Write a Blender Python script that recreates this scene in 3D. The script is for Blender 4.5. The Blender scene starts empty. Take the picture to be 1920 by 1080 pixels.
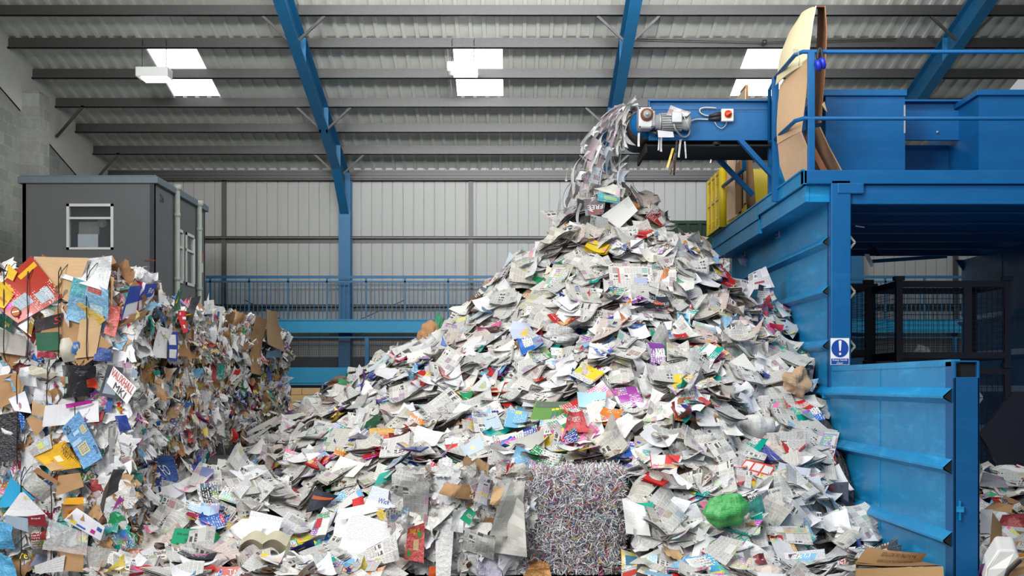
import bpy, math, random
import numpy as np
from mathutils import Vector, Matrix

# ------------------------------------------------------------------ camera, sky, lights, exposure
F, H = 2600.0, 1.65          # focal length in pixels of a 1920 wide frame, eye height
SC = bpy.context.scene
COL = SC.collection
cam_d = bpy.data.cameras.new('camera')
cam_d.sensor_width = 36.0
cam_d.lens = F / 1920.0 * 36.0
cam_d.shift_y = (720 - 540) / 1920.0
cam_d.clip_end = 200
cam = bpy.data.objects.new('camera', cam_d)
cam.location = (0, 0, H)
cam.rotation_euler = (math.radians(90), 0, 0)
COL.objects.link(cam)
SC.camera = cam

world = bpy.data.worlds.new('sky')
SC.world = world
world.use_nodes = True
wn = world.node_tree.nodes['Background']
wn.inputs[0].default_value = (0.90, 0.95, 1.0, 1)
wn.inputs[1].default_value = 0.42

def area(name, loc, target, sx, sy, power, col=(1, 1, 1)):
    l = bpy.data.lights.new(name, 'AREA')
    l.shape = 'RECTANGLE'; l.size = sx; l.size_y = sy; l.energy = power; l.color = col
    o = bpy.data.objects.new(name, l)
    COL.objects.link(o)
    o.location = loc
    o.rotation_euler = (Vector(target) - Vector(loc)).to_track_quat('-Z', 'Y').to_euler()
    return o
ld = area('roof_fill_light', (0.5, 4.0, 6.6), (0.3, 26, 9.8), 9, 1.2, 520, (0.97, 0.99, 1.0)); ld.data.spread = math.radians(38)  # added fill under the roof, spread narrowed to brighten roof and back wall
# daylight from the open loading doors behind and to the left, high bay lamps under the roof
area('loading_door_daylight', (-7.0, 1.0, 7.6), (0.5, 15, 1.2), 4.5, 4.5, 1230, (1.0, 0.985, 0.96))
area('high_bay_light', (0.5, 9.5, 8.8), (0.6, 14.5, 1.0), 6, 3, 470, (1.0, 0.98, 0.94))
area('high_bay_light_rear', (1.5, 22.0, 7.6), (1.0, 28, 3.0), 10, 2.5, 210, (0.97, 0.99, 1.0))
SC.view_settings.view_transform = 'Standard'
SC.view_settings.look = 'None'
SC.view_settings.gamma = 1.0
SC.view_settings.use_curve_mapping = False
SC.view_settings.exposure = 0.12

# ------------------------------------------------------------------ helpers
PI = math.pi
rnd = random.Random(7)
nrg = np.random.RandomState(11)

def P(px, py, d):
    return np.array([(px - 960) * d / F, d, H + (720 - py) * d / F])

def lin(r, g, b):
    f = lambda c: (c / 255 / 12.92) if c / 255 <= 0.04045 else ((c / 255 + 0.055) / 1.055) ** 2.4
    return (f(r), f(g), f(b))

def nrm(v):
    v = np.asarray(v, float)
    return v / (np.linalg.norm(v) + 1e-12)

class MB:
    """collects geometry with a per-vertex page coordinate and colour, built as one mesh"""
    def __init__(s):
        s.v = []; s.f = []; s.m = []; s.uv = []; s.t = []; s.sm = []; s.n = 0
    def add(s, v, f, mat=0, uv=None, tint=(0.8, 0.8, 0.8), smooth=False):
        v = np.asarray(v, float).reshape(-1, 3)
        k = len(v)
        s.v.append(v)
        s.uv.append(np.zeros((k, 3)) if uv is None else np.asarray(uv, float))
        t = np.ones((k, 4)); t[:, :3] = tint
        s.t.append(t)
        for q in f:
            s.f.append([i + s.n for i in q]); s.m.append(mat); s.sm.append(smooth)
        s.n += k
        return s
    def box(s, x0, x1, y0, y1, z0, z1, mat=0, tint=(0.8, 0.8, 0.8)):
        v = [(x, y, z) for x in (x0, x1) for y in (y0, y1) for z in (z0, z1)]
        return s.add(v, [(0, 1, 3, 2), (4, 6, 7, 5), (0, 4, 5, 1), (2, 3, 7, 6), (0, 2, 6, 4), (1, 5, 7, 3)], mat, None, tint)
    def beam(s, p, q, w, h, up=(0, 0, 1), mat=0, tint=(0.8, 0.8, 0.8)):
        p = np.asarray(p, float); q = np.asarray(q, float)
        d = nrm(q - p)
        r = np.cross(d, up)
        if np.linalg.norm(r) < 1e-6: r = np.cross(d, (1, 0, 0))
        r = nrm(r); u = np.cross(r, d)
        c = [(-w / 2, -h / 2), (w / 2, -h / 2), (w / 2, h / 2), (-w / 2, h / 2)]
        v = [p + r * a + u * b for a, b in c] + [q + r * a + u * b for a, b in c]
        return s.add(v, [(3, 2, 1, 0), (4, 5, 6, 7), (0, 1, 5, 4), (1, 2, 6, 5), (2, 3, 7, 6), (3, 0, 4, 7)], mat, None, tint)
    def tube(s, pts, r, n=8, mat=0, tint=(0.8, 0.8, 0.8), cap=True):
        pts = [np.asarray(p, float) for p in pts]
        rs = r if isinstance(r, (list, tuple)) else [r] * len(pts)
        v = []; prev = None
        for i, p in enumerate(pts):
            a = pts[max(0, i - 1)]; b = pts[min(len(pts) - 1, i + 1)]
            d = nrm(b - a)
            if prev is None:
                ref = np.array((0, 0, 1.0)) if abs(d[2]) < 0.9 else np.array((1.0, 0, 0))
            else: ref = prev
            x = nrm(np.cross(np.cross(d, ref), d)); y = np.cross(d, x); prev = x
            for k in range(n):
                a_ = 2 * PI * k / n
                v.append(p + (x * math.cos(a_) + y * math.sin(a_)) * rs[i])
        f = []
        for i in range(len(pts) - 1):
            for k in range(n):
                f.append((i * n + k, i * n + (k + 1) % n, (i + 1) * n + (k + 1) % n, (i + 1) * n + k))
        if cap:
            f.append(tuple(range(n))[::-1]); f.append(tuple(range((len(pts) - 1) * n, len(pts) * n)))
        return s.add(v, f, mat, None, tint, True)
    def prism(s, poly, off, mat=0, tint=(0.8, 0.8, 0.8)):
        """flat polygon given extrusion vector"""
        p = np.asarray(poly, float); k = len(p)
        v = np.vstack([p, p + np.asarray(off, float)])
        f = [tuple(range(k))[::-1], tuple(range(k, 2 * k))] + [(i, (i + 1) % k, (i + 1) % k + k, i + k) for i in range(k)]
        return s.add(v, f, mat, None, tint)
    def build(s, name, mats, parent=None, fix=False):
        me = bpy.data.meshes.new(name)
        if s.n:
            v = np.vstack(s.v)
            sizes = np.fromiter((len(q) for q in s.f), int, len(s.f))
            idx = np.fromiter((i for q in s.f for i in q), int)
            me.vertices.add(len(v)); me.vertices.foreach_set('co', v.ravel())
            me.loops.add(len(idx)); me.loops.foreach_set('vertex_index', idx)
            me.polygons.add(len(sizes))
            st = np.concatenate([[0], np.cumsum(sizes)[:-1]])
            me.polygons.foreach_set('loop_start', st)
            me.polygons.foreach_set('loop_total', sizes)
            me.polygons.foreach_set('material_index', np.array(s.m))
            me.polygons.foreach_set('use_smooth', np.array(s.sm, bool))
            a = me.attributes.new('suv', 'FLOAT_VECTOR', 'POINT'); a.data.foreach_set('vector', np.vstack(s.uv).ravel())
            a = me.attributes.new('tint', 'FLOAT_COLOR', 'POINT'); a.data.foreach_set('color', np.vstack(s.t).ravel())
            me.update(calc_edges=True)
            me.validate()
        for m in (mats if isinstance(mats, (list, tuple)) else [mats]): me.materials.append(m)
        o = bpy.data.objects.new(name, me)
        COL.objects.link(o)
        if parent is not None:
            o.parent = parent
            o.matrix_parent_inverse = Matrix.Translation(-parent.location)
        return o

def tag(o, label=None, cat=None, group=None, kind=None):
    if label: o['label'] = label
    if cat: o['category'] = cat
    if group: o['group'] = group
    if kind: o['kind'] = kind
    return o

def empty(name, loc, label=None, cat=None, group=None):
    o = bpy.data.objects.new(name, None)
    COL.objects.link(o); o.location = tuple(float(a) for a in loc); o.empty_display_size = 0.1
    return tag(o, label, cat, group)

def bevel(o, w=0.006, seg=2):
    m = o.modifiers.new('bevel', 'BEVEL'); m.width = w; m.segments = seg; m.limit_method = 'ANGLE'
    return o

# ------------------------------------------------------------------ materials
class NT:
    def __init__(s, name):
        s.mat = bpy.data.materials.new(name); s.mat.use_nodes = True
        s.t = s.mat.node_tree; s.n = s.t.nodes; s.l = s.t.links
        s.bsdf = s.n['Principled BSDF']
    def put(s, sock, val):
        if isinstance(val, bpy.types.NodeSocket): s.l.new(val, sock)
        elif isinstance(val, (tuple, list)) and len(val) == 3 and sock.type == 'RGBA': sock.default_value = (*val, 1)
        else: sock.default_value = val
    def math(s, op, a, b=0.0, c=0.0, clamp=False):
        n = s.n.new('ShaderNodeMath'); n.operation = op; n.use_clamp = clamp
        s.put(n.inputs[0], a); s.put(n.inputs[1], b); s.put(n.inputs[2], c)
        return n.outputs[0]
    def mix(s, f, a, b, mode='MIX'):
        n = s.n.new('ShaderNodeMix'); n.data_type = 'RGBA'; n.blend_type = mode
        s.put(n.inputs[0], f); s.put(n.inputs[6], a); s.put(n.inputs[7], b)
        return n.outputs[2]
    def attr(s, name):
        n = s.n.new('ShaderNodeAttribute'); n.attribute_name = name
        return n
    def coord(s): return s.n.new('ShaderNodeTexCoord').outputs['Object']
    def vmul(s, v, k):
        n = s.n.new('ShaderNodeVectorMath'); n.operation = 'MULTIPLY'; s.put(n.inputs[0], v); n.inputs[1].default_value = k
        return n.outputs[0]
    def noise(s, v, scale=5.0, detail=3.0, rough=0.5, out=0):
        n = s.n.new('ShaderNodeTexNoise'); s.put(n.inputs['Vector'], v)
        n.inputs['Scale'].default_value = scale; n.inputs['Detail'].default_value = detail; n.inputs['Roughness'].default_value = rough
        return n.outputs[out]
    def white(s, v):
        n = s.n.new('ShaderNodeTexWhiteNoise'); n.noise_dimensions = '3D'; s.put(n.inputs['Vector'], v)
        return n.outputs
    def snap(s, v, k):
        n = s.n.new('ShaderNodeVectorMath'); n.operation = 'SNAP'; s.put(n.inputs[0], v); n.inputs[1].default_value = k
        return n.outputs[0]
    def sep(s, v):
        n = s.n.new('ShaderNodeSeparateXYZ'); s.put(n.inputs[0], v); return n.outputs
    def ramp(s, f, stops):
        n = s.n.new('ShaderNodeValToRGB'); s.put(n.inputs[0], f)
        e = n.color_ramp.elements
        while len(e) < len(stops): e.new(0.5)
        for q, (p, c) in zip(e, stops): q.position = p; q.color = (*c, 1)
        return n.outputs[0]
    def hsv(s, c, h=0.5, sat=1.0, v=1.0):
        n = s.n.new('ShaderNodeHueSaturation'); s.put(n.inputs['Color'], c)
        s.put(n.inputs['Hue'], h); s.put(n.inputs['Saturation'], sat); s.put(n.inputs['Value'], v)
        return n.outputs[0]
    def bump(s, h, strength=0.3, dist=0.01):
        n = s.n.new('ShaderNodeBump'); s.put(n.inputs['Height'], h); n.inputs['Strength'].default_value = strength; n.inputs['Distance'].default_value = dist
        s.l.new(n.outputs[0], s.bsdf.inputs['Normal'])
    def out(s, base, rough=0.6, metal=0.0, spec=0.5):
        s.put(s.bsdf.inputs['Base Color'], base); s.put(s.bsdf.inputs['Roughness'], rough)
        s.put(s.bsdf.inputs['Metallic'], metal); s.bsdf.inputs['Specular IOR Level'].default_value = spec
        return s.mat

def flat_mat(name, col, rough=0.6, metal=0.0, var=0.12, scale=4.0, spec=0.5):
    m = NT(name)
    n = m.noise(m.coord(), scale, 5, 0.6)
    c = m.mix(n, tuple(a * (1 - var) for a in col), tuple(min(1, a * (1 + var)) for a in col))
    return m.out(c, rough, metal, spec)

def paint_mat(name, dark, light, rough=0.36, scuff=0.5, rust=0.66):
    m = NT(name)
    co = m.coord()
    a = m.noise(co, 1.3, 4, 0.6)
    b = m.noise(m.vmul(co, (1.2, 1.2, 9.0)), 1.7, 6, 0.65)
    c = m.mix(m.math('MULTIPLY', a, 1.0), dark, light)
    sc = m.math('MULTIPLY', m.math('SUBTRACT', b, 0.52, clamp=True), 4.2 * scuff, clamp=True)
    c = m.mix(sc, c, tuple(min(1, x * 1.25 + 0.05) for x in light))
    r = m.noise(co, 17, 8, 0.75)
    rr = m.math('MULTIPLY', m.math('SUBTRACT', r, rust, clamp=True), 18, clamp=True)
    c = m.mix(rr, c, (0.10, 0.085, 0.075))
    m.bump(m.noise(co, 2.2, 3), 0.25, 0.05)
    ro = m.math('ADD', m.math('MULTIPLY', b, 0.25), rough - 0.1)
    return m.out(c, ro, 0.0, 0.32)

M = {}
M['blue_wall'] = paint_mat('scuffed_blue_paint', (0.001, 0.16, 0.42), (0.008, 0.33, 0.64), 0.38, 0.7, 0.70)
M['blue'] = paint_mat('deep_blue_paint', (0.0, 0.090, 0.27), (0.0, 0.12, 0.34), 0.45, 0.15, 0.72)
M['blue_frame'] = paint_mat('steel_frame_blue_paint', (0.010, 0.11, 0.24), (0.014, 0.14, 0.30), 0.45, 0.1, 0.76)
M['blue_light'] = paint_mat('light_blue_paint', (0.008, 0.23, 0.44), (0.015, 0.30, 0.53), 0.45, 0.1, 0.78)
M['black'] = flat_mat('black_parts_and_shade', (0.01, 0.01, 0.012), 0.8)  # plain black for black parts, and for shade painted into hollow steel ends
M['rubber'] = flat_mat('black_rubber', (0.02, 0.02, 0.022), 0.55)
M['dark_steel'] = flat_mat('dark_navy_steel', (0.010, 0.010, 0.020), 0.5, 0.2)
M['galv'] = flat_mat('galvanised_steel', (0.040, 0.038, 0.038), 0.42, 0.3, 0.3, 25)
M['grey_metal'] = flat_mat('grey_cast_metal', (0.42, 0.43, 0.44), 0.4, 0.35, 0.2, 20)
M['rust'] = flat_mat('rusty_metal', (0.22, 0.08, 0.045), 0.8, 0.2, 0.4, 30)
M['white'] = flat_mat('white_plastic', (0.78, 0.78, 0.76), 0.4)
M['signblue'] = flat_mat('sign_blue', (0.004, 0.06, 0.36), 0.35, 0, 0.02)
M['signwhite'] = flat_mat('sign_white', (0.85, 0.87, 0.88), 0.35, 0, 0.02)
M['red'] = flat_mat('red_plastic', (0.62, 0.03, 0.01), 0.35)
M['yellow'] = flat_mat('yellow_plastic', (0.80, 0.58, 0.012), 0.4, 0, 0.08)
M['green'] = flat_mat('dark_green_paint', (0.006, 0.045, 0.022), 0.5)
M['cabin'] = flat_mat('textured_grey_cabin_paint', (0.15, 0.155, 0.158), 0.8, 0, 0.12, 60)
M['cabin_trim'] = flat_mat('grey_blue_cabin_trim', (0.16, 0.20, 0.23), 0.6, 0, 0.15, 8)
M['cabin_post'] = flat_mat('dark_cabin_post', (0.03, 0.035, 0.05), 0.6)
M['upvc'] = flat_mat('white_window_frame', (0.72, 0.73, 0.70), 0.4)
M['pipe'] = flat_mat('pale_green_grey_pipe', (0.38, 0.43, 0.38), 0.5, 0, 0.2, 6)
M['room_dark'] = flat_mat('painted_room_shade', (0.02, 0.02, 0.022), 0.8)  # near black, the shade of the room put into the colour
M['room_blind'] = flat_mat('pale_blind', (0.35, 0.33, 0.28), 0.8)
M['wire'] = flat_mat('black_baling_wire', (0.015, 0.015, 0.018), 0.5, 0.3)
M['earblue'] = flat_mat('blue_ear_cup', (0.01, 0.03, 0.45), 0.35)
M['ink'] = flat_mat('dark_ink', (0.03, 0.03, 0.035), 0.6)
M['ink_red'] = flat_mat('red_ink', (0.55, 0.03, 0.02), 0.5)
M['ink_white'] = flat_mat('white_ink', (0.82, 0.82, 0.82), 0.5)
M['ink_blue'] = flat_mat('blue_ink', (0.02, 0.06, 0.35), 0.5)
M['ink_brown'] = flat_mat('brown_ink', (0.07, 0.03, 0.015), 0.5)
M['ink_yellow'] = flat_mat('yellow_ink', (0.85, 0.6, 0.03), 0.5)

def glass_mat():
    m = NT('window_glass')
    m.bsdf.inputs['Transmission Weight'].default_value = 0.95; m.bsdf.inputs['IOR'].default_value = 1.12
    return m.out((0.8, 0.85, 0.88), 0.03)
M['glass'] = glass_mat()

def sheet_metal(name, col, dirt):
    m = NT(name)
    co = m.coord()
    n = m.noise(m.vmul(co, (0.6, 0.25, 0.25)), 1.2, 5, 0.6)
    s = m.noise(m.vmul(co, (6, 0.4, 0.4)), 1.5, 4, 0.6)
    c = m.mix(n, tuple(a * (1 - dirt) for a in col), col)
    c = m.mix(m.math('MULTIPLY', m.math('SUBTRACT', s, 0.5, clamp=True), 1.2, clamp=True), c, tuple(a * 0.75 for a in col))
    return m.out(c, 0.5)
M['roof'] = sheet_metal('grey_white_roof_sheeting', (0.72, 0.72, 0.66), 0.2)
M['cladding'] = sheet_metal('grey_white_wall_cladding', (0.37, 0.37, 0.36), 0.12)

def block_mat():
    m = NT('grey_blockwork')
    co = m.coord()
    mp = m.n.new('ShaderNodeCombineXYZ'); x = m.sep(co)
    m.l.new(x[1], mp.inputs[0]); m.l.new(x[2], mp.inputs[1])
    b = m.n.new('ShaderNodeTexBrick'); m.l.new(mp.outputs[0], b.inputs['Vector'])
    b.inputs['Scale'].default_value = 1.0; b.inputs['Brick Width'].default_value = 0.45; b.inputs['Row Height'].default_value = 0.225
    b.inputs['Mortar Size'].default_value = 0.008; b.offset = 0.5
    b.inputs['Color1'].default_value = (0.25, 0.26, 0.27, 1); b.inputs['Color2'].default_value = (0.34, 0.35, 0.35, 1)
    b.inputs['Mortar'].default_value = (0.38, 0.37, 0.31, 1)
    n = m.noise(co, 9, 5, 0.7)
    c = m.mix(0.4, b.outputs[0], m.mix(n, (0.1, 0.1, 0.1), (0.9, 0.9, 0.9)), 'OVERLAY')
    z = m.math('MULTIPLY', m.noise(co, 0.35, 2), 0.7)
    c = m.mix(z, c, (0.42, 0.42, 0.30), 'SOFT_LIGHT')
    m.bump(m.math('SUBTRACT', n, b.outputs[1]), 0.5, 0.02)
    return m.out(c, 0.9)
M['block'] = block_mat()
M['render'] = flat_mat('white_painted_wall', (0.58, 0.57, 0.53), 0.8, 0, 0.1, 3)
M['concrete'] = flat_mat('worn_concrete', (0.22, 0.215, 0.21), 0.75, 0, 0.3, 1.5)

def skylight_mat():
    m = NT('translucent_skylight')
    m.put(m.bsdf.inputs['Emission Color'], (1.0, 1.0, 1.0, 1)); m.bsdf.inputs['Emission Strength'].default_value = 3.0
    return m.out((0.8, 0.8, 0.8), 0.5)
M['sky'] = skylight_mat()
def lamp_mat():
    m = NT('lamp_lens')
    m.put(m.bsdf.inputs['Emission Color'], (0.98, 1.0, 0.86, 1)); m.bsdf.inputs['Emission Strength'].default_value = 7.0
    return m.out((0.8, 0.8, 0.8), 0.5)
M['lens'] = lamp_mat()

def newsprint():
    m = NT('printed_newspaper')
    uv = m.attr('suv').outputs['Vector']; tint = m.attr('tint').outputs['Color']
    big = m.snap(uv, (0.26, 0.36, 50.0))
    cell = m.snap(m.math if False else uv, (0.065, 0.075, 50.0))
    w = m.white(cell); w2 = m.white(m.vmul(cell, (1.7, 2.3, 1.1)))
    r = w[0]
    u, v, _ = m.sep(uv)
    fr = lambda x, p: m.math('FRACT', m.math('DIVIDE', x, p))
    line = m.math('GREATER_THAN', fr(v, 0.0085), 0.42)
    col_gap = m.math('GREATER_THAN', fr(u, 0.0325), 0.12)
    words = m.math('GREATER_THAN', m.noise(m.vmul(uv, (170, 118, 1)), 1.0, 1), 0.44)
    ink = m.math('MULTIPLY', m.math('MULTIPLY', line, col_gap), words)
    paper = tint
    text = m.mix(m.math('MULTIPLY', ink, 0.62), paper, (0.10, 0.10, 0.11))
    ph = m.noise(uv, 42, 4, 0.6)
    photo = m.mix(ph, (0.04, 0.04, 0.05), (0.75, 0.74, 0.72))
    hue = m.hsv(m.mix(0.7, w2[1], (0.38, 0.36, 0.34)), 0.5, 1.3, 0.8)
    cphoto = m.mix(0.55, photo, hue)
    photo2 = m.mix(m.math('GREATER_THAN', w2[0], 0.55), photo, cphoto)
    hl = m.math('MULTIPLY', m.math('GREATER_THAN', fr(v, 0.045), 0.38), m.math('GREATER_THAN', m.noise(m.vmul(uv, (75, 10, 1)), 1.0, 1), 0.45))
    head = m.mix(m.math('MULTIPLY', hl, 0.9), paper, (0.03, 0.03, 0.035))
    c = m.mix(m.math('GREATER_THAN', r, 0.66), text, photo2)
    c = m.mix(m.math('GREATER_THAN', r, 0.82), c, head)
    c = m.mix(m.math('GREATER_THAN', r, 0.92), c, paper)
    c = m.mix(m.math('MULTIPLY', m.math('GREATER_THAN', r, 0.975), 0.8), c, hue)
    gap = m.math('MULTIPLY', m.math('GREATER_THAN', fr(u, 0.065), 0.05), m.math('GREATER_THAN', fr(v, 0.075), 0.05))
    c = m.mix(gap, paper, c)
    m.bump(m.noise(uv, 25, 3), 0.15, 0.01)
    return m.out(c, 0.75, 0, 0.3)

def magazine():
    m = NT('printed_magazine')
    uv = m.attr('suv').outputs['Vector']; tint = m.attr('tint').outputs['Color']
    cell = m.snap(uv, (0.10, 0.09, 50.0))
    w = m.white(cell); r = w[0]
    u, v, _ = m.sep(uv)
    fr = lambda x, p: m.math('FRACT', m.math('DIVIDE', x, p))
    n = m.noise(uv, 16, 5, 0.65)
    nc = m.noise(uv, 11, 3, 0.5, 1)
    pic = m.mix(0.75, m.hsv(nc, 0.5, 2.6, 0.9), m.mix(n, (0.02, 0.02, 0.03), (1, 1, 1)), 'OVERLAY')
    base = m.mix(m.math('GREATER_THAN', r, 0.42), tint, m.mix(0.45, pic, tint))
    base = m.mix(m.math('GREATER_THAN', r, 0.72), base, (0.72, 0.72, 0.70))
    words = m.math('MULTIPLY', m.math('GREATER_THAN', fr(v, 0.022), 0.45), m.math('GREATER_THAN', m.noise(m.vmul(uv, (95, 45, 1)), 1.0, 1), 0.5))
    inkc = m.mix(m.math('GREATER_THAN', r, 0.72), (0.85, 0.85, 0.82), (0.05, 0.05, 0.08))
    msk = m.math('MULTIPLY', words, m.math('GREATER_THAN', w[1], 0.45))
    c = m.mix(m.math('MULTIPLY', msk, 0.8), base, inkc)
    return m.out(c, 0.28, 0, 0.5)

def plain():
    m = NT('white_office_paper')
    uv = m.attr('suv').outputs['Vector']; tint = m.attr('tint').outputs['Color']
    u, v, _ = m.sep(uv)
    fr = lambda x, p: m.math('FRACT', m.math('DIVIDE', x, p))
    r = m.white(m.snap(uv, (0.30, 0.12, 50.0)))[0]
    words = m.math('MULTIPLY', m.math('GREATER_THAN', fr(v, 0.011), 0.5), m.math('GREATER_THAN', m.noise(m.vmul(uv, (120, 91, 1)), 1.0, 1), 0.5))
    k = m.math('MULTIPLY', words, m.math('MULTIPLY', m.math('GREATER_THAN', r, 0.62), 0.4))
    c = m.mix(k, tint, (0.12, 0.12, 0.16))
    m.bump(m.noise(uv, 18, 3), 0.12, 0.01)
    return m.out(c, 0.6, 0, 0.35)

def card():
    m = NT('brown_cardboard')
    uv = m.attr('suv').outputs['Vector']; tint = m.attr('tint').outputs['Color']
    n = m.noise(m.vmul(uv, (4, 60, 1)), 2, 3)
    n2 = m.noise(m.coord(), 9, 4)
    c = m.mix(n, m.hsv(tint, 0.5, 1.0, 0.84), m.hsv(tint, 0.5, 0.95, 1.12))
    c = m.mix(m.math('MULTIPLY', n2, 0.35), c, m.hsv(tint, 0.5, 1.0, 0.68))
    m.bump(m.noise(m.vmul(uv, (10, 160, 1)), 1, 1), 0.2, 0.004)
    return m.out(c, 0.85, 0, 0.2)

def film():
    m = NT('wrinkled_plastic_film')
    uv = m.attr('suv').outputs['Vector']; tint = m.attr('tint').outputs['Color']
    n = m.noise(uv, 34, 4, 0.6)
    c = m.mix(n, m.hsv(tint, 0.5, 1.05, 0.65), m.hsv(tint, 0.5, 0.8, 1.25))
    m.bump(n, 0.8, 0.02)
    return m.out(c, 0.14, 0, 0.6)

def clear_film():
    m = NT('clear_polythene')
    uv = m.attr('suv').outputs['Vector']
    n = m.noise(uv, 26, 5, 0.7)
    m.bump(n, 1.0, 0.02)
    m.out((0.86, 0.88, 0.9), 0.15, 0, 0.6)
    m.put(m.bsdf.inputs['Alpha'], m.math('MULTIPLY', m.math('ADD', n, 0.0), 0.85, clamp=True))
    return m.mat

def packs():
    """the printed surface of squeezed packaging, stripes of colour on tint"""
    m = NT('printed_carton')
    uv = m.attr('suv').outputs['Vector']; tint = m.attr('tint').outputs['Color']
    w = m.white(m.snap(uv, (0.13, 0.06, 50.0)))
    n = m.noise(uv, 14, 4, 0.6)
    c = m.mix(m.math('GREATER_THAN', w[0], 0.74), tint, m.hsv(w[1], 0.5, 1.2, 0.85))
    c = m.mix(m.math('MULTIPLY', n, 0.5), c, m.hsv(tint, 0.5, 1.0, 0.65))
    u, v, _ = m.sep(uv)
    words = m.math('MULTIPLY', m.math('GREATER_THAN', m.math('FRACT', m.math('DIVIDE', v, 0.02)), 0.5), m.math('GREATER_THAN', m.noise(m.vmul(uv, (90, 50, 1)), 1.0, 1), 0.53))
    c = m.mix(m.math('MULTIPLY', words, m.math('MULTIPLY', m.math('GREATER_THAN', w[0], 0.5), 0.7)), c, (0.85, 0.85, 0.83))
    return m.out(c, 0.33)

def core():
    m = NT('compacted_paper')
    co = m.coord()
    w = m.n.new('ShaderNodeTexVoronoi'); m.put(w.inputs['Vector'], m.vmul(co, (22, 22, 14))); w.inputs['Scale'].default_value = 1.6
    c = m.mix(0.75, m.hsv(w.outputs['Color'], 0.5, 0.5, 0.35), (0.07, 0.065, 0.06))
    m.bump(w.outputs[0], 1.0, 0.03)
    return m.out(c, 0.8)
M['news'] = newsprint(); M['mag'] = magazine(); M['plain'] = plain(); M['card'] = card(); M['film'] = film()
M['clear'] = clear_film(); M['pack'] = packs(); M['core'] = core()
PAPER = [M['news'], M['mag'], M['plain'], M['card'], M['film'], M['pack'], M['ink'], M['ink_red'], M['ink_white'], M['ink_blue'], M['ink_brown'], M['ink_yellow'], M['clear']]
MI = {'news': 0, 'mag': 1, 'plain': 2, 'card': 3, 'film': 4, 'pack': 5, 'ink': 6, 'ink_red': 7, 'ink_white': 8, 'ink_blue': 9, 'ink_brown': 10, 'ink_yellow': 11, 'clear': 12}

# ------------------------------------------------------------------ lettering
_fc = {}
def letters(text):
    """outline of a word as (points in a unit-high box, faces)"""
    if text in _fc: return _fc[text]
    cu = bpy.data.curves.new('lettering', 'FONT'); cu.body = text; cu.resolution_u = 3
    o = bpy.data.objects.new('lettering', cu); COL.objects.link(o)
    me = bpy.data.meshes.new_from_object(o.evaluated_get(bpy.context.evaluated_depsgraph_get()))
    v = np.array([tuple(a.co) for a in me.vertices]).reshape(-1, 3)[:, :2]; f = [tuple(p.vertices) for p in me.polygons]
    bpy.data.objects.remove(o); bpy.data.curves.remove(cu); bpy.data.meshes.remove(me)
    lo, hi = v.min(0), v.max(0)
    v = (v - lo) / (hi - lo)
    _fc[text] = (v, f, (hi[0] - lo[0]) / (hi[1] - lo[1]))
    return _fc[text]

def write(mb, text, surf, box, mat, lift=0.003, bold=0):
    """lay a word on a surface function surf(u,v)->point, box=(u0,v0,u1,v1) in [0,1]"""
    v, f, _ = letters(text)
    u0, v0, u1, v1 = box
    U = u0 + v[:, 0] * (u1 - u0); V = v0 + v[:, 1] * (v1 - v0)
    p = surf(U, V); e = 1e-3
    n = np.cross(surf(U + e, V) - p, surf(U, V + e) - p)
    n /= np.linalg.norm(n, axis=1)[:, None] + 1e-12
    mb.add(p + n * lift, f, mat)

def quad_surf(a, b, c, d):
    """a=(0,0) b=(1,0) c=(1,1) d=(0,1)"""
    a, b, c, d = (np.asarray(q, float) for q in (a, b, c, d))
    def s(u, v):
        u = np.asarray(u, float)[..., None]; v = np.asarray(v, float)[..., None]
        return a * (1 - u) * (1 - v) + b * u * (1 - v) + c * u * v + d * (1 - u) * v
    return s
# ------------------------------------------------------------------ the hall
D0 = 32.5; XL = -9.4; ZE = 6.71; SL = 0.2115; YN = 16.0; XR = 16.0
roofz = lambda y: ZE + SL * (D0 - y)
def struct(name, mb, mats, **k):
    o = mb.build(name, mats); o['kind'] = 'structure'
    return o

def corrugated(mb, x0, x1, pitch, pan, depth, edge, mk, skip=()):
    """strips between x stations; mk(x, off) -> (near point, far point)"""
    prof = ((0, 0), (pan, 0), (pan + edge, depth), (pitch - edge, depth), (pitch, 0))
    def off(x):
        t = (x - XL) % pitch
        for (a, p), (b, q) in zip(prof, prof[1:]):
            if a <= t <= b: return p + (q - p) * (t - a) / (b - a)
        return 0
    xs = [(x0, off(x0))]
    k = math.floor((x0 - XL) / pitch)
    while XL + k * pitch < x1:
        xs += [(XL + k * pitch + a, o) for a, o in prof[:4] if x0 < XL + k * pitch + a < x1]
        k += 1
    xs.append((x1, off(x1)))
    v = []
    for x, o in xs:
        v += [mk(x, o)[0], mk(x, o)[1]]
    f = [(2 * i, 2 * i + 2, 2 * i + 3, 2 * i + 1) for i in range(len(xs) - 1)]
    mb.add(v, f)

mb = MB(); mb.box(XL - 0.5, XR, 2, 40, -0.3, 0.0); struct('floor', mb, M['concrete'])

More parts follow.
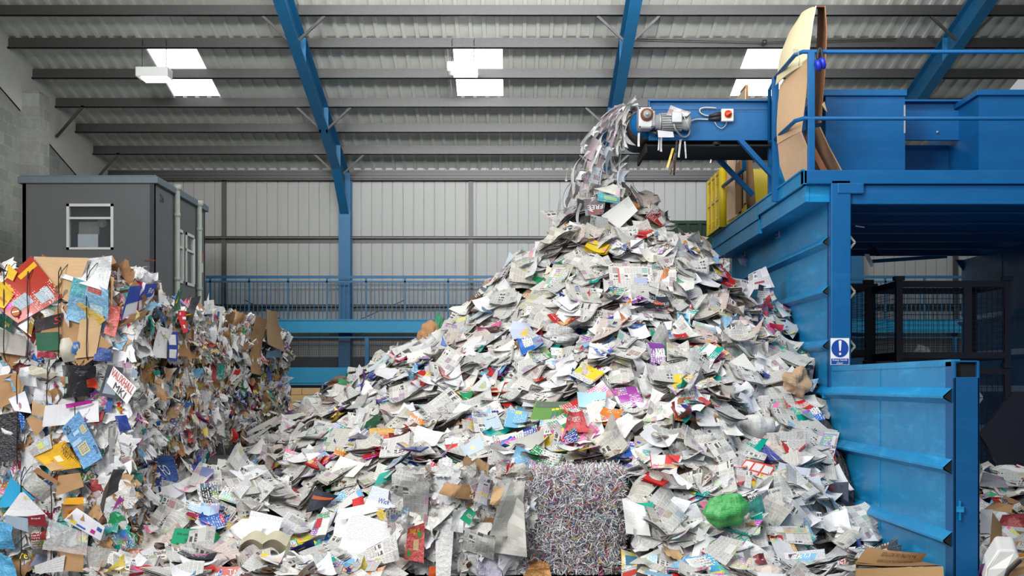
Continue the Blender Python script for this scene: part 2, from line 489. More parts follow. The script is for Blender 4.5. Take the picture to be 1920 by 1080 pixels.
# roof: bands between purlins so that the skylights sit in real openings
pur = [955 * D0 / (1270 - y) for y in (270, 228, 180, 125, 67, 5)] + [21.5, 20.4, 19.3, 18.2, 17.1, 16.0]
SKY = [(-6.93, -5.97), (-1.12, -0.18), (4.46, 5.42), (10.1, 11.06)]
ya, yb = pur[4], pur[2]
mb = MB()
def roofband(y0, y1, x0, x1):
    corrugated(mb, x0, x1, 0.248, 0.165, -0.042, 0.010, lambda x, o: ((x, y0, roofz(y0) + o), (x, y1, roofz(y1) + o)))
roofband(yb - .02, D0 + 0.3, XL - 0.4, XR)
roofband(YN, ya + .09, XL - 0.4, XR)
e = XL - 0.4
for a, b in SKY:
    roofband(ya, yb, e, a); e = b
roofband(ya, yb, e, XR)
struct('ceiling', mb, M['roof'])
mb = MB(); mb.add([(XL - .4, YN, roofz(YN) + .1), (XR, YN, roofz(YN) + .1), (XR, D0 + .3, roofz(D0 + .3) + .1), (XL - .4, D0 + .3, roofz(D0 + .3) + .1)], [(0, 1, 2, 3)])
for i, (a, b) in enumerate(SKY[:3]):
    mb2 = MB(); mb2.box(a, b, ya, yb, 0.006, 0.025)
    for v in mb2.v:
        v[:, 2] += SL * (D0 - v[:, 1]) + ZE
    struct('window_%d' % (i + 1), mb2, M['sky'])

# purlins: Z section steel with fly braces
def purlin(y):
    mb = MB(); z = roofz(y) - 0.04
    mb.box(XL, XR, y - 0.012, y + 0.0, z - 0.2, z)            # web
    mb.box(XL, XR, y - 0.075, y, z - 0.205, z - 0.19)          # lower lip
    mb.box(XL, XR, y - 0.0, y + 0.075, z - 0.012, z)
    mb.box(XL, XR, y - 0.075, y - 0.068, z - 0.205, z - 0.17)
    for cx in (-3.86, 2.06, 7.95):
        mb.box(cx - 0.35, cx + 0.35, y - 0.018, y - 0.011, z - 0.17, z - 0.02)   # sleeve plates
        for bx in (-0.3, 0.3): mb.box(cx + bx - 0.012, cx + bx + 0.012, y - 0.03, y - 0.018, z - 0.11, z - 0.085)
    return mb
for i, y in enumerate(pur):
    struct('trim_%d' % (i + 1), purlin(y), M['galv'])
# eaves bundle of purlins above the back wall
mb = MB()
for k in range(3):
    mb.box(XL, XR, D0 - 0.35 - 0.02 * k, D0 - 0.26, ZE - 0.10 - 0.075 * k - 0.05, ZE - 0.10 - 0.075 * k)
    mb.box(XL, XR, D0 - 0.33, D0 - 0.28, ZE - 0.10 - 0.075 * k - 0.075, ZE - 0.10 - 0.075 * k - 0.05)
struct('trim_20', mb, M['galv'])

# back wall cladding on rails
mb = MB()
corrugated(mb, XL, XR, 0.245, 0.222, 0.02, 0.006, lambda x, o: ((x, D0 + o, 0), (x, D0 + o, ZE + 0.05)))
struct('wall_back', mb, M['cladding'])
for i, z in enumerate((5.03, 3.44, 1.9)):
    mb = MB(); mb.box(XL, XR, D0 - 0.20, D0 - 0.02, z + 0.05, z + 0.065); mb.box(XL, XR, D0 - 0.035, D0 - 0.02, z - 0.08, z + 0.06); mb.box(XL, XR, D0 - 0.20, D0 - 0.185, z + 0.01, z + 0.06)
    struct('trim_%d' % (21 + i), mb, M['galv'])
for i, px in enumerate((421, 883, 1372, 1790)):
    mb = MB(); x = (px - 960) / 80.0
    mb.box(x - 0.05, x + 0.05, D0 - 0.10, D0 - 0.02, 0, ZE - 0.3)
    struct('trim_%d' % (24 + i), mb, M['galv'])

# left gable wall: blockwork with a white rendered band parallel to the roof, pilaster
def gable(name, x, y0, y1, low, high, mat, th=0.25):
    mb = MB(); n = 12
    ys = np.linspace(y0, y1, n)
    v = []
    for y in ys:
        v += [(x, y, low(y)), (x, y, high(y)), (x - th, y, low(y)), (x - th, y, high(y))]
    f = []
    for i in range(n - 1):
        a = 4 * i; b = a + 4
        f += [(a, b, b + 1, a + 1), (a + 2, a + 3, b + 3, b + 2), (a + 1, b + 1, b + 3, a + 3)]
    f += [(0, 1, 3, 2), (4 * n - 4, 4 * n - 2, 4 * n - 1, 4 * n - 3)]
    mb.add(v, f)
    return struct(name, mb, mat)
band = lambda y: roofz(y) - 1.12
gable('wall_left', XL, YN, D0 + 0.1, lambda y: 0.0, band, M['block'])
gable('wall_left_upper', XL + 0.03, YN, D0 + 0.1, lambda y: band(y), lambda y: roofz(y) + 0.05, M['render'], 0.2)
mb = MB(); mb.box(XL, XL + 0.36, 26.5, 27.1, 0, roofz(27) - 0.62)
struct('wall_left_pilaster', mb, M['block'])
mb = MB(); mb.add([(XL + 0.01, 23.0, 3.9), (XL + 0.01, 24.3, 3.9), (XL + 0.01, 24.3, 4.9), (XL + 0.01, 23.0, 4.9)], [(0, 1, 2, 3)])
# fly braces off the gable
for i, (yy) in enumerate((pur[2], pur[0])):
    mb = MB(); mb.beam((XL + 0.06, yy - 0.05, roofz(yy) - 0.85), (XL + 0.62, yy - 0.05, roofz(yy) - 0.2), 0.05, 0.05)
    struct('trim_%d' % (30 + i), mb, M['galv'])

# portal frames: blue I beams with haunch, column
def portal(n, x, y0):
    mb = MB()
    w, dp = 0.20, 0.46
    yk = D0 - 0.35
    top = lambda y: roofz(y) - 0.26
    ys = [y0, 28.4, 30.4, yk]
    dps = [dp, dp, 0.52, 1.05]
    v = []; 
    for y, q in zip(ys, dps):
        for dx in (-0.008, 0.008): v += [(x + dx, y, top(y)), (x + dx, y, top(y) - q)]
    f = []
    for i in range(3):
        a = 4 * i; b = a + 4
        f += [(a, a + 1, b + 1, b), (a + 2, b + 2, b + 3, a + 3)]
    mb.add(v, f)
    for i in range(3):
        for k, off in ((0, 0.0), (1, 1.0)):
            za, zb = top(ys[i]) - dps[i] * off, top(ys[i + 1]) - dps[i + 1] * off
            mb.beam((x, ys[i], za), (x, ys[i + 1], zb), w, 0.022)
    # stiffeners and end plates
    for y in (22.0, 25.3, 28.4, 30.4):
        q = dp if y < 30 else 0.52
        mb.box(x - w / 2, x + w / 2, y - 0.01, y + 0.01, top(y) - q, top(y))
    # bolted joint
    for s in (-1, 1):
        for zz in (0.1, 0.2, 0.36): mb.box(x + s * 0.07 - .015, x + s * .07 + .015, 28.37, 28.43, top(28.4) - dp - .05, top(28.4) - dp + .0)
    # column
    mb.box(x - w / 2 - .035, x + w / 2 + .035, yk - 0.20, yk - 0.18, 0, top(yk)); mb.box(x - w / 2 - .035, x + w / 2 + .035, yk + 0.18, yk + 0.2, 0, top(yk)); mb.box(x - 0.008, x + 0.008, yk - 0.18, yk + 0.18, 0, top(yk))
    struct('wall_back_column' + ('' if n == 0 else '_%d' % n), mb, M['blue_frame'])
    mb = MB()
    for y in (pur[2], pur[0], pur[5]):
        for s in (-1, 1):
            mb.beam((x + s * 0.09, y, roofz(y) - 0.66), (x + s * 0.55, y - 0.02, roofz(y) - 0.24), 0.045, 0.045)
    struct('trim_%d' % (40 + n), mb, M['galv'])
for n, x in enumerate((-3.86, 2.06, 7.95)): portal(n, x, 18.0)

# hanging hall lamps
def lamp(px, py, y, w, label):
    c = P(px, py, y)
    t = empty('hanging_lamp', c, label, 'lamp', 'hanging hall lamps under the roof')
    mb = MB(); mb.box(c[0] - w / 2, c[0] + w / 2, y - 0.19, y + 0.19, c[2] - 0.08, c[2] + 0.10)
    bevel(mb.build('housing', M['white'], t), 0.015)
    mb = MB(); mb.box(c[0] - w / 2 + 0.11, c[0] + w / 2 - 0.02, y - 0.17, y + 0.17, c[2] - 0.125, c[2] - 0.082); mb.build('lens', M['lens'], t)
    for s in (-1, 1):
        x = c[0] + s * (w / 2 - 0.08)
        zt = roofz(y) - 0.10; pts = []; mb = MB(); z = c[2] + 0.10; k = 0
        while z < zt:
            mb.tube([(x - (0.008 if k % 2 else 0), y - (0 if k % 2 else .008), z), (x + (0.008 if k % 2 else 0), y + (0 if k % 2 else .008), z + 0.05)], 0.006, 5); z += 0.045; k += 1
        mb.build('chain', M['galv'], t)
lamp(289, 139, 25.75, 0.60, 'white hanging lamp with lit lens beside the skylight nearest the block wall')
lamp(868, 129, 25.75, 0.57, 'white hanging lamp in front of the middle skylight between two blue rafters')
for (px, y) in ((289, 25.75), (868, 25.75)):
    l = bpy.data.lights.new('lamp_glow', 'AREA'); l.shape = 'RECTANGLE'; l.size = 0.5; l.size_y = .3; l.energy = 40; l.color = (1, 1, .88)
    o = bpy.data.objects.new('lamp_glow', l); COL.objects.link(o); q = P(px, 139, y); o.location = (q[0], q[1], q[2] - 0.16)

# thin cable across the roof on the right
mb = MB(); mb.tube([P(1180, 73, 25.6), P(1432, 79, 25.6), P(1680, 73, 25.6)], 0.01, 5)
mb.tube([P(1430, 79, 25.55), P(1437, 79, 25.55)], 0.05, 8)
tag(mb.build('roof_cable', M['galv']), 'thin cable with a round junction strung below the roof by the skylight on the right', 'cable')

# ------------------------------------------------------------------ walkway along the back wall
YW = 31.4; kW = F / YW
zW = lambda py: H + (720 - py) / kW
def walkway(x0, x1, label, group=None):
    t = empty('walkway', ((x0 + x1) / 2, YW, 0), label, 'walkway')
    mb = MB(); mb.box(x0, x1, YW - 0.05, YW + 0.05, zW(624), zW(601)); mb.box(x0, x1, YW - .09, YW + 0.6, zW(601), zW(599)); mb.build('deck_beam', M['blue_light'], t)
    mb = MB(); mb.box(x0, x1, YW - 0.03, YW + 0.03, zW(522), zW(517)); mb.build('top_rail', M['blue_frame'], t)
    mb = MB(); mb.box(x0, x1, YW - 0.02, YW + 0.02, zW(530), zW(526.5)); mb.build('lower_rail', M['blue_frame'], t)
    mb = MB(); x = x0
    while x < x1:
        mb.box(x - 0.009, x + 0.009, YW - 0.012, YW + 0.012, zW(600), zW(527)); x += 0.098
        if (x - x0) % 0.9 < 0.098: mb.box(x - 0.02, x + 0.02, YW - 0.02, YW + 0.02, zW(600), zW(518))
    o = mb.build('baluster_infill', M['blue_frame'], t)
    mb = MB(); mb.box(x0, x1, YW - 0.08, YW + 0.08, zW(718), zW(689)); mb.box(x0, x1, YW - .1, YW + .5, zW(722), zW(719)); mb.build('base_beam', M['blue_light'], t)
    mb = MB(); mb.box(x0, x1, YW - 0.02, YW + 0.02, zW(634), zW(631)); mb.build('mid_rail', M['blue_frame'], t)
    mb = MB()
    x = x0
    while x < x1: mb.box(x - 0.0025, x + 0.0025, YW + 0.02, YW + 0.025, zW(689), zW(634)); x += 0.05
    z = zW(689)
    while z < zW(634): mb.box(x0, x1, YW + 0.02, YW + 0.025, z - 0.0025, z + 0.0025); z += 0.05
    mb.build('wire_mesh_panel', M['dark_steel'], t)
    x = x0 + 1.75
    while x < x1:
        mb = MB(); mb.box(x - 0.045, x + 0.045, YW - 0.04, YW + 0.04, 0, zW(631)); mb.build('post', M['blue_frame'], t); x += 1.9
    for xb in (x0 + 1.7, x0 + 3.4, x1 - 2.0):
        mb = MB(); mb.beam((xb, YW + 0.3, zW(600)), (xb + (1.1 if xb > -4 else -0.9) * 1.0, YW + 0.35, zW(560)), 0.02, 0.02); mb.build('brace', M['dark_steel'], t)
walkway((386 - 960) / kW, 13.5, 'light blue steel walkway with baluster railing in front of the grey back wall')

# low plinth wall behind the mesh
mb = MB(); mb.box(XL, XR, D0 - 0.3, D0 - 0.21, 0, zW(668)); struct('wall_back_plinth', mb, flat_mat('dark_plinth', (0.06, 0.065, 0.08), 0.8))

# stacked tan cartons at the end of the bale row
kb = 100.0
def carton(x0, x1, z0, z1, y, label):
    mb = MB(); mb.box(x0 + .004, x1 - .004, y, y + 0.5, z0, z1 - .006, 0, lin(205, 170, 120))
    o = mb.build('cardboard_carton', M['card']); tag(o, label, 'carton', 'stacked tan cartons beyond the bales'); bevel(o, 0.004)
    return o
yb_ = 27.0; kk = F / yb_
bx = lambda p: (p - 960) / kk
bz = lambda p: H + (720 - p) / kk
mb = MB(); mb.box(bx(500), bx(640), yb_ - .05, yb_ + .6, 0, bz(775)); tag(mb.build('pallet_crate', M['card']), 'plain crate base under the stacked tan cartons', 'crate')
rows = [((517, 570), (570, 625), (754, 770), 'bottom'), ((505, 545), (545, 598), (740, 754), 'middle'), ((527, 566), (566, 600), (727, 740), 'top')]
for A, B, (z1, z0), nm in rows:
    carton(bx(A[0]), bx(A[1]), bz(z0), bz(z1), yb_, 'tan carton in the %s row of cartons, end next to the bales' % nm)
    carton(bx(B[0]), bx(B[1]), bz(z0), bz(z1), yb_, 'tan carton in the %s row of cartons, end next to the pile' % nm)
carton(bx(500), bx(640), bz(775), bz(770), yb_, 'flat tan board lying under the stack of cartons')

# ------------------------------------------------------------------ site cabin
YC = 22.6; kC = F / YC
cx0, cx1 = (42 - 960) / kC, (290 - 960) / kC
YC2 = 26.3
cz = H + (720 - 342) / kC
cab = empty('site_cabin', ((cx0 + cx1) / 2, (YC + YC2) / 2, 0), 'grey textured site cabin with white framed windows beside the block wall', 'cabin')
px2x = lambda p: (p - 960) / kC
pz = lambda p: H + (720 - p) / kC
wx0, wx1, wz0, wz1 = px2x(125), px2x(213), pz(468), pz(382)
mb = MB()   # front wall with a real window hole
def wall_hole(mb, a0, a1, z0, z1, h0, h1, hz0, hz1, mk, th):
    for (p, q, r, s) in ((a0, h0, z0, z1), (h1, a1, z0, z1), (h0, h1, z0, hz0), (h0, h1, hz1, z1)):
        mk(mb, p, q, r, s)
wall_hole(mb, cx0, cx1, 0, cz, wx0, wx1, wz0, wz1, lambda m, p, q, r, s: m.box(p, q, YC, YC + 0.06, r, s), .06)
mb.box(cx0, cx0 + .06, YC, YC2, 0, cz); mb.box(cx0, cx1, YC2 - .06, YC2, 0, cz)
# right side with two windows
def ysd(p): return F * cx1 / (p - 960)
s1 = (ysd(329), ysd(343)); s2 = (ysd(348), ysd(364))
def zside(p, y): return H + (720 - p) * y / F
sz0, sz1 = 3.42, 4.36
yy = [YC, s1[0], s1[1], s2[0], s2[1], YC2]
mb.box(cx1 - .06, cx1, yy[0], yy[1], 0, cz); mb.box(cx1 - .06, cx1, yy[2], yy[3], 0, cz); mb.box(cx1 - .06, cx1, yy[4], yy[5], 0, cz)
for a, b in (s1, s2): mb.box(cx1 - .06, cx1, a, b, 0, sz0); mb.box(cx1 - .06, cx1, a, b, sz1, cz)
mb.build('wall_panel', M['cabin'], cab)
mb = MB(); mb.box(cx0 - .06, cx1 + .06, YC - .06, YC2 + .06, cz - 0.02, cz + 0.09); mb.box(cx0 - .03, cx1 + .03, YC - .03, YC2 + .03, cz + .09, cz + .115); bevel(mb.build('roof_edge', M['cabin_trim'], cab), .01)
mb = MB(); mb.box(cx1 - 0.075, cx1 - 0.005, YC - .012, YC - .001, 0, cz - .02); mb.build('corner_post', M['cabin_post'], cab)
mb = MB(); mb.box(cx1 - .16, cx1 + .004, YC - .014, YC - .002, pz(490), pz(487)); mb.build('corner_clip', M['rust'], cab)
fr = MB(); t_ = .045
fr.box(wx0, wx1, YC - .02, YC + .07, wz1 - t_, wz1); fr.box(wx0, wx1, YC - .02, YC + .07, wz0, wz0 + t_ * .8)
fr.box(wx0, wx0 + t_, YC - .02, YC + .07, wz0, wz1); fr.box(wx1 - t_, wx1, YC - .02, YC + .07, wz0, wz1)
fr.box(wx0, wx1, YC - .015, YC + .06, pz(411), pz(407))
w = fr.build('window', M['upvc'], cab)
g = MB(); g.box(wx0, wx1, YC + .03, YC + .035, wz0, wz1); g.build('pane', M['glass'], w)
g = MB(); g.box(px2x(137), px2x(175), YC + .25, YC + .27, wz0, pz(436)); g.build('blind', M['signwhite'], w)
g = MB(); g.box(px2x(137), px2x(176), YC + .3, YC + .31, pz(436), pz(412)); g.build('noticeboard', M['room_blind'], w)
g = MB(); c = P(191, 418, YC + .2); g.tube([c, c + np.array((0, .06, 0))], .075, 16); g.tube([c - np.array((0, .03, 0)), c], .035, 12, 0); g.build('wall_clock', M['grey_metal'], w)
for a, b in (s1, s2):
    fr = MB(); t_ = .05
    fr.box(cx1 - .05, cx1 + .02, a, b, sz1 - t_, sz1); fr.box(cx1 - .05, cx1 + .02, a, b, sz0, sz0 + t_); fr.box(cx1 - .05, cx1 + .02, a, a + t_, sz0, sz1); fr.box(cx1 - .05, cx1 + .02, b - t_, b, sz0, sz1)
    fr.box(cx1 - .05, cx1 + .015, a, b, sz1 - .33, sz1 - .29)
    w = fr.build('window', M['upvc'], cab)
    g = MB(); g.box(cx1 - .02, cx1 - .015, a, b, sz0, sz1); g.build('pane', M['glass'], w)
g = MB(); g.box(cx0 + .1, cx1 - .12, YC + .35, YC + .37, 2.5, cz - .1); g.box(cx1 - .9, cx1 - .88, YC + .4, YC2 - .1, 2.5, cz - .1); g.build('room_shade_sheet', M['room_dark'], cab)  # dark sheets behind the panes, painting the unlit room
for p, top in ((325, 352), (367, 382)):
    y = ysd(p); z1 = H + (720 - top) * y / F
    g = MB(); g.tube([(cx1 + .07, y, 0), (cx1 + .07, y, z1)], .045, 10); g.tube([(cx1 + .07, y, z1 - .04), (cx1 + .07, y, z1 + .05)], .075, 10)
    for zz in (z1 - .5, z1 - 1.6): g.tube([(cx1 + .07, y, zz), (cx1 + .07, y, zz + .06)], .056, 10)
    g.build('downpipe', M['pipe'], cab)
g = MB(); ya_, yb2 = ysd(299), ysd(307)
write(g, '26', quad_surf((cx1 + .003, ya_, zside(377, ya_)), (cx1 + .003, yb2, zside(377, ya_)), (cx1 + .003, yb2, zside(363, ya_)), (cx1 + .003, ya_, zside(363, ya_))), (0, 0, 1, 1), 0); g.build('unit_number', M['ink'], cab)
g = MB(); a, b = ysd(372), ysd(380)
g.box(cx1, cx1 + .008, a, b, 3.75, 3.92); g.build('notice', M['ink_white'], cab)
g = MB(); g.box(cx1, cx1 + .01, a, b, 3.92, 4.12); g.build('notice', flat_mat('orange_notice', (.55, .12, .05), .6), cab)

# dark green skip behind the pile
mb = MB(); y = 21.5; k = F / y
mb.box((1245 - 960) / k, (1342 - 960) / k, y, y + 2.4, 0, H + (720 - 415) / k); mb.box((1240 - 960) / k, (1343 - 960) / k, y - .04, y + 2.4, H + (720 - 420) / k, H + (720 - 414) / k)
for i in range(5): mb.box((1245 - 960) / k - .02 + i * .18, (1245 - 960) / k + .04 + i * .18, y - .03, y, 0, H + (720 - 420) / k)
tag(mb.build('waste_skip', M['green']), 'dark green steel skip standing behind the paper pile beside the blue platform', 'skip')
# ------------------------------------------------------------------ blue bunker with platform
X0, YA, YB, YF = 3.216, 14.05, 10.14, 20.3
bunk = empty('bunker', (4.9, 15, 0), 'scuffed blue steel bunker with ribbed side wall and deck on top beside the pile', 'bunker')
mb = MB()
mb.box(X0, X0 + 0.03, YB, YA, 0, 1.80); mb.box(X0, X0 + .03, YA, YF, 0, 3.62)
mb.box(X0 - .005, X0 + 0.06, YB, YA, 1.78, 1.83)
for y in (YA + 2.1, 12.1): mb.box(X0 - .006, X0, y, y + .012, 0, 3.5 if y > YA else 1.78)
mb.box(X0 - .01, X0, YA, YA + .02, 0, 3.5)
mb.build('side_wall', M['blue_wall'], bunk)
for z in (3.08, 2.58, 2.03, 1.55, 1.03, 0.50):
    y0 = YB - 0.02 if z < 1.8 else YA - 0.02
    mb = MB()
    for (sgn) in (1,):
        x = X0
        v = []
        for y in (y0, YF):
            v += [(x, y, z + 0.075), (x - 0.07, y, z + .012), (x - 0.07, y, z - .004), (x, y, z - .045)]
        mb.add(v, [(0, 1, 5, 4), (1, 2, 6, 5), (2, 3, 7, 6)])
        if z < 1.8:   # rib is cut and welded again at the upper post line
            mb.box(x - .072, x, YA - .02, YA + .02, z - .045, z + .05)
    r = mb.build('side_rib', M['blue_wall'], bunk)
    mb = MB(); mb.add([(X0, y0 + .004, z + .068), (X0 - .062, y0 + .004, z + .004), (X0, y0 + .004, z - .04)], [(0, 1, 2)]); mb.build('rib_shade_face', M['black'], r)  # black face painted as the shade inside the open rib
# posts
mb = MB(); w = .19
mb.box(X0 - .01, X0 + w, YA - .12, YA + .08, 1.60, 3.70); bevel(mb.build('post', M['blue'], bunk), .01)
mb = MB(); zp = 1.82; xw = .185
mb.box(X0 - .005, X0 + xw, YB - .06, YB - .04, 0, zp - .12)
mb.box(X0 - .005, X0 + .015, YB - .06, YB + .14, 0, zp); mb.box(X0 + xw - .02, X0 + xw, YB - .06, YB + .14, 0, zp)
mb.box(X0, X0 + xw, YB - .06, YB + .14, zp - .012, zp); mb.box(X0, X0 + xw, YB + .12, YB + .14, 0, zp)
po = mb.build('post', M['blue'], bunk); bevel(po, .006)
mb = MB(); mb.box(X0 + .015, X0 + xw - .02, YB - .02, YB + .115, zp - .16, zp - .02); mb.build('post_shade_block', M['black'], po)  # solid black block, paints the shade inside the tube post
mb = MB(); mb.box(X0 + .015, X0 + .06, YB - .09, YB - .06, 0.72, 0.76); mb.box(X0 + .03, X0 + .04, YB - .085, YB - .06, .66, .8); mb.build('latch', M['blue_wall'], po)
for z in (2.03, 2.58, 3.08):
    mb = MB(); xx = X0 + w; y = YA - .05
    mb.beam((xx, y, z + .07), (xx + .055, y, z), .02, .012, (0, 1, 0)); mb.beam((xx + .055, y, z), (xx, y, z - .07), .02, .012, (0, 1, 0)); r = mb.build('rib_end', M['pipe'], bunk)
for z in (1.55, 1.03, 0.5):
    mb = MB(); xx = X0 + xw; y = YB
    mb.beam((xx, y, z + .05), (xx + .035, y, z), .02, .01, (0, 1, 0)); mb.beam((xx + .035, y, z), (xx, y, z - .05), .02, .01, (0, 1, 0)); r = mb.build('rib_end', M['pipe'], bunk)
# deck, fascias and joists
mb = MB(); mb.box(2.95, 10.5, YA + .02, YF, 3.70, 3.78); mb.build('deck', M['blue'], bunk)
mb = MB(); mb.box(2.93, 10.5, YA - .12, YA + .02, 3.66, 3.80); bevel(mb.build('front_fascia', M['blue'], bunk), .008)
mb = MB(); mb.box(X0 + .03, 10.5, YA - .08, YA + .06, 3.46, 3.655); bevel(mb.build('front_beam', M['blue'], bunk), .008)
mb = MB(); mb.box(X0 + .05, X0 + .32, YA - .13, YA - .08, 3.56, 3.67); bevel(mb.build('splice_plate', M['blue'], bunk), .012)
mb = MB(); mb.box(2.93, 2.96, YA - .12, 16.55, 3.66, 3.80); mb.box(2.93, 2.95, 16.57, YF, 3.62, 3.80); mb.box(2.915, 2.94, YA - .12, YF, 3.795, 3.81); mb.build('side_fascia', M['blue_wall'], bunk)
mb = MB(); mb.box(2.965, 3.0, YA - .05, 16.55, 3.49, 3.655); mb.box(2.95, 2.99, 16.57, YF, 3.45, 3.615); mb.box(3.0, X0 + .03, YA - .04, YF, 3.49, 3.66); mb.build('lower_side_fascia', M['blue_wall'], bunk)
for y in np.arange(YA + .6, YF, .95):
    mb = MB(); mb.box(X0 + .03, 10.5, y, y + .012, 3.46, 3.70); mb.box(X0 + .03, 10.5, y - .05, y + .06, 3.445, 3.46); mb.build('deck_joist', M['blue'], bunk)
mb = MB(); mb.beam((5.2, YF - .3, 3.42), (6.3, YF - .2, 3.5), .05, .05); mb.build('deck_brace', M['blue_light'], bunk)
# right inner wall with ribs
XI = 6.58
mb = MB(); mb.box(XI, XI + .04, 11.0, YF, 0, 3.46); mb.box(XI - .006, XI, 18.6, 18.62, 0, 3.4)
mb.prism([(XI - .12, YF - .1, 3.46), (XI, YF - .1, 3.46), (XI, YF - .1, 3.3)], (0, .04, 0)); mb.build('inner_wall', M['blue'], bunk)
for z in (2.55, 2.03, 1.55, 1.0):
    mb = MB(); v = []
    for y in (11.0, YF): v += [(XI, y, z + .08), (XI - .08, y, z), (XI, y, z - .06)]
    mb.add(v, [(0, 3, 4, 1), (1, 4, 5, 2), (0, 1, 2)]); mb.build('side_rib', M['blue_wall'], bunk)

# safety signs
sg = empty('safety_sign', (X0 + .09, YA - .125, 2.0), 'blue and white sign reading Keep hands clear on the bunker post', 'sign')
zk = lambda p: H + (720 - p) / (F / (YA - .13)); xk = lambda p: (p - 960) / (F / (YA - .13))
x0_, x1_, z0_, z1_ = xk(1557.5), xk(1592.5), zk(684), zk(634)
mb = MB(); mb.box(x0_, x1_, YA - .127, YA - .121, z0_, z1_); mb.build('plate', M['signwhite'], sg)
S = quad_surf((x0_, YA - .128, z0_), (x1_, YA - .128, z0_), (x1_, YA - .128, z1_), (x0_, YA - .128, z1_))
mb = MB(); a = np.linspace(0, 2 * PI, 40)[:-1]
c0 = S(.5 + .46 * np.cos(a), .615 + .335 * np.sin(a)); mb.add(c0 + np.array((0, -.001, 0)), [tuple(range(39))]); mb.prism([S(.03, .02), S(.97, .02), S(.97, .235), S(.03, .235)], (0, -.001, 0)); mb.build('blue_panel', M['signblue'], sg)
mb = MB(); e = (0, -.0025, 0)
mb.add(np.array([S(.42, .88), S(.45, .91), S(.55, .91), S(.58, .88), S(.54, .52), S(.46, .52)]) + np.array(e), [tuple(range(6))])
mb.add(S(.5 + .065 * np.cos(a), .41 + .048 * np.sin(a)) + np.array(e), [tuple(range(39))])
for v in mb.v: v[:, 1] -= .003
mb.build('exclamation_mark', M['signwhite'], sg); mb = MB()
write(mb, 'Keep hands', S, (.11, .125, .89, .225), 0, -.0); write(mb, 'clear', S, (.32, .03, .68, .11), 0, .0)
for v in mb.v: v[:, 1] -= .003
mb.build('lettering', M['signwhite'], sg)
for (pa, pb, top, bot, w_) in ((1455, 1461.5, 403, 446, 'nearer the handrail'), (1392, 1397.5, 444, 488, 'farther back, above the pile')):
    ya_, yb2 = F * X0 / (pb - 960), F * X0 / (pa - 960)
    ym = (ya_ + yb2) / 2; z1_, z0_ = H + (720 - top) * ym / F, H + (720 - bot) * ym / F
    z1_ = min(z1_, 3.60)
    s_ = empty('safety_sign', (X0, ym, z0_), 'narrow blue keep clear label on the bunker side wall, ' + w_, 'sign')
    mb = MB(); mb.box(X0 - .008, X0 - .001, ya_, yb2, z0_, z1_); mb.build('plate', M['signwhite'], s_)
    S = quad_surf((X0 - .01, yb2, z0_), (X0 - .01, ya_, z0_), (X0 - .01, ya_, z1_), (X0 - .01, yb2, z1_))
    mb = MB()
    for q0, q1 in ((.03, .68),): mb.add([S(.06, q0), S(.94, q0), S(.94, q1), S(.06, q1)], [(0, 1, 2, 3)])
    mb.build('blue_panel', M['signblue'], s_)
    mb = MB()
    for tx, b_ in (('Keep', (.1, .42, .9, .56)), ('clear', (.1, .18, .9, .32))):
        write(mb, tx, S, b_, 0, .002)
    mb.build('lettering', M['signwhite'], s_)
    mb = MB(); mb.add(S(np.array([.35, .65, .6, .4]), np.array([.93, .93, .76, .76])) + np.array((-.001, 0, 0)), [(0, 1, 2, 3)]); mb.build('symbol', M['ink'], s_)

# ------------------------------------------------------------------ conveyor
YV, YV2 = 15.70, 16.72; kV = F / YV
vx = lambda p: (p - 960) / kV
vz = lambda p: H + (720 - p) / kV
conv = empty('conveyor', (2.4, 16.2, 3.8), 'blue belt conveyor reaching out over the top of the paper pile', 'conveyor')
for y, nm in ((YV, 'side_plate'), (YV2, 'side_plate')):
    mb = MB(); s = 1 if y == YV else -1
    mb.box(vx(1216), 3.33, y - .01, y + .01, vz(262), vz(208))
    mb.box(vx(1216), 3.33, y + s * .05 - .01, y + s * .05 + .01, vz(208), vz(188))
    mb.box(vx(1216), 3.33, y - .03, y + .06, vz(190), vz(187.5)); mb.box(vx(1216), 3.33, y - .015, y + .05, vz(210), vz(207.5)); mb.box(vx(1216), 3.33, y - .02, y + .04, vz(263.5), vz(261))
    mb.box(vx(1216), vx(1218), y - .02, y + .06, vz(208), vz(187))
    mb.build(nm, M['blue'], conv)
zd = vz(232); rd = .165; xd = vx(1207)
mb = MB(); mb.tube([(xd, YV + .03, zd), (xd, YV2 - .03, zd)], rd - .012, 32); mb.build('drum', M['blue'], conv)
mb = MB(); n = 18; pr = [(3.3, zd + rd)] + [(xd - rd * math.sin(PI * i / n), zd + rd * math.cos(PI * i / n)) for i in range(n + 1)] + [(3.3, zd - rd)]
v = []
for x, z in pr: v += [(x, YV + .02, z), (x, YV2 - .02, z)]
for x, z in pr:
    cx, cz2 = (xd, zd) if x < xd + .001 else (x, zd)
    d = nrm((x - cx, 0, z - cz2)) * .012
    v += [(x - d[0], YV + .02, z - d[2]), (x - d[0], YV2 - .02, z - d[2])]
k = len(pr); f = [(2 * i, 2 * i + 1, 2 * i + 3, 2 * i + 2) for i in range(k - 1)] + [(2 * k + 2 * i, 2 * i, 2 * i + 2, 2 * k + 2 * i + 2) for i in range(k - 1)] + [(2 * k + 2 * i + 1, 2 * k + 2 * i + 3, 2 * i + 3, 2 * i + 1) for i in range(k - 1)]
mb.add(v, f, 0, None, (.8,) * 3, True); mb.build('belt', M['rubber'], conv)
mb = MB(); mb.box(vx(1216) - .02, 3.3, YV + .02, YV2 - .02, vz(262) - .07, vz(262) - .05); mb.box(vx(1210), vx(1214), YV + .03, YV2, vz(262) - .14, vz(262) - .04); mb.build('belt_tray', M['black'], conv)
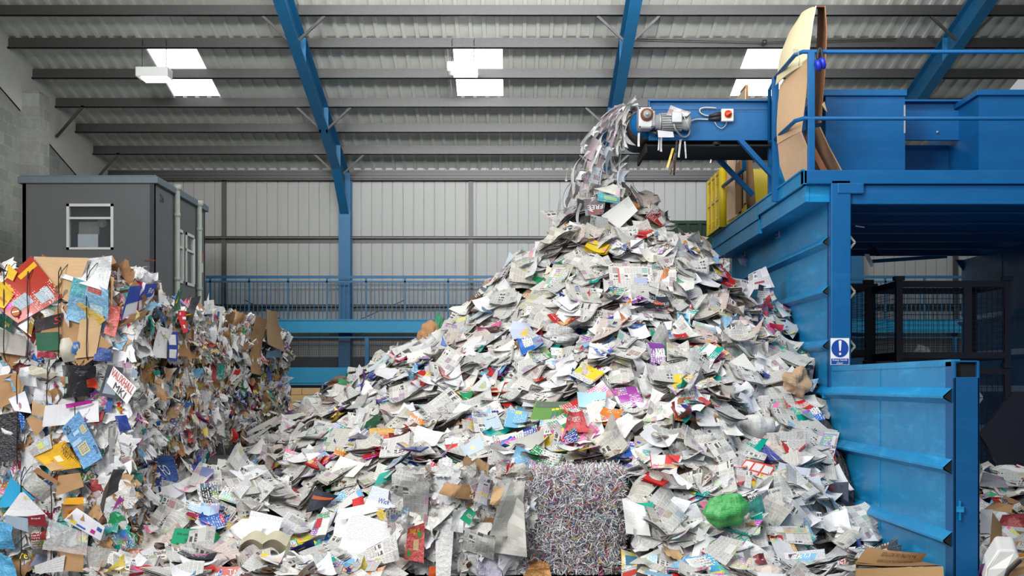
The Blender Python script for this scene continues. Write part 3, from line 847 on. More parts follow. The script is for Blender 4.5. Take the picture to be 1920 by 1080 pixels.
mb = MB(); mb.tube([(vx(1345), YV + .02, vz(266)), (vx(1345), YV2 - .1, vz(266))], .045, 12); mb.build('return_roller', M['rubber'], conv)
mb = MB(); mb.beam((vx(1385), YV - .03, vz(262)), (vx(1452), YV - .03, vz(335)), .05, .09, (0, 1, 0)); mb.build('support_bracket', M['blue'], conv)
k2 = F / YV2
mb = MB(); mb.beam(((1345 - 960) / k2, YV2, H + (720 - 296) / k2), ((1412 - 960) / k2, YV2, H + (720 - 366) / k2), .05, .09, (0, 1, 0)); mb.build('support_bracket', M['blue'], conv)
mb = MB(); mb.box(2.98, 3.30, YV + .10, YV + .14, 3.78, vz(264)); mb.build('support_plate', M['blue_wall'], conv)
mb = MB(); mb.box(2.93, 2.975, YV + .1, YV + .2, 3.80, vz(264)); mb.build('support_leg', M['blue'], conv)
# geared motor
gm = empty('gear_motor', (vx(1240), YV - .12, vz(240)), 'grey gear motor with a rusty hub bolted to the side of the conveyor', 'motor')
mb = MB(); mb.box(vx(1193), vx(1221), YV - .24, YV - .02, vz(248), vz(208)); mb.box(vx(1196), vx(1226), YV - .2, YV - .05, vz(244), vz(213)); bevel(mb.build('gearbox', M['grey_metal'], gm), .02, 3)
mb = MB(); hc = np.array((vx(1209), YV - .24, vz(223)))
mb.tube([hc, hc - (0, .02, 0)], .072, 24); mb.build('rusty_flange', M['rust'], gm)
mb = MB(); mb.tube([hc - (0, .02, 0), hc - (0, .045, 0)], .045, 20); mb.tube([hc - (0, .045, 0), hc - (0, .07, 0)], .02, 12)
for q in range(4):
    for (bxp, bzp) in ((1195, 210), (1219, 210), (1195, 246), (1219, 246)): pass
mb.build('hub', M['grey_metal'], gm)
for (bxp, bzp) in ((1196, 211), (1218, 211), (1196, 245), (1218, 245)):
    mb = MB(); mb.tube([(vx(bxp), YV - .24, vz(bzp)), (vx(bxp), YV - .255, vz(bzp))], .009, 6); mb.build('bolt', M['galv'], gm)
mb = MB(); ax = lambda p: np.array((vx(p), YV - .13, vz(233)))
mb.tube([ax(1222), ax(1226), ax(1226.1), ax(1233), ax(1233.1), ax(1236)], [.06, .06, .085, .085, .10, .10], 24)
mb.tube([ax(1236), ax(1276), ax(1284), ax(1291), ax(1291.5)], [.082, .082, .095, .09, .03], 28)
for i in range(22):
    a = 2 * PI * i / 22; d = np.array((0, math.cos(a), math.sin(a)))
    mb.beam(ax(1238) + d * .088, ax(1275) + d * .088, .006, .026, d)
mb.build('motor_body', M['grey_metal'], gm)
mb = MB(); mb.box(vx(1255), vx(1274), YV - .27, YV - .18, vz(238), vz(218)); bevel(mb.build('terminal_box', M['grey_metal'], gm), .01)
mb = MB(); mb.tube([(vx(1228), YV - .15, vz(251)), (vx(1232), YV - .15, vz(251))], .02, 12); mb.tube([(vx(1218), YV - .1, vz(249)), (vx(1226), YV - .14, vz(254)), (vx(1240), YV - .12, vz(250))], .016, 8); mb.build('drain_plug', M['galv'], gm)
# isolator switch
sw = empty('isolator_switch', (vx(1362), YV - .05, vz(218)), 'grey isolator box with red rotary knob on a yellow plate, on the conveyor side', 'switch')
mb = MB(); mb.box(vx(1350.5), vx(1373.5), YV - .09, YV - .01, vz(230), vz(206.5)); bevel(mb.build('enclosure', M['white'], sw), .012, 3)
mb = MB(); mb.box(vx(1356), vx(1369.5), YV - .096, YV - .09, vz(224), vz(210)); mb.build('yellow_plate', M['yellow'], sw)
mb = MB(); c = np.array((vx(1362.7), YV - .096, vz(217))); mb.tube([c, c - (0, .018, 0)], .041, 24); mb.beam(c - (.026, .03, .018), c + (.026, -.03, .018), .02, .024, (0, 1, 0)); mb.build('rotary_knob', M['red'], sw)
def cable(pts, r, label, mat='grey_metal'):
    mb = MB()
    q = []
    P_ = [np.array((vx(a), YV - .04 - b, vz(c))) for a, c, b in pts]
    for i in range(len(P_) - 1):
        p0 = P_[max(0, i - 1)]; p1 = P_[i]; p2 = P_[i + 1]; p3 = P_[min(len(P_) - 1, i + 2)]
        for t in np.linspace(0, 1, 7)[:-1]:
            q.append(.5 * ((2 * p1) + (-p0 + p2) * t + (2 * p0 - 5 * p1 + 4 * p2 - p3) * t * t + (-p0 + 3 * p1 - 3 * p2 + p3) * t ** 3))
    q.append(P_[-1])
    mb.tube(q, r, 8)
    return tag(mb.build('cable', M[mat]), label, 'cable')
cable([(1350, 216, .02), (1338, 217, 0), (1324, 218, 0), (1313, 213, 0), (1312, 206, 0), (1322, 203, 0), (1342, 204, 0)], .010, 'grey cable looping back from the isolator box to the conveyor rim')
cable([(1350, 223, .02), (1330, 225, 0), (1305, 225, 0), (1292, 230, .02)], .010, 'straight grey cable between the isolator box and the motor')
cable([(1361, 230, .03), (1359, 237, 0), (1352, 242, 0), (1344, 238, 0), (1339, 230, 0)], .006, 'thin grey cable loop hanging under the isolator box')
cable([(1259, 240, .20), (1263, 250, .18), (1278, 259, .05), (1290, 254, .02), (1292, 235, .02)], .010, 'grey cable drooping below the motor')
for a, b in (((1350, 215), (1328, 219)), ((1350, 223), (1327, 225))):
    mb = MB(); mb.tube([(vx(a[0]), YV - .06, vz(a[1])), (vx((a[0] + b[0]) / 2), YV - .05, vz((a[1] + b[1]) / 2)), (vx(b[0]), YV - .045, vz(b[1]))], [.026, .022, .012], 10); o = mb.build('cable_gland', M['rubber']); o.parent = sw; o.matrix_parent_inverse = Matrix.Translation(-sw.location)

# hoppers on the deck
hop = empty('hopper', (3.8, 15.3, 3.78), 'plain blue steel hopper box with a folded rim behind the handrail, beside the tall cardboard', 'hopper')
k = F / 14.8; xa, xb, zt = (1548 - 960) / k, (1697 - 960) / k, H + (720 - 171) / k
mb = MB(); mb.box(xa, xb, 14.8, 16.4, 3.78, zt); mb.build('body', M['blue'], hop)
mb = MB(); mb.box(xa - .03, xb + .012, 14.76, 16.44, zt - .055, zt + .01); bevel(mb.build('rim', M['blue'], hop), .006)
mb = MB(); mb.box(xb - .015, xb + .001, 14.79, 14.81, zt - .45, zt - .15); mb.build('edge_strip', M['grey_metal'], hop)
hop = empty('infeed_trough', (4.6, 15.6, 3.78), 'recessed blue trough section between the two hopper boxes', 'conveyor section')
y = 15.25; k = F / y; zz = lambda p: H + (720 - p) / k
mb = MB(); mb.box(xb, 4.96, y, y + .03, zz(262), zz(207)); mb.box(xb, 4.96, y + .08, y + .1, zz(210), zz(189)); mb.build('side_plate', M['blue'], hop)
mb = MB(); mb.box(xb, 4.96, y - .02, y + .1, zz(190.5), zz(187)); mb.build('rim', M['blue'], hop)
mb = MB(); mb.box(xb, 4.96, y - .02, y + .03, zz(263), zz(260)); mb.build('lower_flange', M['blue'], hop)
mb = MB(); mb.box(xb, 4.96, y + .35, y + .38, 3.78, zz(262)); mb.build('back_plate', M['blue'], hop)
mb = MB(); c = np.array(((1757 - 960) / k, y, zz(248))); mb.tube([c, c - (0, .02, 0)], .014, 8); mb.build('bolt', M['grey_metal'], hop)
hop = empty('hopper', (6.5, 15.3, 3.78), 'wide blue steel hopper box with folded rim running out at the edge of the photo', 'hopper')
k = F / 14.6; xa = (1835 - 960) / k; zt = H + (720 - 171) / k
mb = MB(); mb.box(xa, 9.0, 14.6, 16.4, 3.78, zt); mb.build('body', M['blue'], hop)
mb = MB(); mb.box(xa - .03, 9.0, 14.56, 16.44, zt - .05, zt + .01); bevel(mb.build('rim', M['blue'], hop), .006)

# handrail
YR = YA + .02; kR = F / YR
rx = lambda p: (p - 960) / kR
rz_ = lambda p: H + (720 - p) / kR
hr = empty('handrail', (5, YR, 3.8), 'blue tubular handrail along the front of the deck, turning the corner by the cardboard', 'handrail')
zt, zm = rz_(97), rz_(222); xc = 2.90
mb = MB(); mb.tube([(xc, 15.3, zt), (xc, YR + .14, zt), (xc + .05, YR, zt), (10.5, YR, zt)], .022, 12); mb.build('top_rail', M['blue'], hr)
mb = MB(); mb.tube([(xc, 15.45, zm), (xc, YR + .14, zm), (xc + .06, YR, zm), (10.5, YR, zm)], .022, 12); mb.build('middle_rail', M['blue'], hr)
for x in (rx(1521), 6.7, 8.7):
    mb = MB(); mb.box(x - .035, x + .035, YR - .02, YR + .03, 3.78, zt); bevel(mb.build('post', M['blue'], hr), .006)
mb = MB(); mb.box(xc - .035, xc + .035, 15.25, 15.31, 3.66, zt); mb.build('post', M['blue'], hr)
mb = MB(); mb.tube([(xc, 15.62, zm + .02), (xc, 15.62, zt - .06), (xc, 15.36, zt - .02)], .02, 8); mb.tube([(xc, 15.62, zm + .02), (xc, 15.3, zm)], .02, 8); mb.build('gap_hoop', M['blue'], hr)
mb = MB()
for i in range(5): mb.tube([P(1488 + i * 2.2, 92, YR - .03), P(1489 + i * 2.2, 102, YR - .03)], .004, 5)
mb.tube([P(1497, 100, YR - .03), P(1499, 112, YR - .03), P(1498, 124, YR - .02)], .004, 5); mb.build('wire_binding', M['grey_metal'], hr)
hr2 = empty('handrail', (2.9, 17.9, 3.8), 'short blue tubular rail and post behind the conveyor brackets', 'handrail')
mb = MB(); mb.tube([P(1355, 350, 19.0), P(1392, 320, 17.6)], .025, 10); mb.build('middle_rail', M['blue'], hr2)
mb = MB(); mb.beam(P(1385, 400, 18.3), P(1385, 296, 18.3), .06, .06); mb.build('post', M['blue'], hr2)
mb = MB(); mb.beam(P(1395, 320, 17.6), P(1395, 280, 17.6), .05, .05); mb.build('post', M['blue'], hr2)

# ear defenders on the rail
ear = empty('ear_defenders', P(1538, 112, YR), 'blue cup ear defenders with black band hung on the top handrail', 'ear defenders')
mb = MB(); c = P(1537, 110, YR - .06); mb.tube([c + (-.055 * math.cos(t) * .45, -.012, .10 * math.sin(t)) for t in np.linspace(-.2, PI + .2, 14)], .014, 8); mb.build('headband', M['rubber'], ear)
for s, yy in ((-1, 0), (1, .02)):
    c = P(1534 if s < 0 else 1543, 122 if s < 0 else 118, YR - .06); mb = MB(); mb.tube([c + (-.03 * 1, 0, -.01), c + (-.022, 0, -.005), c + (.012, 0, 0), c + (.022, 0, .004)], [.02, .05, .055, .03], 16)
    for v in mb.v: v[:, 2] = c[2] + (v[:, 2] - c[2]) * 1.15
    mb.build('ear_cup', M['earblue'], ear)

# tall cardboard stood on end behind the rail
def board(name, pts, th, label, tint, parent=None, lip=None):
    """flat corrugated sheet from 3D corner points"""
    p = [np.asarray(a, float) for a in pts]
    n = nrm(np.cross(p[1] - p[0], p[2] - p[0]))
    mb = MB(); c = sum(p) / len(p); u = nrm(p[1] - p[0]); v_ = np.cross(n, u)
    k = len(p); vv = [a for a in p] + [a + n * th for a in p]
    uv = [((a - c) @ u, (a - c) @ v_, 3) for a in vv]
    mb.add(vv, [tuple(range(k)), tuple(range(k, 2 * k))[::-1]] + [(i, i + k, (i + 1) % k + k, (i + 1) % k) for i in range(k)], 0, uv, tint)
    o = mb.build(name, M['card'], parent)
    if parent is None and label: tag(o, label, 'cardboard sheet')
    elif label: o['label'] = label
    return o
CR = lin(240, 226, 184); BR = lin(222, 186, 146); DK = lin(110, 72, 50)
cb = empty('cardboard_sheet', P(1515, 320, 14.6), 'giant folded pale cardboard sheet standing on end behind the corner of the handrail', 'cardboard sheet')
mb = MB()
# curved pale face, built as a grid between its near and far edges
def face(nearp, farp, th, tint, name, nseg=14, bulge=.04):
    near = [P(*a) for a in nearp]; far = [P(*a) for a in farp]
    def interp(L, t):
        t = t * (len(L) - 1); i = min(int(t), len(L) - 2); return L[i] * (1 - (t - i)) + L[i + 1] * (t - i)
    v = []; uv = []; m = 8
    for i in range(nseg + 1):
        a = interp(near, i / nseg); b = interp(far, i / nseg)
        for j in range(m + 1):
            t = j / m; q = a * (1 - t) + b * t + np.array((-bulge * math.sin(PI * t), 0, 0)); v.append(q); uv.append((t * .8, i / nseg * 1.2, 3))
    nv = len(v); v += [q + np.array((th, 0.002, 0)) for q in v]; uv += uv
    f = []
    for i in range(nseg):
        for j in range(m):
            a = i * (m + 1) + j; f.append((a, a + 1, a + m + 2, a + m + 1)); f.append((a + nv, a + m + 1 + nv, a + m + 2 + nv, a + 1 + nv))
        a = i * (m + 1); f.append((a, a + m + 1, a + m + 1 + nv, a + nv)); a += m; f.append((a, a + nv, a + m + 1 + nv, a + m + 1))
    for j in range(m):
        f.append((j, j + nv, j + 1 + nv, j + 1)); a = nseg * (m + 1) + j; f.append((a, a + 1, a + 1 + nv, a + nv))
    mb = MB(); mb.add(v, f, 0, uv, tint, False); return mb.build(name, M['card'], cb)
face([(1529, 11, 14.35), (1523, 40, 14.35), (1518, 78, 14.35), (1513, 118, 14.35)], [(1500, 30, 15.1), (1480, 60, 15.1), (1462, 105, 15.1), (1454, 160, 15.1)], .012, CR, 'pale_panel')
face([(1515, 108, 14.3), (1512, 150, 14.3), (1507, 200, 14.3), (1501, 246, 14.3)], [(1462, 160, 15.05), (1458, 200, 15.05), (1456, 240, 15.05), (1457, 270, 15.05)], .012, BR, 'brown_panel', 10, .01)
face([(1500, 246, 14.3), (1512, 275, 14.32), (1524, 318, 14.34)], [(1458, 268, 15.05), (1462, 310, 15.05), (1474, 345, 15.0)], .014, lin(218, 182, 148), 'kicked_out_base', 6, 0)
face([(1546, 11, 14.4), (1549, 60, 14.4), (1546, 130, 14.4), (1538, 230, 14.4)], [(1533, 12, 15.1), (1532, 60, 15.1), (1528, 140, 15.1), (1520, 235, 15.1)], .012, lin(150, 105, 72), 'back_panel', 10, 0)
face([(1536, 238, 14.35), (1553, 275, 14.37), (1577, 320, 14.39)], [(1505, 245, 15.0), (1518, 275, 15.0), (1530, 320, 15.0)], .014, lin(190, 148, 112), 'kicked_out_base', 6, 0)
mb = MB(); v = [P(1527, 11, 14.36), P(1546, 11, 14.4), P(1536, 12, 15.1), P(1502, 28, 15.1)]; mb.prism(v, (0, 0, -.012), 0, DK); mb.build('folded_top', M['card'], cb)
mb = MB(); mb.prism([P(1541, 196, 14.38), P(1546, 190, 14.36), P(1551, 210, 14.3), P(1546, 206, 14.36)], (0, .003, 0), 0, lin(225, 200, 160)); mb.build('torn_flap', M['card'], cb)
board('cardboard_sheet', [P(1508, 260, 14.5), P(1514, 250, 14.5), P(1552, 320, 14.5), P(1540, 322, 14.5)], .012, 'narrow dark edged cardboard strip leaning in the foot of the giant folded sheet', lin(150, 100, 70))
board('cardboard_sheet', [P(1363, 415, 18.9), P(1363, 300, 18.9), P(1381, 292, 18.7), P(1381, 405, 18.7)], .012, 'pale cardboard sheet standing next to the yellow crate on the deck', lin(222, 190, 160))
board('cardboard_sheet', [P(1378, 395, 18.4), P(1378, 187, 18.4), P(1397, 166, 17.8), P(1397, 380, 17.8)], .012, 'tall pale cardboard sheet whose slanted top shows above the conveyor', lin(215, 195, 160))
for i, (a, b, tp) in enumerate(((1388, 1391, 300), (1393, 1396.5, 300), (1397.5, 1403, 159))):
    board('cardboard_sheet', [P(a, 396 - i * 6, 17.9), P(a, tp, 17.9), P(b, tp, 17.9), P(b, 392 - i * 6, 17.9)], .4, 'upright brown cardboard sheet edge on behind the conveyor, ' + ('nearest the yellow crate', 'between two others', 'tallest of three')[i], lin(165, 120, 85))
mb = MB(); mb.tube([P(1402, 296, 18.3), P(1411, 417, 18.3)], .06, 10, 0, lin(190, 150, 105)); tag(mb.build('cardboard_tube', M['card']), 'leaning cardboard tube behind the conveyor bracket', 'cardboard tube')

# yellow crates
def crate(x0, x1, y0, y1, z0, z1, label):
    t = empty('plastic_crate', ((x0 + x1) / 2, (y0 + y1) / 2, z0), label, 'crate', 'yellow plastic crates on the deck')
    def side(y0, y1, x, name):
        mb = MB(); w = y1 - y0; h = z1 - z0; T = .04
        for q in np.linspace(y0, y1 - .09, 4): mb.box(x - .02, x + .03, q, q + .09, z0, z1)
        mb.box(x, x + .02, y0, y1, z0 + .12, z1 - .2)
        for zz in (z1 - .05, z0, z0 + h * .5): mb.box(x - .015, x + .03, y0, y1, zz, zz + .05)
        for i in range(4): mb.box(x - .005, x + .01, y0, y1, z1 - .18 + i * .035, z1 - .165 + i * .035); mb.box(x - .005, x + .01, y0, y1, z0 + .03 + i * .035, z0 + .042 + i * .035)
        for q in np.arange(y0, y1, .06): mb.box(x - .005, x + .01, q, q + .018, z1 - .2, z1 - .04); mb.box(x - .005, x + .01, q, q + .018, z0 + .04, z0 + .18)
        return mb.build(name, M['yellow'], t)
    side(y0, y1, x0, 'slotted_side')
    mb = MB(); mb.box(x0, x1, y0, y0 + .04, z0, z1); mb.box(x0, x1, y1 - .04, y1, z0, z1); mb.box(x1 - .04, x1, y0, y1, z0, z1); mb.box(x0, x1, y0, y1, z0, z0 + .05); bevel(mb.build('body', M['yellow'], t), .012)
    mb = MB(); mb.tube([(x0 + .03, y0 + .01, z0), (x0 + .03, y0 + .01, z1 + .01)], .05, 14); mb.build('corner_post', M['yellow'], t)
crate(2.86, 3.55, 19.0, 20.25, 3.80, 4.60, 'yellow slotted plastic crate on the far corner of the blue deck, beside pale cardboard')
crate(3.42, 3.9, 19.3, 20.2, 4.2, 4.62, 'yellow slotted plastic crate mostly hidden behind the conveyor brackets and cardboard')
mb = MB(); mb.box(2.95, 3.95, 19.1, 20.25, 3.78, 3.86); tag(mb.build('wooden_board', M['card']), 'board under the yellow crate on the deck', 'board')
mb = MB(); mb.box(3.4, 3.92, 19.28, 20.22, 3.86, 4.2); tag(mb.build('dark_box', M['cabin_post']), 'dark box carrying the hidden yellow crate behind the conveyor', 'box')

# wire cages inside the bunker
def cage(x0, x1, y0, y1, z0, z1, label, skew=0):
    t = empty('wire_cage', ((x0 + x1) / 2, (y0 + y1) / 2, z0), label, 'cage', 'dark wire mesh cages in the bunker')
    T = .035
    for x in (x0, x1):
        for y in (y0, y1):
            mb = MB(); mb.box(x - T, x + T, y - T, y + T, z0 - .05, z1); mb.box(x - .055, x + .055, y - .055, y + .055, z1, z1 + .045); mb.build('corner_post', M['dark_steel'], t)
    mb = MB()
    for z in (z0 + .04, z1 - .04):
        for y in (y0, y1): mb.box(x0, x1, y - .03, y + .03, z - .035, z + .035)
        for x in (x0, x1): mb.box(x - .03, x + .03, y0, y1, z - .035, z + .035)
    mb.box((x0 + x1) / 2 + .15 - .03, (x0 + x1) / 2 + .21, y0 - .02, y0 + .02, z0, z1)
    mb.build('frame', M['dark_steel'], t)
    for nm in range(4):
        mb = MB(); r = .0020
        if nm < 2:
            y = (y0, y1)[nm]
            for x in np.arange(x0, x1, .062): mb.box(x - r, x + r, y - r, y + r, z0, z1)
            for z in np.arange(z0, z1, .062): mb.box(x0, x1, y - r, y + r, z - r, z + r)
        else:
            x = (x0, x1)[nm - 2]
            for y in np.arange(y0, y1, .062): mb.box(x - r, x + r, y - r, y + r, z0, z1)
            for z in np.arange(z0, z1, .062): mb.box(x - r, x + r, y0, y1, z - r, z + r)
        mb.build('mesh_panel', M['dark_steel'], t)
    mb = MB(); mb.box(x0, x1, y0, y1, z0 - .01, z0 + .01); mb.build('base_plate', M['dark_steel'], t)
    return t
def cz_(p, y): return H + (720 - p) * y / F
def cx_(p, y): return (p - 960) * y / F
yq = 15.6
cage(cx_(1685, yq), cx_(1888, yq), yq, yq + 1.15, cz_(673, yq), cz_(526, yq), 'large dark wire mesh cage on top of another cage, with papers on its base')
cage(cx_(1685, yq), cx_(1888, yq), yq, yq + 1.15, .06, cz_(673, yq) - .10, 'lower dark wire mesh cage carrying the large upper one')
cage(cx_(1500, 16.6), cx_(1628, 16.6), 16.6, 17.7, cz_(668, 16.6), cz_(532, 16.6), 'dark wire mesh cage half hidden behind the bunker post')
cage(cx_(1500, 16.6), cx_(1628, 16.6), 16.6, 17.7, .06, cz_(668, 16.6) - .10, 'dark wire mesh cage at floor level behind the bunker side wall')
# dark plate of the press deeper inside
mb = MB(); y = 14.9
mb.prism([P(1838, 815, y), P(1900, 735, y), P(1925, 735, y), P(1925, 900, y), P(1890, 900, y)], (0, .08, 0))
tag(mb.build('press_plate', M['dark_steel']), 'dark slanted steel plate inside the bunker behind the near post', 'steel plate')
# ------------------------------------------------------------------ sheets of paper
WHITE = [(.80, .80, .80), (.84, .84, .85), (.76, .77, .80), (.80, .79, .74), (.70, .71, .74)]
NEWS = [(.66, .65, .60), (.70, .70, .67), (.60, .60, .58), (.74, .73, .70), (.64, .62, .55), (.68, .67, .63), (.62, .62, .60), (.67, .57, .52)]
MAGC = {'red': (.50, .02, .02), 'crimson': (.35, .01, .04), 'dark blue': (.02, .04, .26), 'blue': (.02, .13, .50), 'light blue': (.20, .48, .72), 'teal': (.0, .32, .26), 'green': (.02, .28, .10),
        'yellow': (.80, .58, .03), 'orange': (.70, .22, .02), 'purple': (.18, .04, .28), 'pink': (.72, .16, .34), 'black': (.02, .02, .03), 'brown': (.13, .06, .03), 'pale grey': (.55, .56, .58), 'white': (.78, .78, .78), 'cream': (.68, .64, .50)}
MAGW = ['white'] * 6 + ['pale grey'] * 4 + ['red'] * 6 + ['black'] * 4 + ['light blue'] * 4 + ['blue'] * 3 + ['dark blue'] * 3 + ['teal'] * 3 + ['green'] * 2 + ['yellow'] * 3 + ['orange'] * 2 + ['crimson'] * 2 + ['purple', 'pink', 'brown', 'cream', 'cream']
CARDC = [lin(186, 146, 104), lin(170, 128, 88), lin(200, 166, 124), lin(150, 112, 76)]

def grid_faces(nu, nv, off=0):
    return [(off + i * (nv + 1) + j, off + (i + 1) * (nv + 1) + j, off + (i + 1) * (nv + 1) + j + 1, off + i * (nv + 1) + j + 1) for i in range(nu) for j in range(nv)]

def relief(U, V, w, h, bend, crumple, r, curl=0.0, nf=4):
    """height over a page: bend, curled corner and sharp folds"""
    a = r.uniform(0, PI)
    s = (U - .5) * w * math.cos(a) + (V - .5) * h * math.sin(a)
    z = bend * (s ** 2) / max(w, h) * 1.9
    if curl:
        a2 = r.uniform(0, 2 * PI); t = (U - .5) * 2 * math.cos(a2) + (V - .5) * 2 * math.sin(a2)
        z = z + curl * np.maximum(0, t - .35) ** 2
    if crumple:
        L = max(w, h)
        for k in range(int(nf * (1.5 if crumple < .03 else 2.6))):
            a = r.uniform(0, PI); s = ((U - .5) * w) * math.cos(a) + ((V - .5) * h) * math.sin(a); p = r.uniform(-.42, .42) * L
            z = z + r.choice((-1, 1)) * crumple * (np.abs(s - p) / L - .3) * r.uniform(.3, 1.25)
    return z

def basis(n, ang):
    n = nrm(n); x = np.cross((0, 1, 0.0), n)
    if np.linalg.norm(x) < .15: x = np.cross((0, 0, 1.0), n)
    x = nrm(x); y = np.cross(n, x)
    c, s = math.cos(ang), math.sin(ang)
    return x * c + y * s, -x * s + y * c, n

def seed3(r): return np.array((r.uniform(0, 40), r.uniform(0, 40), 50.0 * r.randint(0, 60) + 1))

def sheet(mb, c, n, ang, w, h, mat, tint, r, bend=.15, crumple=.02, curl=0, nu=6, nv=5, leaves=1, fold=False, smooth=True, ragged=0.0, nf=4):
    x, y, n = basis(n, ang); c = np.asarray(c, float); sd = seed3(r)
    if fold:   # a paper folded in half: rolled spine, upper and lower leaf
        R = r.uniform(.004, .012); prof = [(w / 2, 0)]
        prof += [(w / 2 - w * t, 0) for t in (.33, .66, .97)]
        prof += [(-w / 2 * .94 - R * 1.2 * math.sin(a), R - R * math.cos(a)) for a in (.6, 1.57, 2.5)]
        prof += [(-w / 2 + w * t, 2 * R + .004 * t) for t in (.03, .25, .5, .75)] + [(w / 2 - r.uniform(-.02, .02), 2 * R + r.uniform(0, .02))]
        P_ = np.array(prof); m = len(P_)
        U = (P_[:, 0] / w + .5)[:, None] * np.ones((1, nv + 1)); V = np.ones((m, 1)) * np.linspace(0, 1, nv + 1)[None]
        Z = P_[:, 1][:, None] + relief(U, V, w, h, bend, crumple, r, curl, nf)
        L = np.concatenate([[0], np.cumsum(np.linalg.norm(np.diff(P_, axis=0), axis=1))])
        v = c + ((U - .5) * w)[..., None] * x + ((V - .5) * h)[..., None] * y + Z[..., None] * n
        uv = np.stack([L[:, None] + 0 * V, V * h, 0 * V], -1) + sd
        mb.add(v.reshape(-1, 3), grid_faces(m - 1, nv), mat, uv.reshape(-1, 3), tint, smooth)
        leaves -= 1
    U, V = np.meshgrid(np.linspace(0, 1, nu + 1), np.linspace(0, 1, nv + 1), indexing='ij')
    st = r.getstate()
    for k in range(max(0, leaves)):
        r.setstate(st)
        Z = relief(U, V, w, h, bend, crumple, r, curl, nf)
        r2 = random.Random(k * 77 + int(abs(c[0]) * 1e4) % 9973)
        ox, oy, oa = (r2.uniform(-.012, .012), r2.uniform(-.01, .01), r2.uniform(-.05, .05)) if k else (0, 0, 0)
        uu = (U - .5) * w + ox; vv = (V - .5) * h + oy
        if ragged:
            rg = np.array([r2.gauss(0, 1) for _ in range(U.size)]).reshape(U.shape)
            edge = ((U < .01) | (U > .99) | (V < .01) | (V > .99))
            uu = uu + rg * ragged * w * edge * .5; vv = vv + np.roll(rg, 3) * ragged * h * edge * .5
        u2 = uu * math.cos(oa) - vv * math.sin(oa); v2 = uu * math.sin(oa) + vv * math.cos(oa)
        lift = (-.0035 * k) * (1 + 1.5 * U * (k % 2))
        v = c + u2[..., None] * x + v2[..., None] * y + (Z + lift)[..., None] * n
        uv = np.stack([U * w, V * h, 0 * U], -1) + sd
        mb.add(v.reshape(-1, 3), grid_faces(nu, nv), mat, uv.reshape(-1, 3), tint, smooth)

# ------------------------------------------------------------------ the heap
XP, YP = 1.20, 16.7
_ph = [(nrg.uniform(.6, 3.4), nrg.uniform(0, PI), nrg.uniform(0, 6), nrg.uniform(.015, .04)) for _ in range(9)]
def heap(x, y):
    x = np.asarray(x, float); y = np.asarray(y, float)
    dx, dy = x - XP, y - YP; r = np.hypot(dx, dy)
    z = np.interp(r, [0, .5, .94, 1.59, 2.23, 3.26, 4.15, 4.6, 5.2, 7.0], [3.44, 3.38, 3.20, 2.56, 2.04, 1.40, .92, .62, .22, -1.0]) + .14 * np.clip(dx / 1.5, 0, 1) + .16 * np.clip((1.2 - np.abs(dx)) / 1.2, 0, 1) * np.clip(r - 1.6, 0, 1) - .26 * np.clip((14.2 - y) / 1.5, 0, 1) * np.clip(x - 2, 0, 1)
    dome = 3.38 + .56 * (1 - (np.minimum(r, .62) / .62) ** 2.2)
    z = np.where(r < .62, np.maximum(z, dome), z)
    left = .85 * np.exp(-(((x + 2.75) / .85) ** 2 + ((y - 13.2) / 1.2) ** 2))
    z = np.maximum(z, left)
    z = np.maximum(z, .10 + .08 * np.sin(x * 2.1 + 1) * np.cos(y * 1.7))
    nz = 0
    for f, a, p, am in _ph: nz = nz + am * np.sin(f * (x * math.cos(a) + y * math.sin(a)) * 2 + p)
    z = z + nz * np.clip((z - .05) * 2, .15, 1)
    # around the two bales in front
    near = np.clip((1.35 - np.abs(x)) / .3, 0, 1)
    lim = .86 + 1.05 * np.maximum(0, y - 12.8)
    z = np.where(near > 0, np.minimum(z, lim * near + z * (1 - near)), z)
    z = np.where((np.abs(x) < 1.02) & (y < 12.9), np.where(y < 12.2, .0, np.where(y < 12.65, .55, .93)), z)
    return z
def heap_n(x, y):
    e = .08
    return nrm((-(heap(x + e, y) - heap(x - e, y)) / (2 * e), -(heap(x, y + e) - heap(x, y - e)) / (2 * e), 1))
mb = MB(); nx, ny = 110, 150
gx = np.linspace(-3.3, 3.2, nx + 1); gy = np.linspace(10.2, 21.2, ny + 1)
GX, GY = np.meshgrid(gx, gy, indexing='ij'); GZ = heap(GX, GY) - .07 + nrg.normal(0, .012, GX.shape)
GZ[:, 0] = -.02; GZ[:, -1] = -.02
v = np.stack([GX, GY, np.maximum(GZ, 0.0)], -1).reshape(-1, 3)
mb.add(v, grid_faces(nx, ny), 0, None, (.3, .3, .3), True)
tag(mb.build('waste_paper_heap', M['core']), 'dense crushed paper in the depth of the great pile of waste paper', 'waste paper', None, 'stuff')

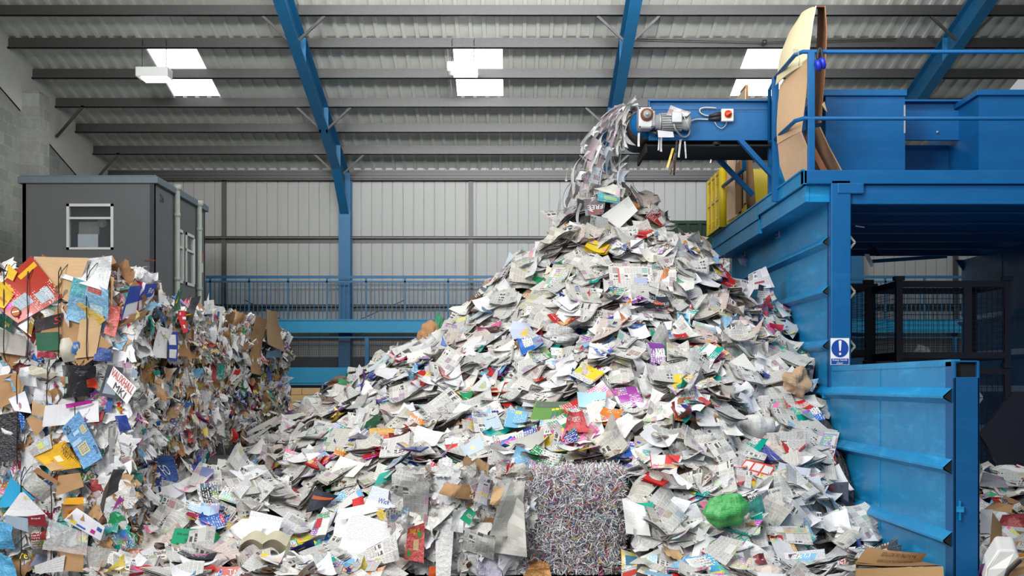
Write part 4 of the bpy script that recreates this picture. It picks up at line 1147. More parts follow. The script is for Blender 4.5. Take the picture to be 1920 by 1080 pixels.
# the finds one can name, laid where the photo shows them
LAND = []
def hit(px, py):
    """first point of the heap along a sight line"""
    t = 10.3; best = None
    while t < 20:
        q = P(px, py, t)
        if q[2] < heap(q[0], q[1]) and -3.3 < q[0] < 3.25: return q
        g = q[2] - heap(q[0], q[1])
        if -3.2 < q[0] < 3.2 and (best is None or g < best[0]): best = (g, q)
        t += .03
    q = best[1]; q[2] = float(heap(q[0], q[1]))
    return q
def find(name, kind, corners, tint, label, cat, text=(), bend=.12, crumple=.018, lift=.17, leaves=1, dep=None, fac=.55, blocks=(), curl=0, group=None, smooth=True, nf=4, parent=None, parent_n=None):
    """corners in order (0,0),(1,0),(1,1),(0,1) of the page; text=(word,(u0,v0,u1,v1),ink)"""
    cx = sum(c[0] for c in corners) / 4; cy = sum(c[1] for c in corners) / 4
    if dep is None:
        q = hit(cx, cy); hn = heap_n(q[0], q[1])
    else:
        q = P(cx, cy, dep); hn = np.array((0, -1.0, .15)); lift = 0
    view = nrm(np.array((0, 0, H)) - q)
    n = nrm(hn * (1 - fac) + view * fac) if parent is None else np.array((0, -1.0, 0)) if parent_n is None else np.array(parent_n)
    q = q + hn * lift
    O = np.array((0, 0, H)); pts = []
    for c in corners:
        d = P(c[0], c[1], 10.0) - O
        pts.append(O + d * (((q - O) @ n) / (d @ n)))
    S0 = quad_surf(*pts); r = random.Random(hash((int(cx), int(cy))) % 99991)
    w = np.linalg.norm(pts[1] - pts[0]); h = np.linalg.norm(pts[3] - pts[0])
    nn = nrm(np.cross(pts[1] - pts[0], pts[3] - pts[0]))
    if nn @ view < 0: nn = -nn
    pr = r.getstate()
    def S(u, v):
        r.setstate(pr); u = np.asarray(u, float); v = np.asarray(v, float)
        return S0(u, v) + relief(u, v, w, h, bend, crumple, r, curl, nf)[..., None] * nn
    nu, nv = 14, 12
    U, V = np.meshgrid(np.linspace(0, 1, nu + 1), np.linspace(0, 1, nv + 1), indexing='ij')
    sd = seed3(random.Random(int(cx * 7 + cy)))
    mb = MB()
    for k in range(leaves):
        mb.add((S(U, V) - nn * .005 * k + (pts[1] - pts[0]) * .02 * k * (1 if k % 2 else -1)).reshape(-1, 3), grid_faces(nu, nv), MI[kind], (np.stack([U * w, V * h, 0 * U], -1) + sd).reshape(-1, 3), tint, smooth)
    flip = np.cross(pts[1] - pts[0], pts[3] - pts[0]) @ view < 0
    sgn = -1 if flip else 1
    for b in blocks:      # printed panels (u0,v0,u1,v1,colour)
        uu, vv = np.meshgrid(np.linspace(b[0], b[2], 6), np.linspace(b[1], b[3], 6), indexing='ij')
        mk = MI['plain'] if len(b) < 6 else MI[b[5]]
        mb.add((S(uu, vv) + nn * .0025).reshape(-1, 3), grid_faces(5, 5), mk, (np.stack([uu * w, vv * h, 0 * uu], -1) + sd).reshape(-1, 3), b[4], smooth)
    for t in text:
        write(mb, t[0], S, t[1], MI[t[2]], .005 * sgn)
    o = mb.build(name, PAPER, parent)
    if parent is not None:
        if label: o['label'] = label
        return o
    tag(o, label, cat, group)
    LAND.append((cx, cy, label, cat)); FINDS.append((cx, cy, w, h, q))
    return o
FINDS = []
W8 = (.82, .82, .82); NP = (.72, .71, .68)
NC = ('newspaper', 'news'); T = find
T('newspaper', 'news', [(802, 785), (872, 757), (842, 727), (779, 772)], NP, 'newspaper page headed classifieds lying on the middle of the slope', 'newspaper', [('classifieds', (.10, .03, .95, .22), 'ink_blue')], leaves=2, blocks=[(.15, .45, .6, .62, (.45, .55, .72)), (.1, .7, .5, .85, (.6, .66, .75))])
T('magazine', 'plain', [(992, 793), (1058, 789), (1068, 755), (1004, 752)], (.12, .30, .05), 'magazine with green cover showing yellow daffodils in grass', 'magazine', (), .1, .01, blocks=[(.05, .72, .95, .98, (.10, .16, .10)), (.1, .78, .85, .86, (.42, .12, .28)), (.55, .55, .64, .66, (.85, .68, .03)), (.66, .58, .76, .68, (.9, .72, .03)), (.78, .62, .88, .72, (.88, .70, .03)), (.58, .2, .66, .5, (.05, .22, .16)), (.7, .15, .76, .5, (.04, .2, .12))])
T('plastic_bag', 'film', [(1058, 806), (1106, 815), (1092, 772), (1066, 774)], (.62, .02, .03), 'red plastic bag with white lettering just right of the daffodil cover', 'bag', [('OLWORTH', (.05, .55, .75, .8), 'ink_white')], .3, .06)
T('magazine', 'mag', [(1165, 773), (1208, 757), (1194, 727), (1146, 730)], (.42, .07, .42), 'purple and pink magazine cover on the middle of the slope', 'magazine', (), .25, .02)
T('magazine', 'plain', [(1085, 765), (1135, 766), (1137, 735), (1082, 737)], (.42, .68, .80), 'pale blue printed brochure above the red plastic bag', 'brochure', (), .3, .02, blocks=[(.5, .1, 1, .5, (.35, .55, .72), 'mag')])
T('plastic_wrapper', 'film', [(712, 758), (750, 767), (757, 727), (702, 750)], (.10, .03, .26), 'dark purple foil wrapper with orange marks on the left slope', 'wrapper', (), .3, .05, blocks=[(.6, .2, .8, .45, (.7, .15, .02)), (.2, .5, .5, .7, (.5, .4, .7))])
T('plastic_wrapper', 'film', [(693, 806), (697, 830), (750, 820), (747, 800)], (.75, .40, .02), 'crinkled yellow and red wrapper low on the left slope', 'wrapper', (), .3, .06, blocks=[(.5, .05, .95, .6, (.65, .04, .02), 'film')])
T('newspaper', 'news', [(890, 812), (945, 806), (931, 773), (884, 776)], NP, 'newspaper page with a weather map headed Gazette beside the classifieds page', 'newspaper', [('GAZETTE', (.05, .8, .55, .95), 'ink_blue')], blocks=[(.4, .1, .95, .8, (.50, .62, .72)), (.5, .3, .75, .6, (.72, .70, .40))])
T('newspaper', 'news', [(856, 869), (921, 846), (903, 810), (842, 846)], NP, 'newspaper page with a second weather map on the lower slope', 'newspaper', (), .15, .015, blocks=[(.3, .2, .9, .85, (.52, .62, .70)), (.45, .4, .7, .65, (.72, .70, .42))])
T('paper_sheet', 'plain', [(975, 850), (1022, 848), (1022, 809), (956, 832)], (.50, .50, .47), 'creased grey green sheet lying above the two front bales', 'paper sheet', (), .2, .06)
T('leaflet', 'mag', [(838, 856), (866, 840), (880, 820), (834, 821)], (.62, .03, .03), 'red printed leaflet beside the second weather map page', 'leaflet')
T('leaflet', 'plain', [(966, 786), (984, 766), (950, 769), (953, 776)], (.02, .30, .62), 'small bright blue leaflet corner left of the daffodil cover', 'leaflet')
T('leaflet', 'plain', [(700, 912), (748, 893), (759, 877), (712, 890)], (.03, .42, .33), 'teal green card with white border near the left front bale', 'card')
T('leaflet', 'plain', [(683, 948), (754, 958), (762, 925), (700, 912)], (.70, .76, .84), 'pale blue form with a logo beside the left front bale', 'leaflet', [('Wick', (.3, .2, .62, .5), 'ink_blue')])
T('paper_sheet', 'plain', [(610, 1090), (705, 1072), (760, 990), (660, 962)], W8, 'big blank white sheet lying left of the front bales', 'paper sheet', (), .1, .015, lift=.2)
T('paper_sheet', 'plain', [(645, 975), (740, 950), (735, 935), (640, 955)], W8, 'long white folded sheet above the big blank white sheet', 'paper sheet', (), .1, .012)
T('newspaper', 'news', [(680, 1066), (750, 1051), (742, 1000), (668, 1040)], NP, 'newspaper page with close text and a sepia picture beside the red festive wrap', 'newspaper', (), .1, .012, lift=.22, blocks=[(.05, .05, .5, .35, (.45, .36, .24), 'mag')])
T('leaflet', 'plain', [(662, 955), (683, 948), (681, 930), (660, 936)], (.62, .03, .03), 'small red card with white print left of the pale blue form', 'card', lift=.2)
T('leaflet', 'plain', [(1158, 900), (1186, 916), (1192, 893), (1160, 884)], (.02, .34, .20), 'green leaflet with a pale logo above the shredded paper bale', 'leaflet')
T('leaflet', 'plain', [(1198, 962), (1226, 962), (1224, 942), (1190, 944)], (.0, .36, .24), 'green sheet with faint print right of the shredded paper bale', 'leaflet')
T('leaflet', 'mag', [(1222, 878), (1270, 880), (1281, 855), (1218, 852)], (.72, .05, .05), 'red and white shop advert above and right of the shredded bale', 'leaflet')
T('magazine', 'mag', [(1190, 868), (1216, 878), (1219, 845), (1182, 838)], (.25, .42, .60), 'blue magazine cover of a beach scene on the slope above the shredded bale', 'magazine')
T('paper_sheet', 'plain', [(1172, 1000), (1224, 1006), (1205, 948), (1170, 935)], W8, 'plain white sheet leaning on the right side of the shredded bale', 'paper sheet', lift=.2)
T('magazine', 'mag', [(1168, 1095), (1215, 1070), (1195, 1040), (1167, 1030)], (.75, .50, .03), 'catalogue page with a blue car and yellow and red stripes beside the shredded bale', 'magazine', lift=.25, blocks=[(.05, .1, .8, .3, (.6, .05, .03)), (.2, .5, .85, .85, (.05, .22, .34))])
T('newspaper', 'news', [(1440, 868), (1510, 868), (1512, 808), (1437, 812)], (.62, .62, .60), 'upright newspaper page of small adverts near the ribbed blue wall', 'newspaper', (), .12, .012, leaves=2, fac=.75)
T('newspaper', 'news', [(1512, 872), (1558, 880), (1573, 812), (1538, 809)], (.74, .74, .74), 'tall white page with pictures propped against the ribbed blue wall', 'newspaper', (), .15, .01, fac=.75, blocks=[(.1, .28, .45, .5, (.35, .06, .04), 'mag'), (.55, .28, .9, .5, (.35, .08, .05), 'mag'), (.2, .6, .9, .95, (.32, .38, .52), 'mag')])
T('leaflet', 'plain', [(1375, 892), (1434, 908), (1454, 875), (1399, 862)], (.66, .06, .05), 'red and white gridded advert page in front of the blue glossy folder', 'leaflet', (), .08, .01, blocks=[(.04, .08, .3, .92, (.80, .74, .72)), (.36, .54, .62, .92, (.8, .72, .7)), (.68, .54, .96, .92, (.75, .75, .75), 'mag'), (.36, .08, .62, .46, (.75, .70, .70), 'mag'), (.68, .08, .96, .46, (.8, .72, .7))])
T('folder', 'film', [(1420, 868), (1470, 868), (1435, 835), (1424, 852)], (.01, .03, .36), 'shiny dark blue plastic folder near the ribbed blue wall', 'folder', (), .2, .02, fac=.7)
T('paper_sheet', 'plain', [(1455, 895), (1515, 905), (1520, 880), (1460, 868)], (.62, .64, .74), 'sheet with purple grey bands beside the blue glossy folder', 'paper sheet', (), .3, .02, blocks=[(.1, .35, .9, .5, (.25, .25, .4))])
T('newspaper', 'news', [(1422, 962), (1468, 950), (1464, 912), (1398, 928)], NP, 'newspaper page with the headline a special one on the lower right slope', 'newspaper', [('a special one', (.12, .72, .95, .92), 'ink')], .1, .012, lift=.2)
T('newspaper', 'news', [(1437, 912), (1490, 915), (1475, 880), (1440, 885)], (.62, .58, .45), 'page of dense coloured listings above the page headed a special one', 'newspaper', leaves=2)
T('leaflet', 'plain', [(1482, 912), (1499, 897), (1494, 886), (1474, 890)], (.22, .52, .02), 'bright lime green scrap under the bands of purple grey', 'leaflet')
T('plastic_bag', 'film', [(1408, 975), (1440, 968), (1422, 938), (1401, 944)], (.03, .42, .38), 'turquoise plastic bag on the lower right slope', 'bag', (), .4, .08, lift=.2)
T('book', 'plain', [(1545, 938), (1590, 942), (1590, 904), (1548, 905)], (.06, .07, .10), 'dark blue and grey book cover with a number near the ribbed blue wall', 'book', [('202', (.15, .35, .4, .8), 'ink_red')], .1, .01, leaves=3, fac=.7)
T('magazine', 'mag', [(1310, 1082), (1370, 1076), (1328, 1038), (1284, 1047)], (.06, .38, .62), 'bright blue railway leaflet at the bottom of the pile right of the green bag', 'leaflet', [('RAIL', (.1, .7, .5, .92), 'ink_white')], lift=.2)
T('newspaper', 'news', [(1315, 1035), (1360, 1062), (1395, 1015), (1352, 1005)], (.70, .70, .68), 'newspaper with a colour photo lying below the crumpled green bag', 'newspaper', lift=.22)
T('paper_sheet', 'plain', [(1478, 1072), (1552, 1078), (1545, 1030), (1470, 1036)], W8, 'white page printed with a red star shape at the foot of the pile', 'paper sheet', (), .1, .012, lift=.22, blocks=[(.35, .2, .62, .55, (.70, .03, .02)), (.1, .55, .3, .9, (.12, .06, .12))])
T('plastic_wrapper', 'film', [(1415, 1062), (1440, 1056), (1432, 1036), (1412, 1042)], (.28, .01, .02), 'dark red wrapper at the foot of the pile left of the red star page', 'wrapper', (), .3, .05, lift=.2)
T('leaflet', 'plain', [(1568, 1082), (1598, 1078), (1602, 1048), (1572, 1050)], W8, 'green edged Christmas leaflet with red letters near the opened cardboard box', 'leaflet', [('MAS', (.1, .6, .9, .9), 'ink_red')], lift=.25, blocks=[(.0, .0, 1, .25, (.03, .3, .1))])
T('newspaper', 'news', [(1490, 985), (1545, 992), (1540, 960), (1495, 955)], (.72, .72, .72), 'folded newspaper low beside the ribbed blue wall', 'newspaper', leaves=3)
T('newspaper', 'news', [(1433, 1015), (1525, 1022), (1515, 985), (1425, 988)], NP, 'open newspaper with a red box advert near the foot of the pile', 'newspaper', [('Cut', (.12, .14, .32, .4), 'ink_white')], .1, .012, lift=.2, blocks=[(.1, .1, .4, .45, (.62, .03, .03)), (.3, .6, .95, .9, (.68, .6, .3), 'mag')])
T('plastic_wrapper', 'film', [(1468, 800), (1488, 808), (1492, 792), (1470, 790)], (.7, .04, .03), 'red and yellow packet above the upright page of small adverts', 'wrapper', fac=.7)
T('paper_sheet', 'plain', [(1402, 815), (1445, 832), (1450, 800), (1405, 795)], (.62, .61, .58), 'smooth grey rounded sheet left of the upright page of small adverts', 'paper sheet', (), .5, .02)
T('newspaper', 'news', [(1145, 545), (1228, 541), (1222, 499), (1141, 500)], NP, 'newspaper page ending in fieds high on the pile', 'newspaper', [], .08, .01, blocks=[(.55, .2, .85, .5, (.42, .46, .66)), (.9, .1, .98, .9, (.22, .18, .15), 'mag'), (.2, .3, .24, .9, (.6, .15, .1))])
T('newspaper', 'news', [(1086, 612), (1152, 612), (1158, 584), (1090, 580)], NP, 'newspaper page with the upside down headline SIR BONO on the upper slope', 'newspaper', [('SIR BONO', (.9, .6, .12, .30), 'ink'), ('ARISE', (.9, .92, .35, .66), 'ink')], .1, .012)
T('newspaper', 'news', [(1012, 545), (1052, 548), (1078, 498), (1038, 497)], (.62, .60, .47), 'cream coloured map page high on the pile left of the fieds page', 'newspaper', (), .15, .015, blocks=[(.1, .1, .9, .9, (.45, .44, .30), 'mag')])
T('newspaper', 'news', [(970, 575), (1022, 590), (1052, 555), (1002, 545)], (.66, .62, .42), 'cream and yellow map page on the upper left slope', 'newspaper', (), .15, .015)
T('newspaper', 'news', [(972, 612), (1024, 612), (1022, 572), (985, 568)], (.60, .58, .46), 'second cream map page just below the yellow edged one', 'newspaper', (), .15, .015, blocks=[(.1, .15, .9, .9, (.4, .38, .26), 'mag')])
T('envelope', 'plain', [(958, 640), (1003, 628), (992, 608), (960, 600)], (.55, .60, .78), 'pale lilac envelope on the left slope with a yellow tip beside it', 'envelope')
T('leaflet', 'plain', [(975, 628), (1003, 635), (1001, 626), (988, 616)], (.78, .50, .05), 'yellow card tip sticking out beside the pale lilac envelope', 'card')
T('paper_sheet', 'plain', [(1160, 429), (1196, 395), (1178, 368), (1127, 405)], (.72, .72, .70), 'large blank pale sheet draped over the very top of the pile', 'paper sheet', (), .12, .01, lift=.18, fac=.7)
T('paper_sheet', 'plain', [(1112, 357), (1168, 370), (1172, 357), (1150, 346)], (.74, .74, .68), 'pale sheet curling over the topmost edge of the peak', 'paper sheet', (), .4, .02, lift=.18)
T('newspaper', 'news', [(1098, 405), (1132, 402), (1136, 372), (1094, 374)], (.20, .17, .18), 'dark newspaper front page with upside down FREE just below the peak', 'newspaper', [('FREE', (.9, .62, .15, .35), 'ink_white'), ('SUN', (.9, .3, .25, .05), 'ink_red')], .1, .01, lift=.16, fac=.7)
T('newspaper', 'news', [(1055, 435), (1100, 407), (1092, 372), (1048, 402)], (.70, .72, .66), 'newspaper page with colour pictures hanging on the left of the peak', 'newspaper', (), .1, .01, lift=.16, fac=.7, leaves=2, blocks=[(.1, .1, .45, .35, (.3, .4, .5), 'mag'), (.55, .1, .9, .35, (.42, .3, .2), 'mag'), (.1, .5, .45, .75, (.3, .35, .5), 'mag'), (.55, .5, .9, .75, (.3, .28, .36), 'mag')])
T('plastic_wrapper', 'film', [(1120, 376), (1160, 382), (1161, 371), (1121, 360)], (.03, .42, .50), 'turquoise plastic wrapper hanging just below the peak', 'wrapper', (), .1, .03, lift=.24, fac=.7, blocks=[(.3, .3, .9, .8, (.32, .5, .2), 'film')])
T('newspaper', 'news', [(1105, 445), (1143, 440), (1140, 410), (1108, 402)], (.42, .43, .43), 'grey sport page with large lettering slumped below the FREE page', 'newspaper', [('TENT', (.02, .5, .3, .9), 'ink'), ('OP', (.5, .1, .8, .4), 'ink_white')], .1, .015, lift=.16, fac=.65)
T('leaflet', 'plain', [(1122, 447), (1138, 438), (1134, 433), (1119, 441)], (.80, .70, .03), 'small bright yellow leaflet under the peak', 'leaflet', lift=.2)
T('leaflet', 'mag', [(1142, 447), (1184, 446), (1182, 432), (1146, 430)], (.76, .76, .78), 'white card with purple and green logo under the peak', 'card', lift=.16, fac=.7)
T('newspaper', 'news', [(1215, 470), (1265, 482), (1275, 462), (1230, 458)], (.22, .17, .15), 'brown page with white words MAY BE NEXT FOR near the top of the pile', 'newspaper', [('NEXT FOR', (.1, .12, .9, .45), 'ink_white'), ('MAY BE', (.35, .55, .95, .85), 'ink_white')], .06, .008, fac=.7)
T('leaflet', 'plain', [(1010, 475), (1038, 476), (1034, 462), (1020, 460)], (.02, .26, .12), 'green sheet on the left shoulder below the peak', 'leaflet', lift=.2)
T('paper_sheet', 'plain', [(1003, 470), (1028, 468), (1028, 452), (1003, 453)], W8, 'small blank white sheet standing on the left shoulder of the pile', 'paper sheet', lift=.22, fac=.8)
T('magazine', 'mag', [(1035, 678), (1065, 676), (1085, 655), (1032, 650)], (.74, .56, .06), 'yellow edged magazine in the middle of the upper slope', 'magazine')
T('leaflet', 'plain', [(1224, 645), (1247, 650), (1238, 625), (1218, 618)], (.01, .34, .22), 'dark green folded leaflet on the right of the upper slope', 'leaflet')
T('leaflet', 'plain', [(1430, 668), (1462, 669), (1476, 650), (1447, 645)], (.01, .36, .22), 'bright green sheet on the right slope near the bunker wall', 'leaflet', fac=.6)
T('plastic_wrapper', 'film', [(1412, 605), (1440, 598), (1436, 568), (1410, 572)], (.05, .10, .36), 'blue and red crinkled wrapper on the upper right slope', 'wrapper', (), .3, .07, fac=.7, blocks=[(.3, .3, .6, .9, (.55, .03, .03), 'film'), (.7, .1, .95, .5, (.5, .05, .05), 'film')])
T('newspaper', 'news', [(1400, 545), (1452, 540), (1436, 499), (1403, 515)], (.74, .74, .76), 'white page standing up on the upper right shoulder near the blue wall', 'newspaper', (), .3, .02, fac=.8, lift=.2, blocks=[(.3, .3, .7, .4, (.4, .03, .06))])
T('magazine', 'mag', [(1418, 580), (1455, 568), (1448, 538), (1420, 540)], (.03, .03, .06), 'black glossy magazine opened under the standing white page', 'magazine', (), .6, .02, fac=.75, lift=.18)
T('newspaper', 'news', [(1370, 545), (1405, 552), (1400, 525), (1365, 520)], (.66, .66, .66), 'newspaper page with a large picture of a face on the upper right slope', 'newspaper', (), .1, .01, fac=.6, blocks=[(.05, .1, .6, .9, (.30, .24, .2), 'mag')])
T('paper_sheet', 'plain', [(1205, 705), (1240, 715), (1245, 690), (1210, 685)], W8, 'blank white sheet on the middle of the right slope', 'paper sheet')
T('newspaper', 'news', [(1205, 803), (1240, 820), (1245, 775), (1222, 752)], (.74, .74, .70), 'smooth grey white sheet standing on the right of the middle slope', 'newspaper', (), .3, .02, fac=.7)
T('leaflet', 'mag', [(1290, 640), (1335, 655), (1345, 615), (1300, 600)], (.22, .42, .62), 'blue and pink children comic on the right of the upper slope', 'comic', lift=.1)
T('book', 'news', [(535, 958), (583, 950), (577, 927), (530, 936)], (.38, .36, .36), 'grey newspaper with big red letters near the black and orange book', 'newspaper', [('ATTACK', (.1, .2, .9, .5), 'ink_red'), ('THEATRE', (.1, .6, .9, .85), 'ink_red')], .15, .015, leaves=3)
T('book', 'plain', [(575, 962), (612, 950), (635, 930), (590, 916)], (.012, .015, .03), 'black book with an orange stripe on the lower left slope', 'book', (), .3, .01, leaves=3, blocks=[(.05, .55, .95, .72, (.45, .08, .02))])
T('newspaper', 'news', [(303, 1082), (358, 1072), (334, 1023), (283, 1037)], (.78, .76, .72), 'newspaper front page titled Daily Mail at the foot of the pile', 'newspaper', [('Daily Mail', (.08, .82, .92, .96), 'ink'), ('TATMAN', (.2, .03, .9, .16), 'ink')], .1, .01, lift=.25, leaves=2, blocks=[(.12, .55, .6, .72, (.75, .66, .4)), (.2, .3, .9, .5, (.66, .68, .7), 'mag')])
T('leaflet', 'plain', [(319, 1022), (362, 1028), (374, 993), (328, 989)], (.0, .30, .14), 'green sheet with faint black print near the foot of the bales', 'leaflet', [('Safe pay', (.15, .6, .6, .75), 'ink'), ('Safe to', (.55, .3, .9, .45), 'ink')], .1, .01, lift=.22)
T('leaflet', 'plain', [(222, 914), (262, 933), (275, 884), (238, 888)], (.22, .42, .72), 'light blue folded sheet over a grey rag against the end of the bale row', 'leaflet', (), .4, .02, dep=12.4)
T('magazine', 'mag', [(342, 952), (408, 975), (412, 948), (350, 938)], (.42, .62, .78), 'pale blue page with a portrait among crumpled newspapers by the bales', 'magazine', (), .4, .02, lift=.16)
T('paper_sheet', 'plain', [(258, 968), (305, 982), (308, 973), (262, 962)], W8, 'narrow white strip of card sticking out beside the bales', 'paper sheet', lift=.22)
T('paper_sheet', 'plain', [(448, 1042), (505, 1050), (530, 975), (470, 960)], W8, 'large white sheet fanned out on the lower left of the pile', 'paper sheet', (), .15, .02, lift=.2)
T('paper_sheet', 'plain', [(402, 1012), (452, 1022), (480, 975), (455, 972)], W8, 'white sheet overlapping the left edge of the large fanned sheet', 'paper sheet', (), .2, .02, lift=.17)
T('paper_sheet', 'news', [(502, 1008), (535, 1018), (572, 975), (540, 958)], (.74, .74, .78), 'sheet with a black ruled drawing resting on the large fanned sheet', 'paper sheet', (), .1, .01, lift=.26)
T('magazine', 'mag', [(580, 1008), (612, 1004), (620, 960), (595, 965)], (.16, .16, .2), 'dark page with a red oval badge beside the ruled drawing', 'magazine', (), .2, .02, lift=.2, blocks=[(.1, .4, .5, .8, (.5, .03, .05))])
T('leaflet', 'plain', [(545, 1030), (600, 1022), (590, 1014), (550, 1020)], (.62, .62, .04), 'long yellow green printed strip near the open book', 'leaflet', lift=.24)
T('plastic_bag', 'film', [(318, 908), (332, 895), (325, 855), (268, 858)], (.02, .10, .42), 'crumpled blue packet with white letters on top of the loose heap by the bales', 'wrapper', [('FO', (.25, .3, .6, .7), 'ink_white')], .3, .06, lift=.16)
T('newspaper', 'news', [(350, 910), (420, 925), (412, 868), (375, 872)], (.58, .58, .56), 'crumpled grey newspaper with a blue headline panel near the bales', 'newspaper', (), .3, .07, lift=.16, blocks=[(.2, .5, .7, .85, (.16, .2, .36))])
T('leaflet', 'pack', [(395, 1088), (460, 1088), (458, 1060), (397, 1066)], (.6, .1, .08), 'red and blue printed newspaper corner at the bottom edge of the photo', 'newspaper', [('TAM', (.5, .2, .95, .8), 'ink_white')], lift=.2)
T('plastic_wrapper', 'mag', [(225, 1060), (262, 1070), (270, 1030), (240, 1035)], (.26, .07, .03), 'brown and red food leaflet standing against the foot of the bales', 'leaflet', (), .3, .04, lift=.2)

# an open paperback lying face up
ob = empty('book', hit(500, 1062), 'thick cream paged paperback lying open at the bottom left of the pile', 'book')
c0 = hit(500, 1062) + np.array((0, -.1, .16)); r = random.Random(5)
for s, nm in ((-1, 'page_block'), (1, 'page_block')):
    mb = MB(); m = 9
    for j in range(9):
        t = j / 8; v = []; 
        for i in range(m):
            a = i / (m - 1); x = s * a * .20; z = .05 * t + .045 * math.sin(PI * min(1, a * 1.05)) - .10 * a * a * (1.2 - t)
            v += [c0 + np.array((x, -.11, z)), c0 + np.array((x, .12, z + .05))]
        mb.add(v, [(2 * i, 2 * i + 2, 2 * i + 3, 2 * i + 1) for i in range(m - 1)], 0, None, (.56, .52, .38), True)
    mb.build(nm, M['plain'], ob)

# crumpled bags and balls
def wad(name, px, py, rx, ry, mat, tint, label, cat, d=None, lift=.05, rough=1.3, seed=1):
    q = hit(px, py) if d is None else P(px, py, d); k = F / q[1]; r = np.random.RandomState(seed)
    n = 26; th = np.linspace(0, PI, n); ph = np.linspace(0, 2 * PI, n + 1)
    TH, PH = np.meshgrid(th, ph, indexing='ij')
    dx, dy, dz = np.sin(TH) * np.cos(PH), np.sin(TH) * np.sin(PH), np.cos(TH)
    R = np.ones_like(TH)
    for _ in range(26):
        a = nrm(r.normal(size=3)); R = R + rough * r.choice((-1, 1)) * (np.minimum(np.abs((dx * a[0] + dy * a[1] + dz * a[2]) - r.uniform(-.8, .8)), .35) - .2) * r.uniform(.1, .35)
    v = np.stack([q[0] + dx * R * rx / k, q[1] - lift + dy * R * rx / k * .7, q[2] + lift + dz * R * ry / k], -1)
    mb = MB(); uv = np.stack([PH * .1, TH * .1, 0 * TH], -1) + seed
    mb.add(v.reshape(-1, 3), grid_faces(n - 1, n), MI[mat], uv.reshape(-1, 3), tint, False)
    o = mb.build(name, PAPER); tag(o, label, cat); LAND.append((px, py, label, cat)); FINDS.append((px, py, 2 * rx / k, 2 * ry / k, q)); return o
wad('plastic_bag', 1356, 988, 32, 24, 'film', (.02, .42, .06), 'crumpled shiny bright green plastic bag on the lower right slope', 'bag', lift=.16, seed=3)
wad('paper_bag', 1487, 738, 31, 30, 'card', lin(190, 160, 130), 'crumpled brown paper bag high against the ribbed blue wall', 'bag', lift=.12, seed=4)
wad('paper_bag', 806, 644, 19, 22, 'card', lin(196, 148, 104), 'crumpled brown paper bag on the left edge of the slope', 'bag', lift=.12, seed=5)
wad('plastic_bag', 824, 632, 7, 14, 'film', (.01, .36, .16), 'small green scrap tucked beside the crumpled brown paper bag', 'bag', lift=.2, seed=6)
wad('newspaper', 1415, 815, 32, 20, 'plain', (.66, .65, .62), 'rounded bundle of grey white paper on the middle right slope', 'paper', lift=.08, seed=7, rough=.5)
wad('newspaper', 1170 - 120, 640, 30, 20, 'news', (.66, .66, .65), 'crumpled ball of newspaper in the middle of the upper slope', 'newspaper', lift=.06, seed=8)
wad('newspaper', 505, 838, 26, 14, 'news', (.6, .6, .58), 'crumpled newspaper at the far left edge of the slope', 'newspaper', lift=.06, seed=9)
wad('plastic_bag', 1395, 490, 10, 14, 'film', (.18, .22, .45), 'blue and red crumpled wrapper hanging under the keep clear label', 'wrapper', d=18.95, lift=.0, seed=10)

# the mass of loose paper: 300 of each common kind by themselves, nearest the eye, the rest as stuff
def inside(x, y):
    if x < -3.15 and y < 20: return False
    if x > 3.08: return False
    if abs(x) < 1.1 and y < 12.72: return False
    return True
def spot(r):
    while True:
        x = r.uniform(-3.3, 3.1); y = r.uniform(10.6, 18.2)
        if not inside(x, y): continue
        if y > YP + .4 and heap(x, y) < 2.3: continue
        n = heap_n(x, y); q = np.array((x, y, float(heap(x, y)))); v = nrm(np.array((0, 0, H)) - q)
        if n @ v < -.05: continue
        px, py = 960 + x / y * F, 720 - (q[2] - H) / y * F
        if not (-60 < px < 1980) or py > 1140: continue
        if abs(x) < 1.25 and 12.7 < y < 14.3: return q, n, px, py
        if r.random() > .35 + .65 / max(.3, n[2]) * (14.0 / y) * .7: continue
        return q, n, px, py
def level(py): return ('just below the peak' if py < 450 else 'high up' if py < 600 else 'halfway down' if py < 760 else 'on the lower slope' if py < 930 else 'at the foot')
def near_find(px, py):
    b = min(LAND, key=lambda f: (f[0] - px) ** 2 + ((f[1] - py) * 1.2) ** 2)
    dx, dy = px - b[0], py - b[1]
    rel = ('right of' if dx > 0 else 'left of') if abs(dx) > abs(dy) else ('below' if dy > 0 else 'above')
    return rel, b[2]
SHORT = {}
def short(lbl):
    w = lbl.split()
    out = []
    for x in w:
        if x in ('lying', 'on', 'near', 'beside', 'above', 'below', 'just', 'high', 'low', 'at', 'in', 'under', 'left', 'right', 'hanging', 'against', 'tucked', 'resting', 'over', 'among', 'sticking', 'slumped', 'standing', 'propped', 'overlapping', 'leaning', 'ending', 'draped', 'curling', 'opened') and len(out) > 2: break
        out.append(x)
    return ' '.join(out[:6])
USED = {}
def one_label(desc, px, py):
    rel, b = near_find(px, py)
    base = '%s %s, %s the %s' % (desc, level(py), rel, short(b))
    w = base.replace(',', ' ,').split()
    w = ' '.join(w).replace(' ,', ',').split()[:11]
    while w[-1] in ('the', 'of', 'with', 'a', 'and', 'in', 'on', 'to', 'by', 'its', 'small', 'pale', 'white', 'red'): w.pop()
    return ' '.join(w)

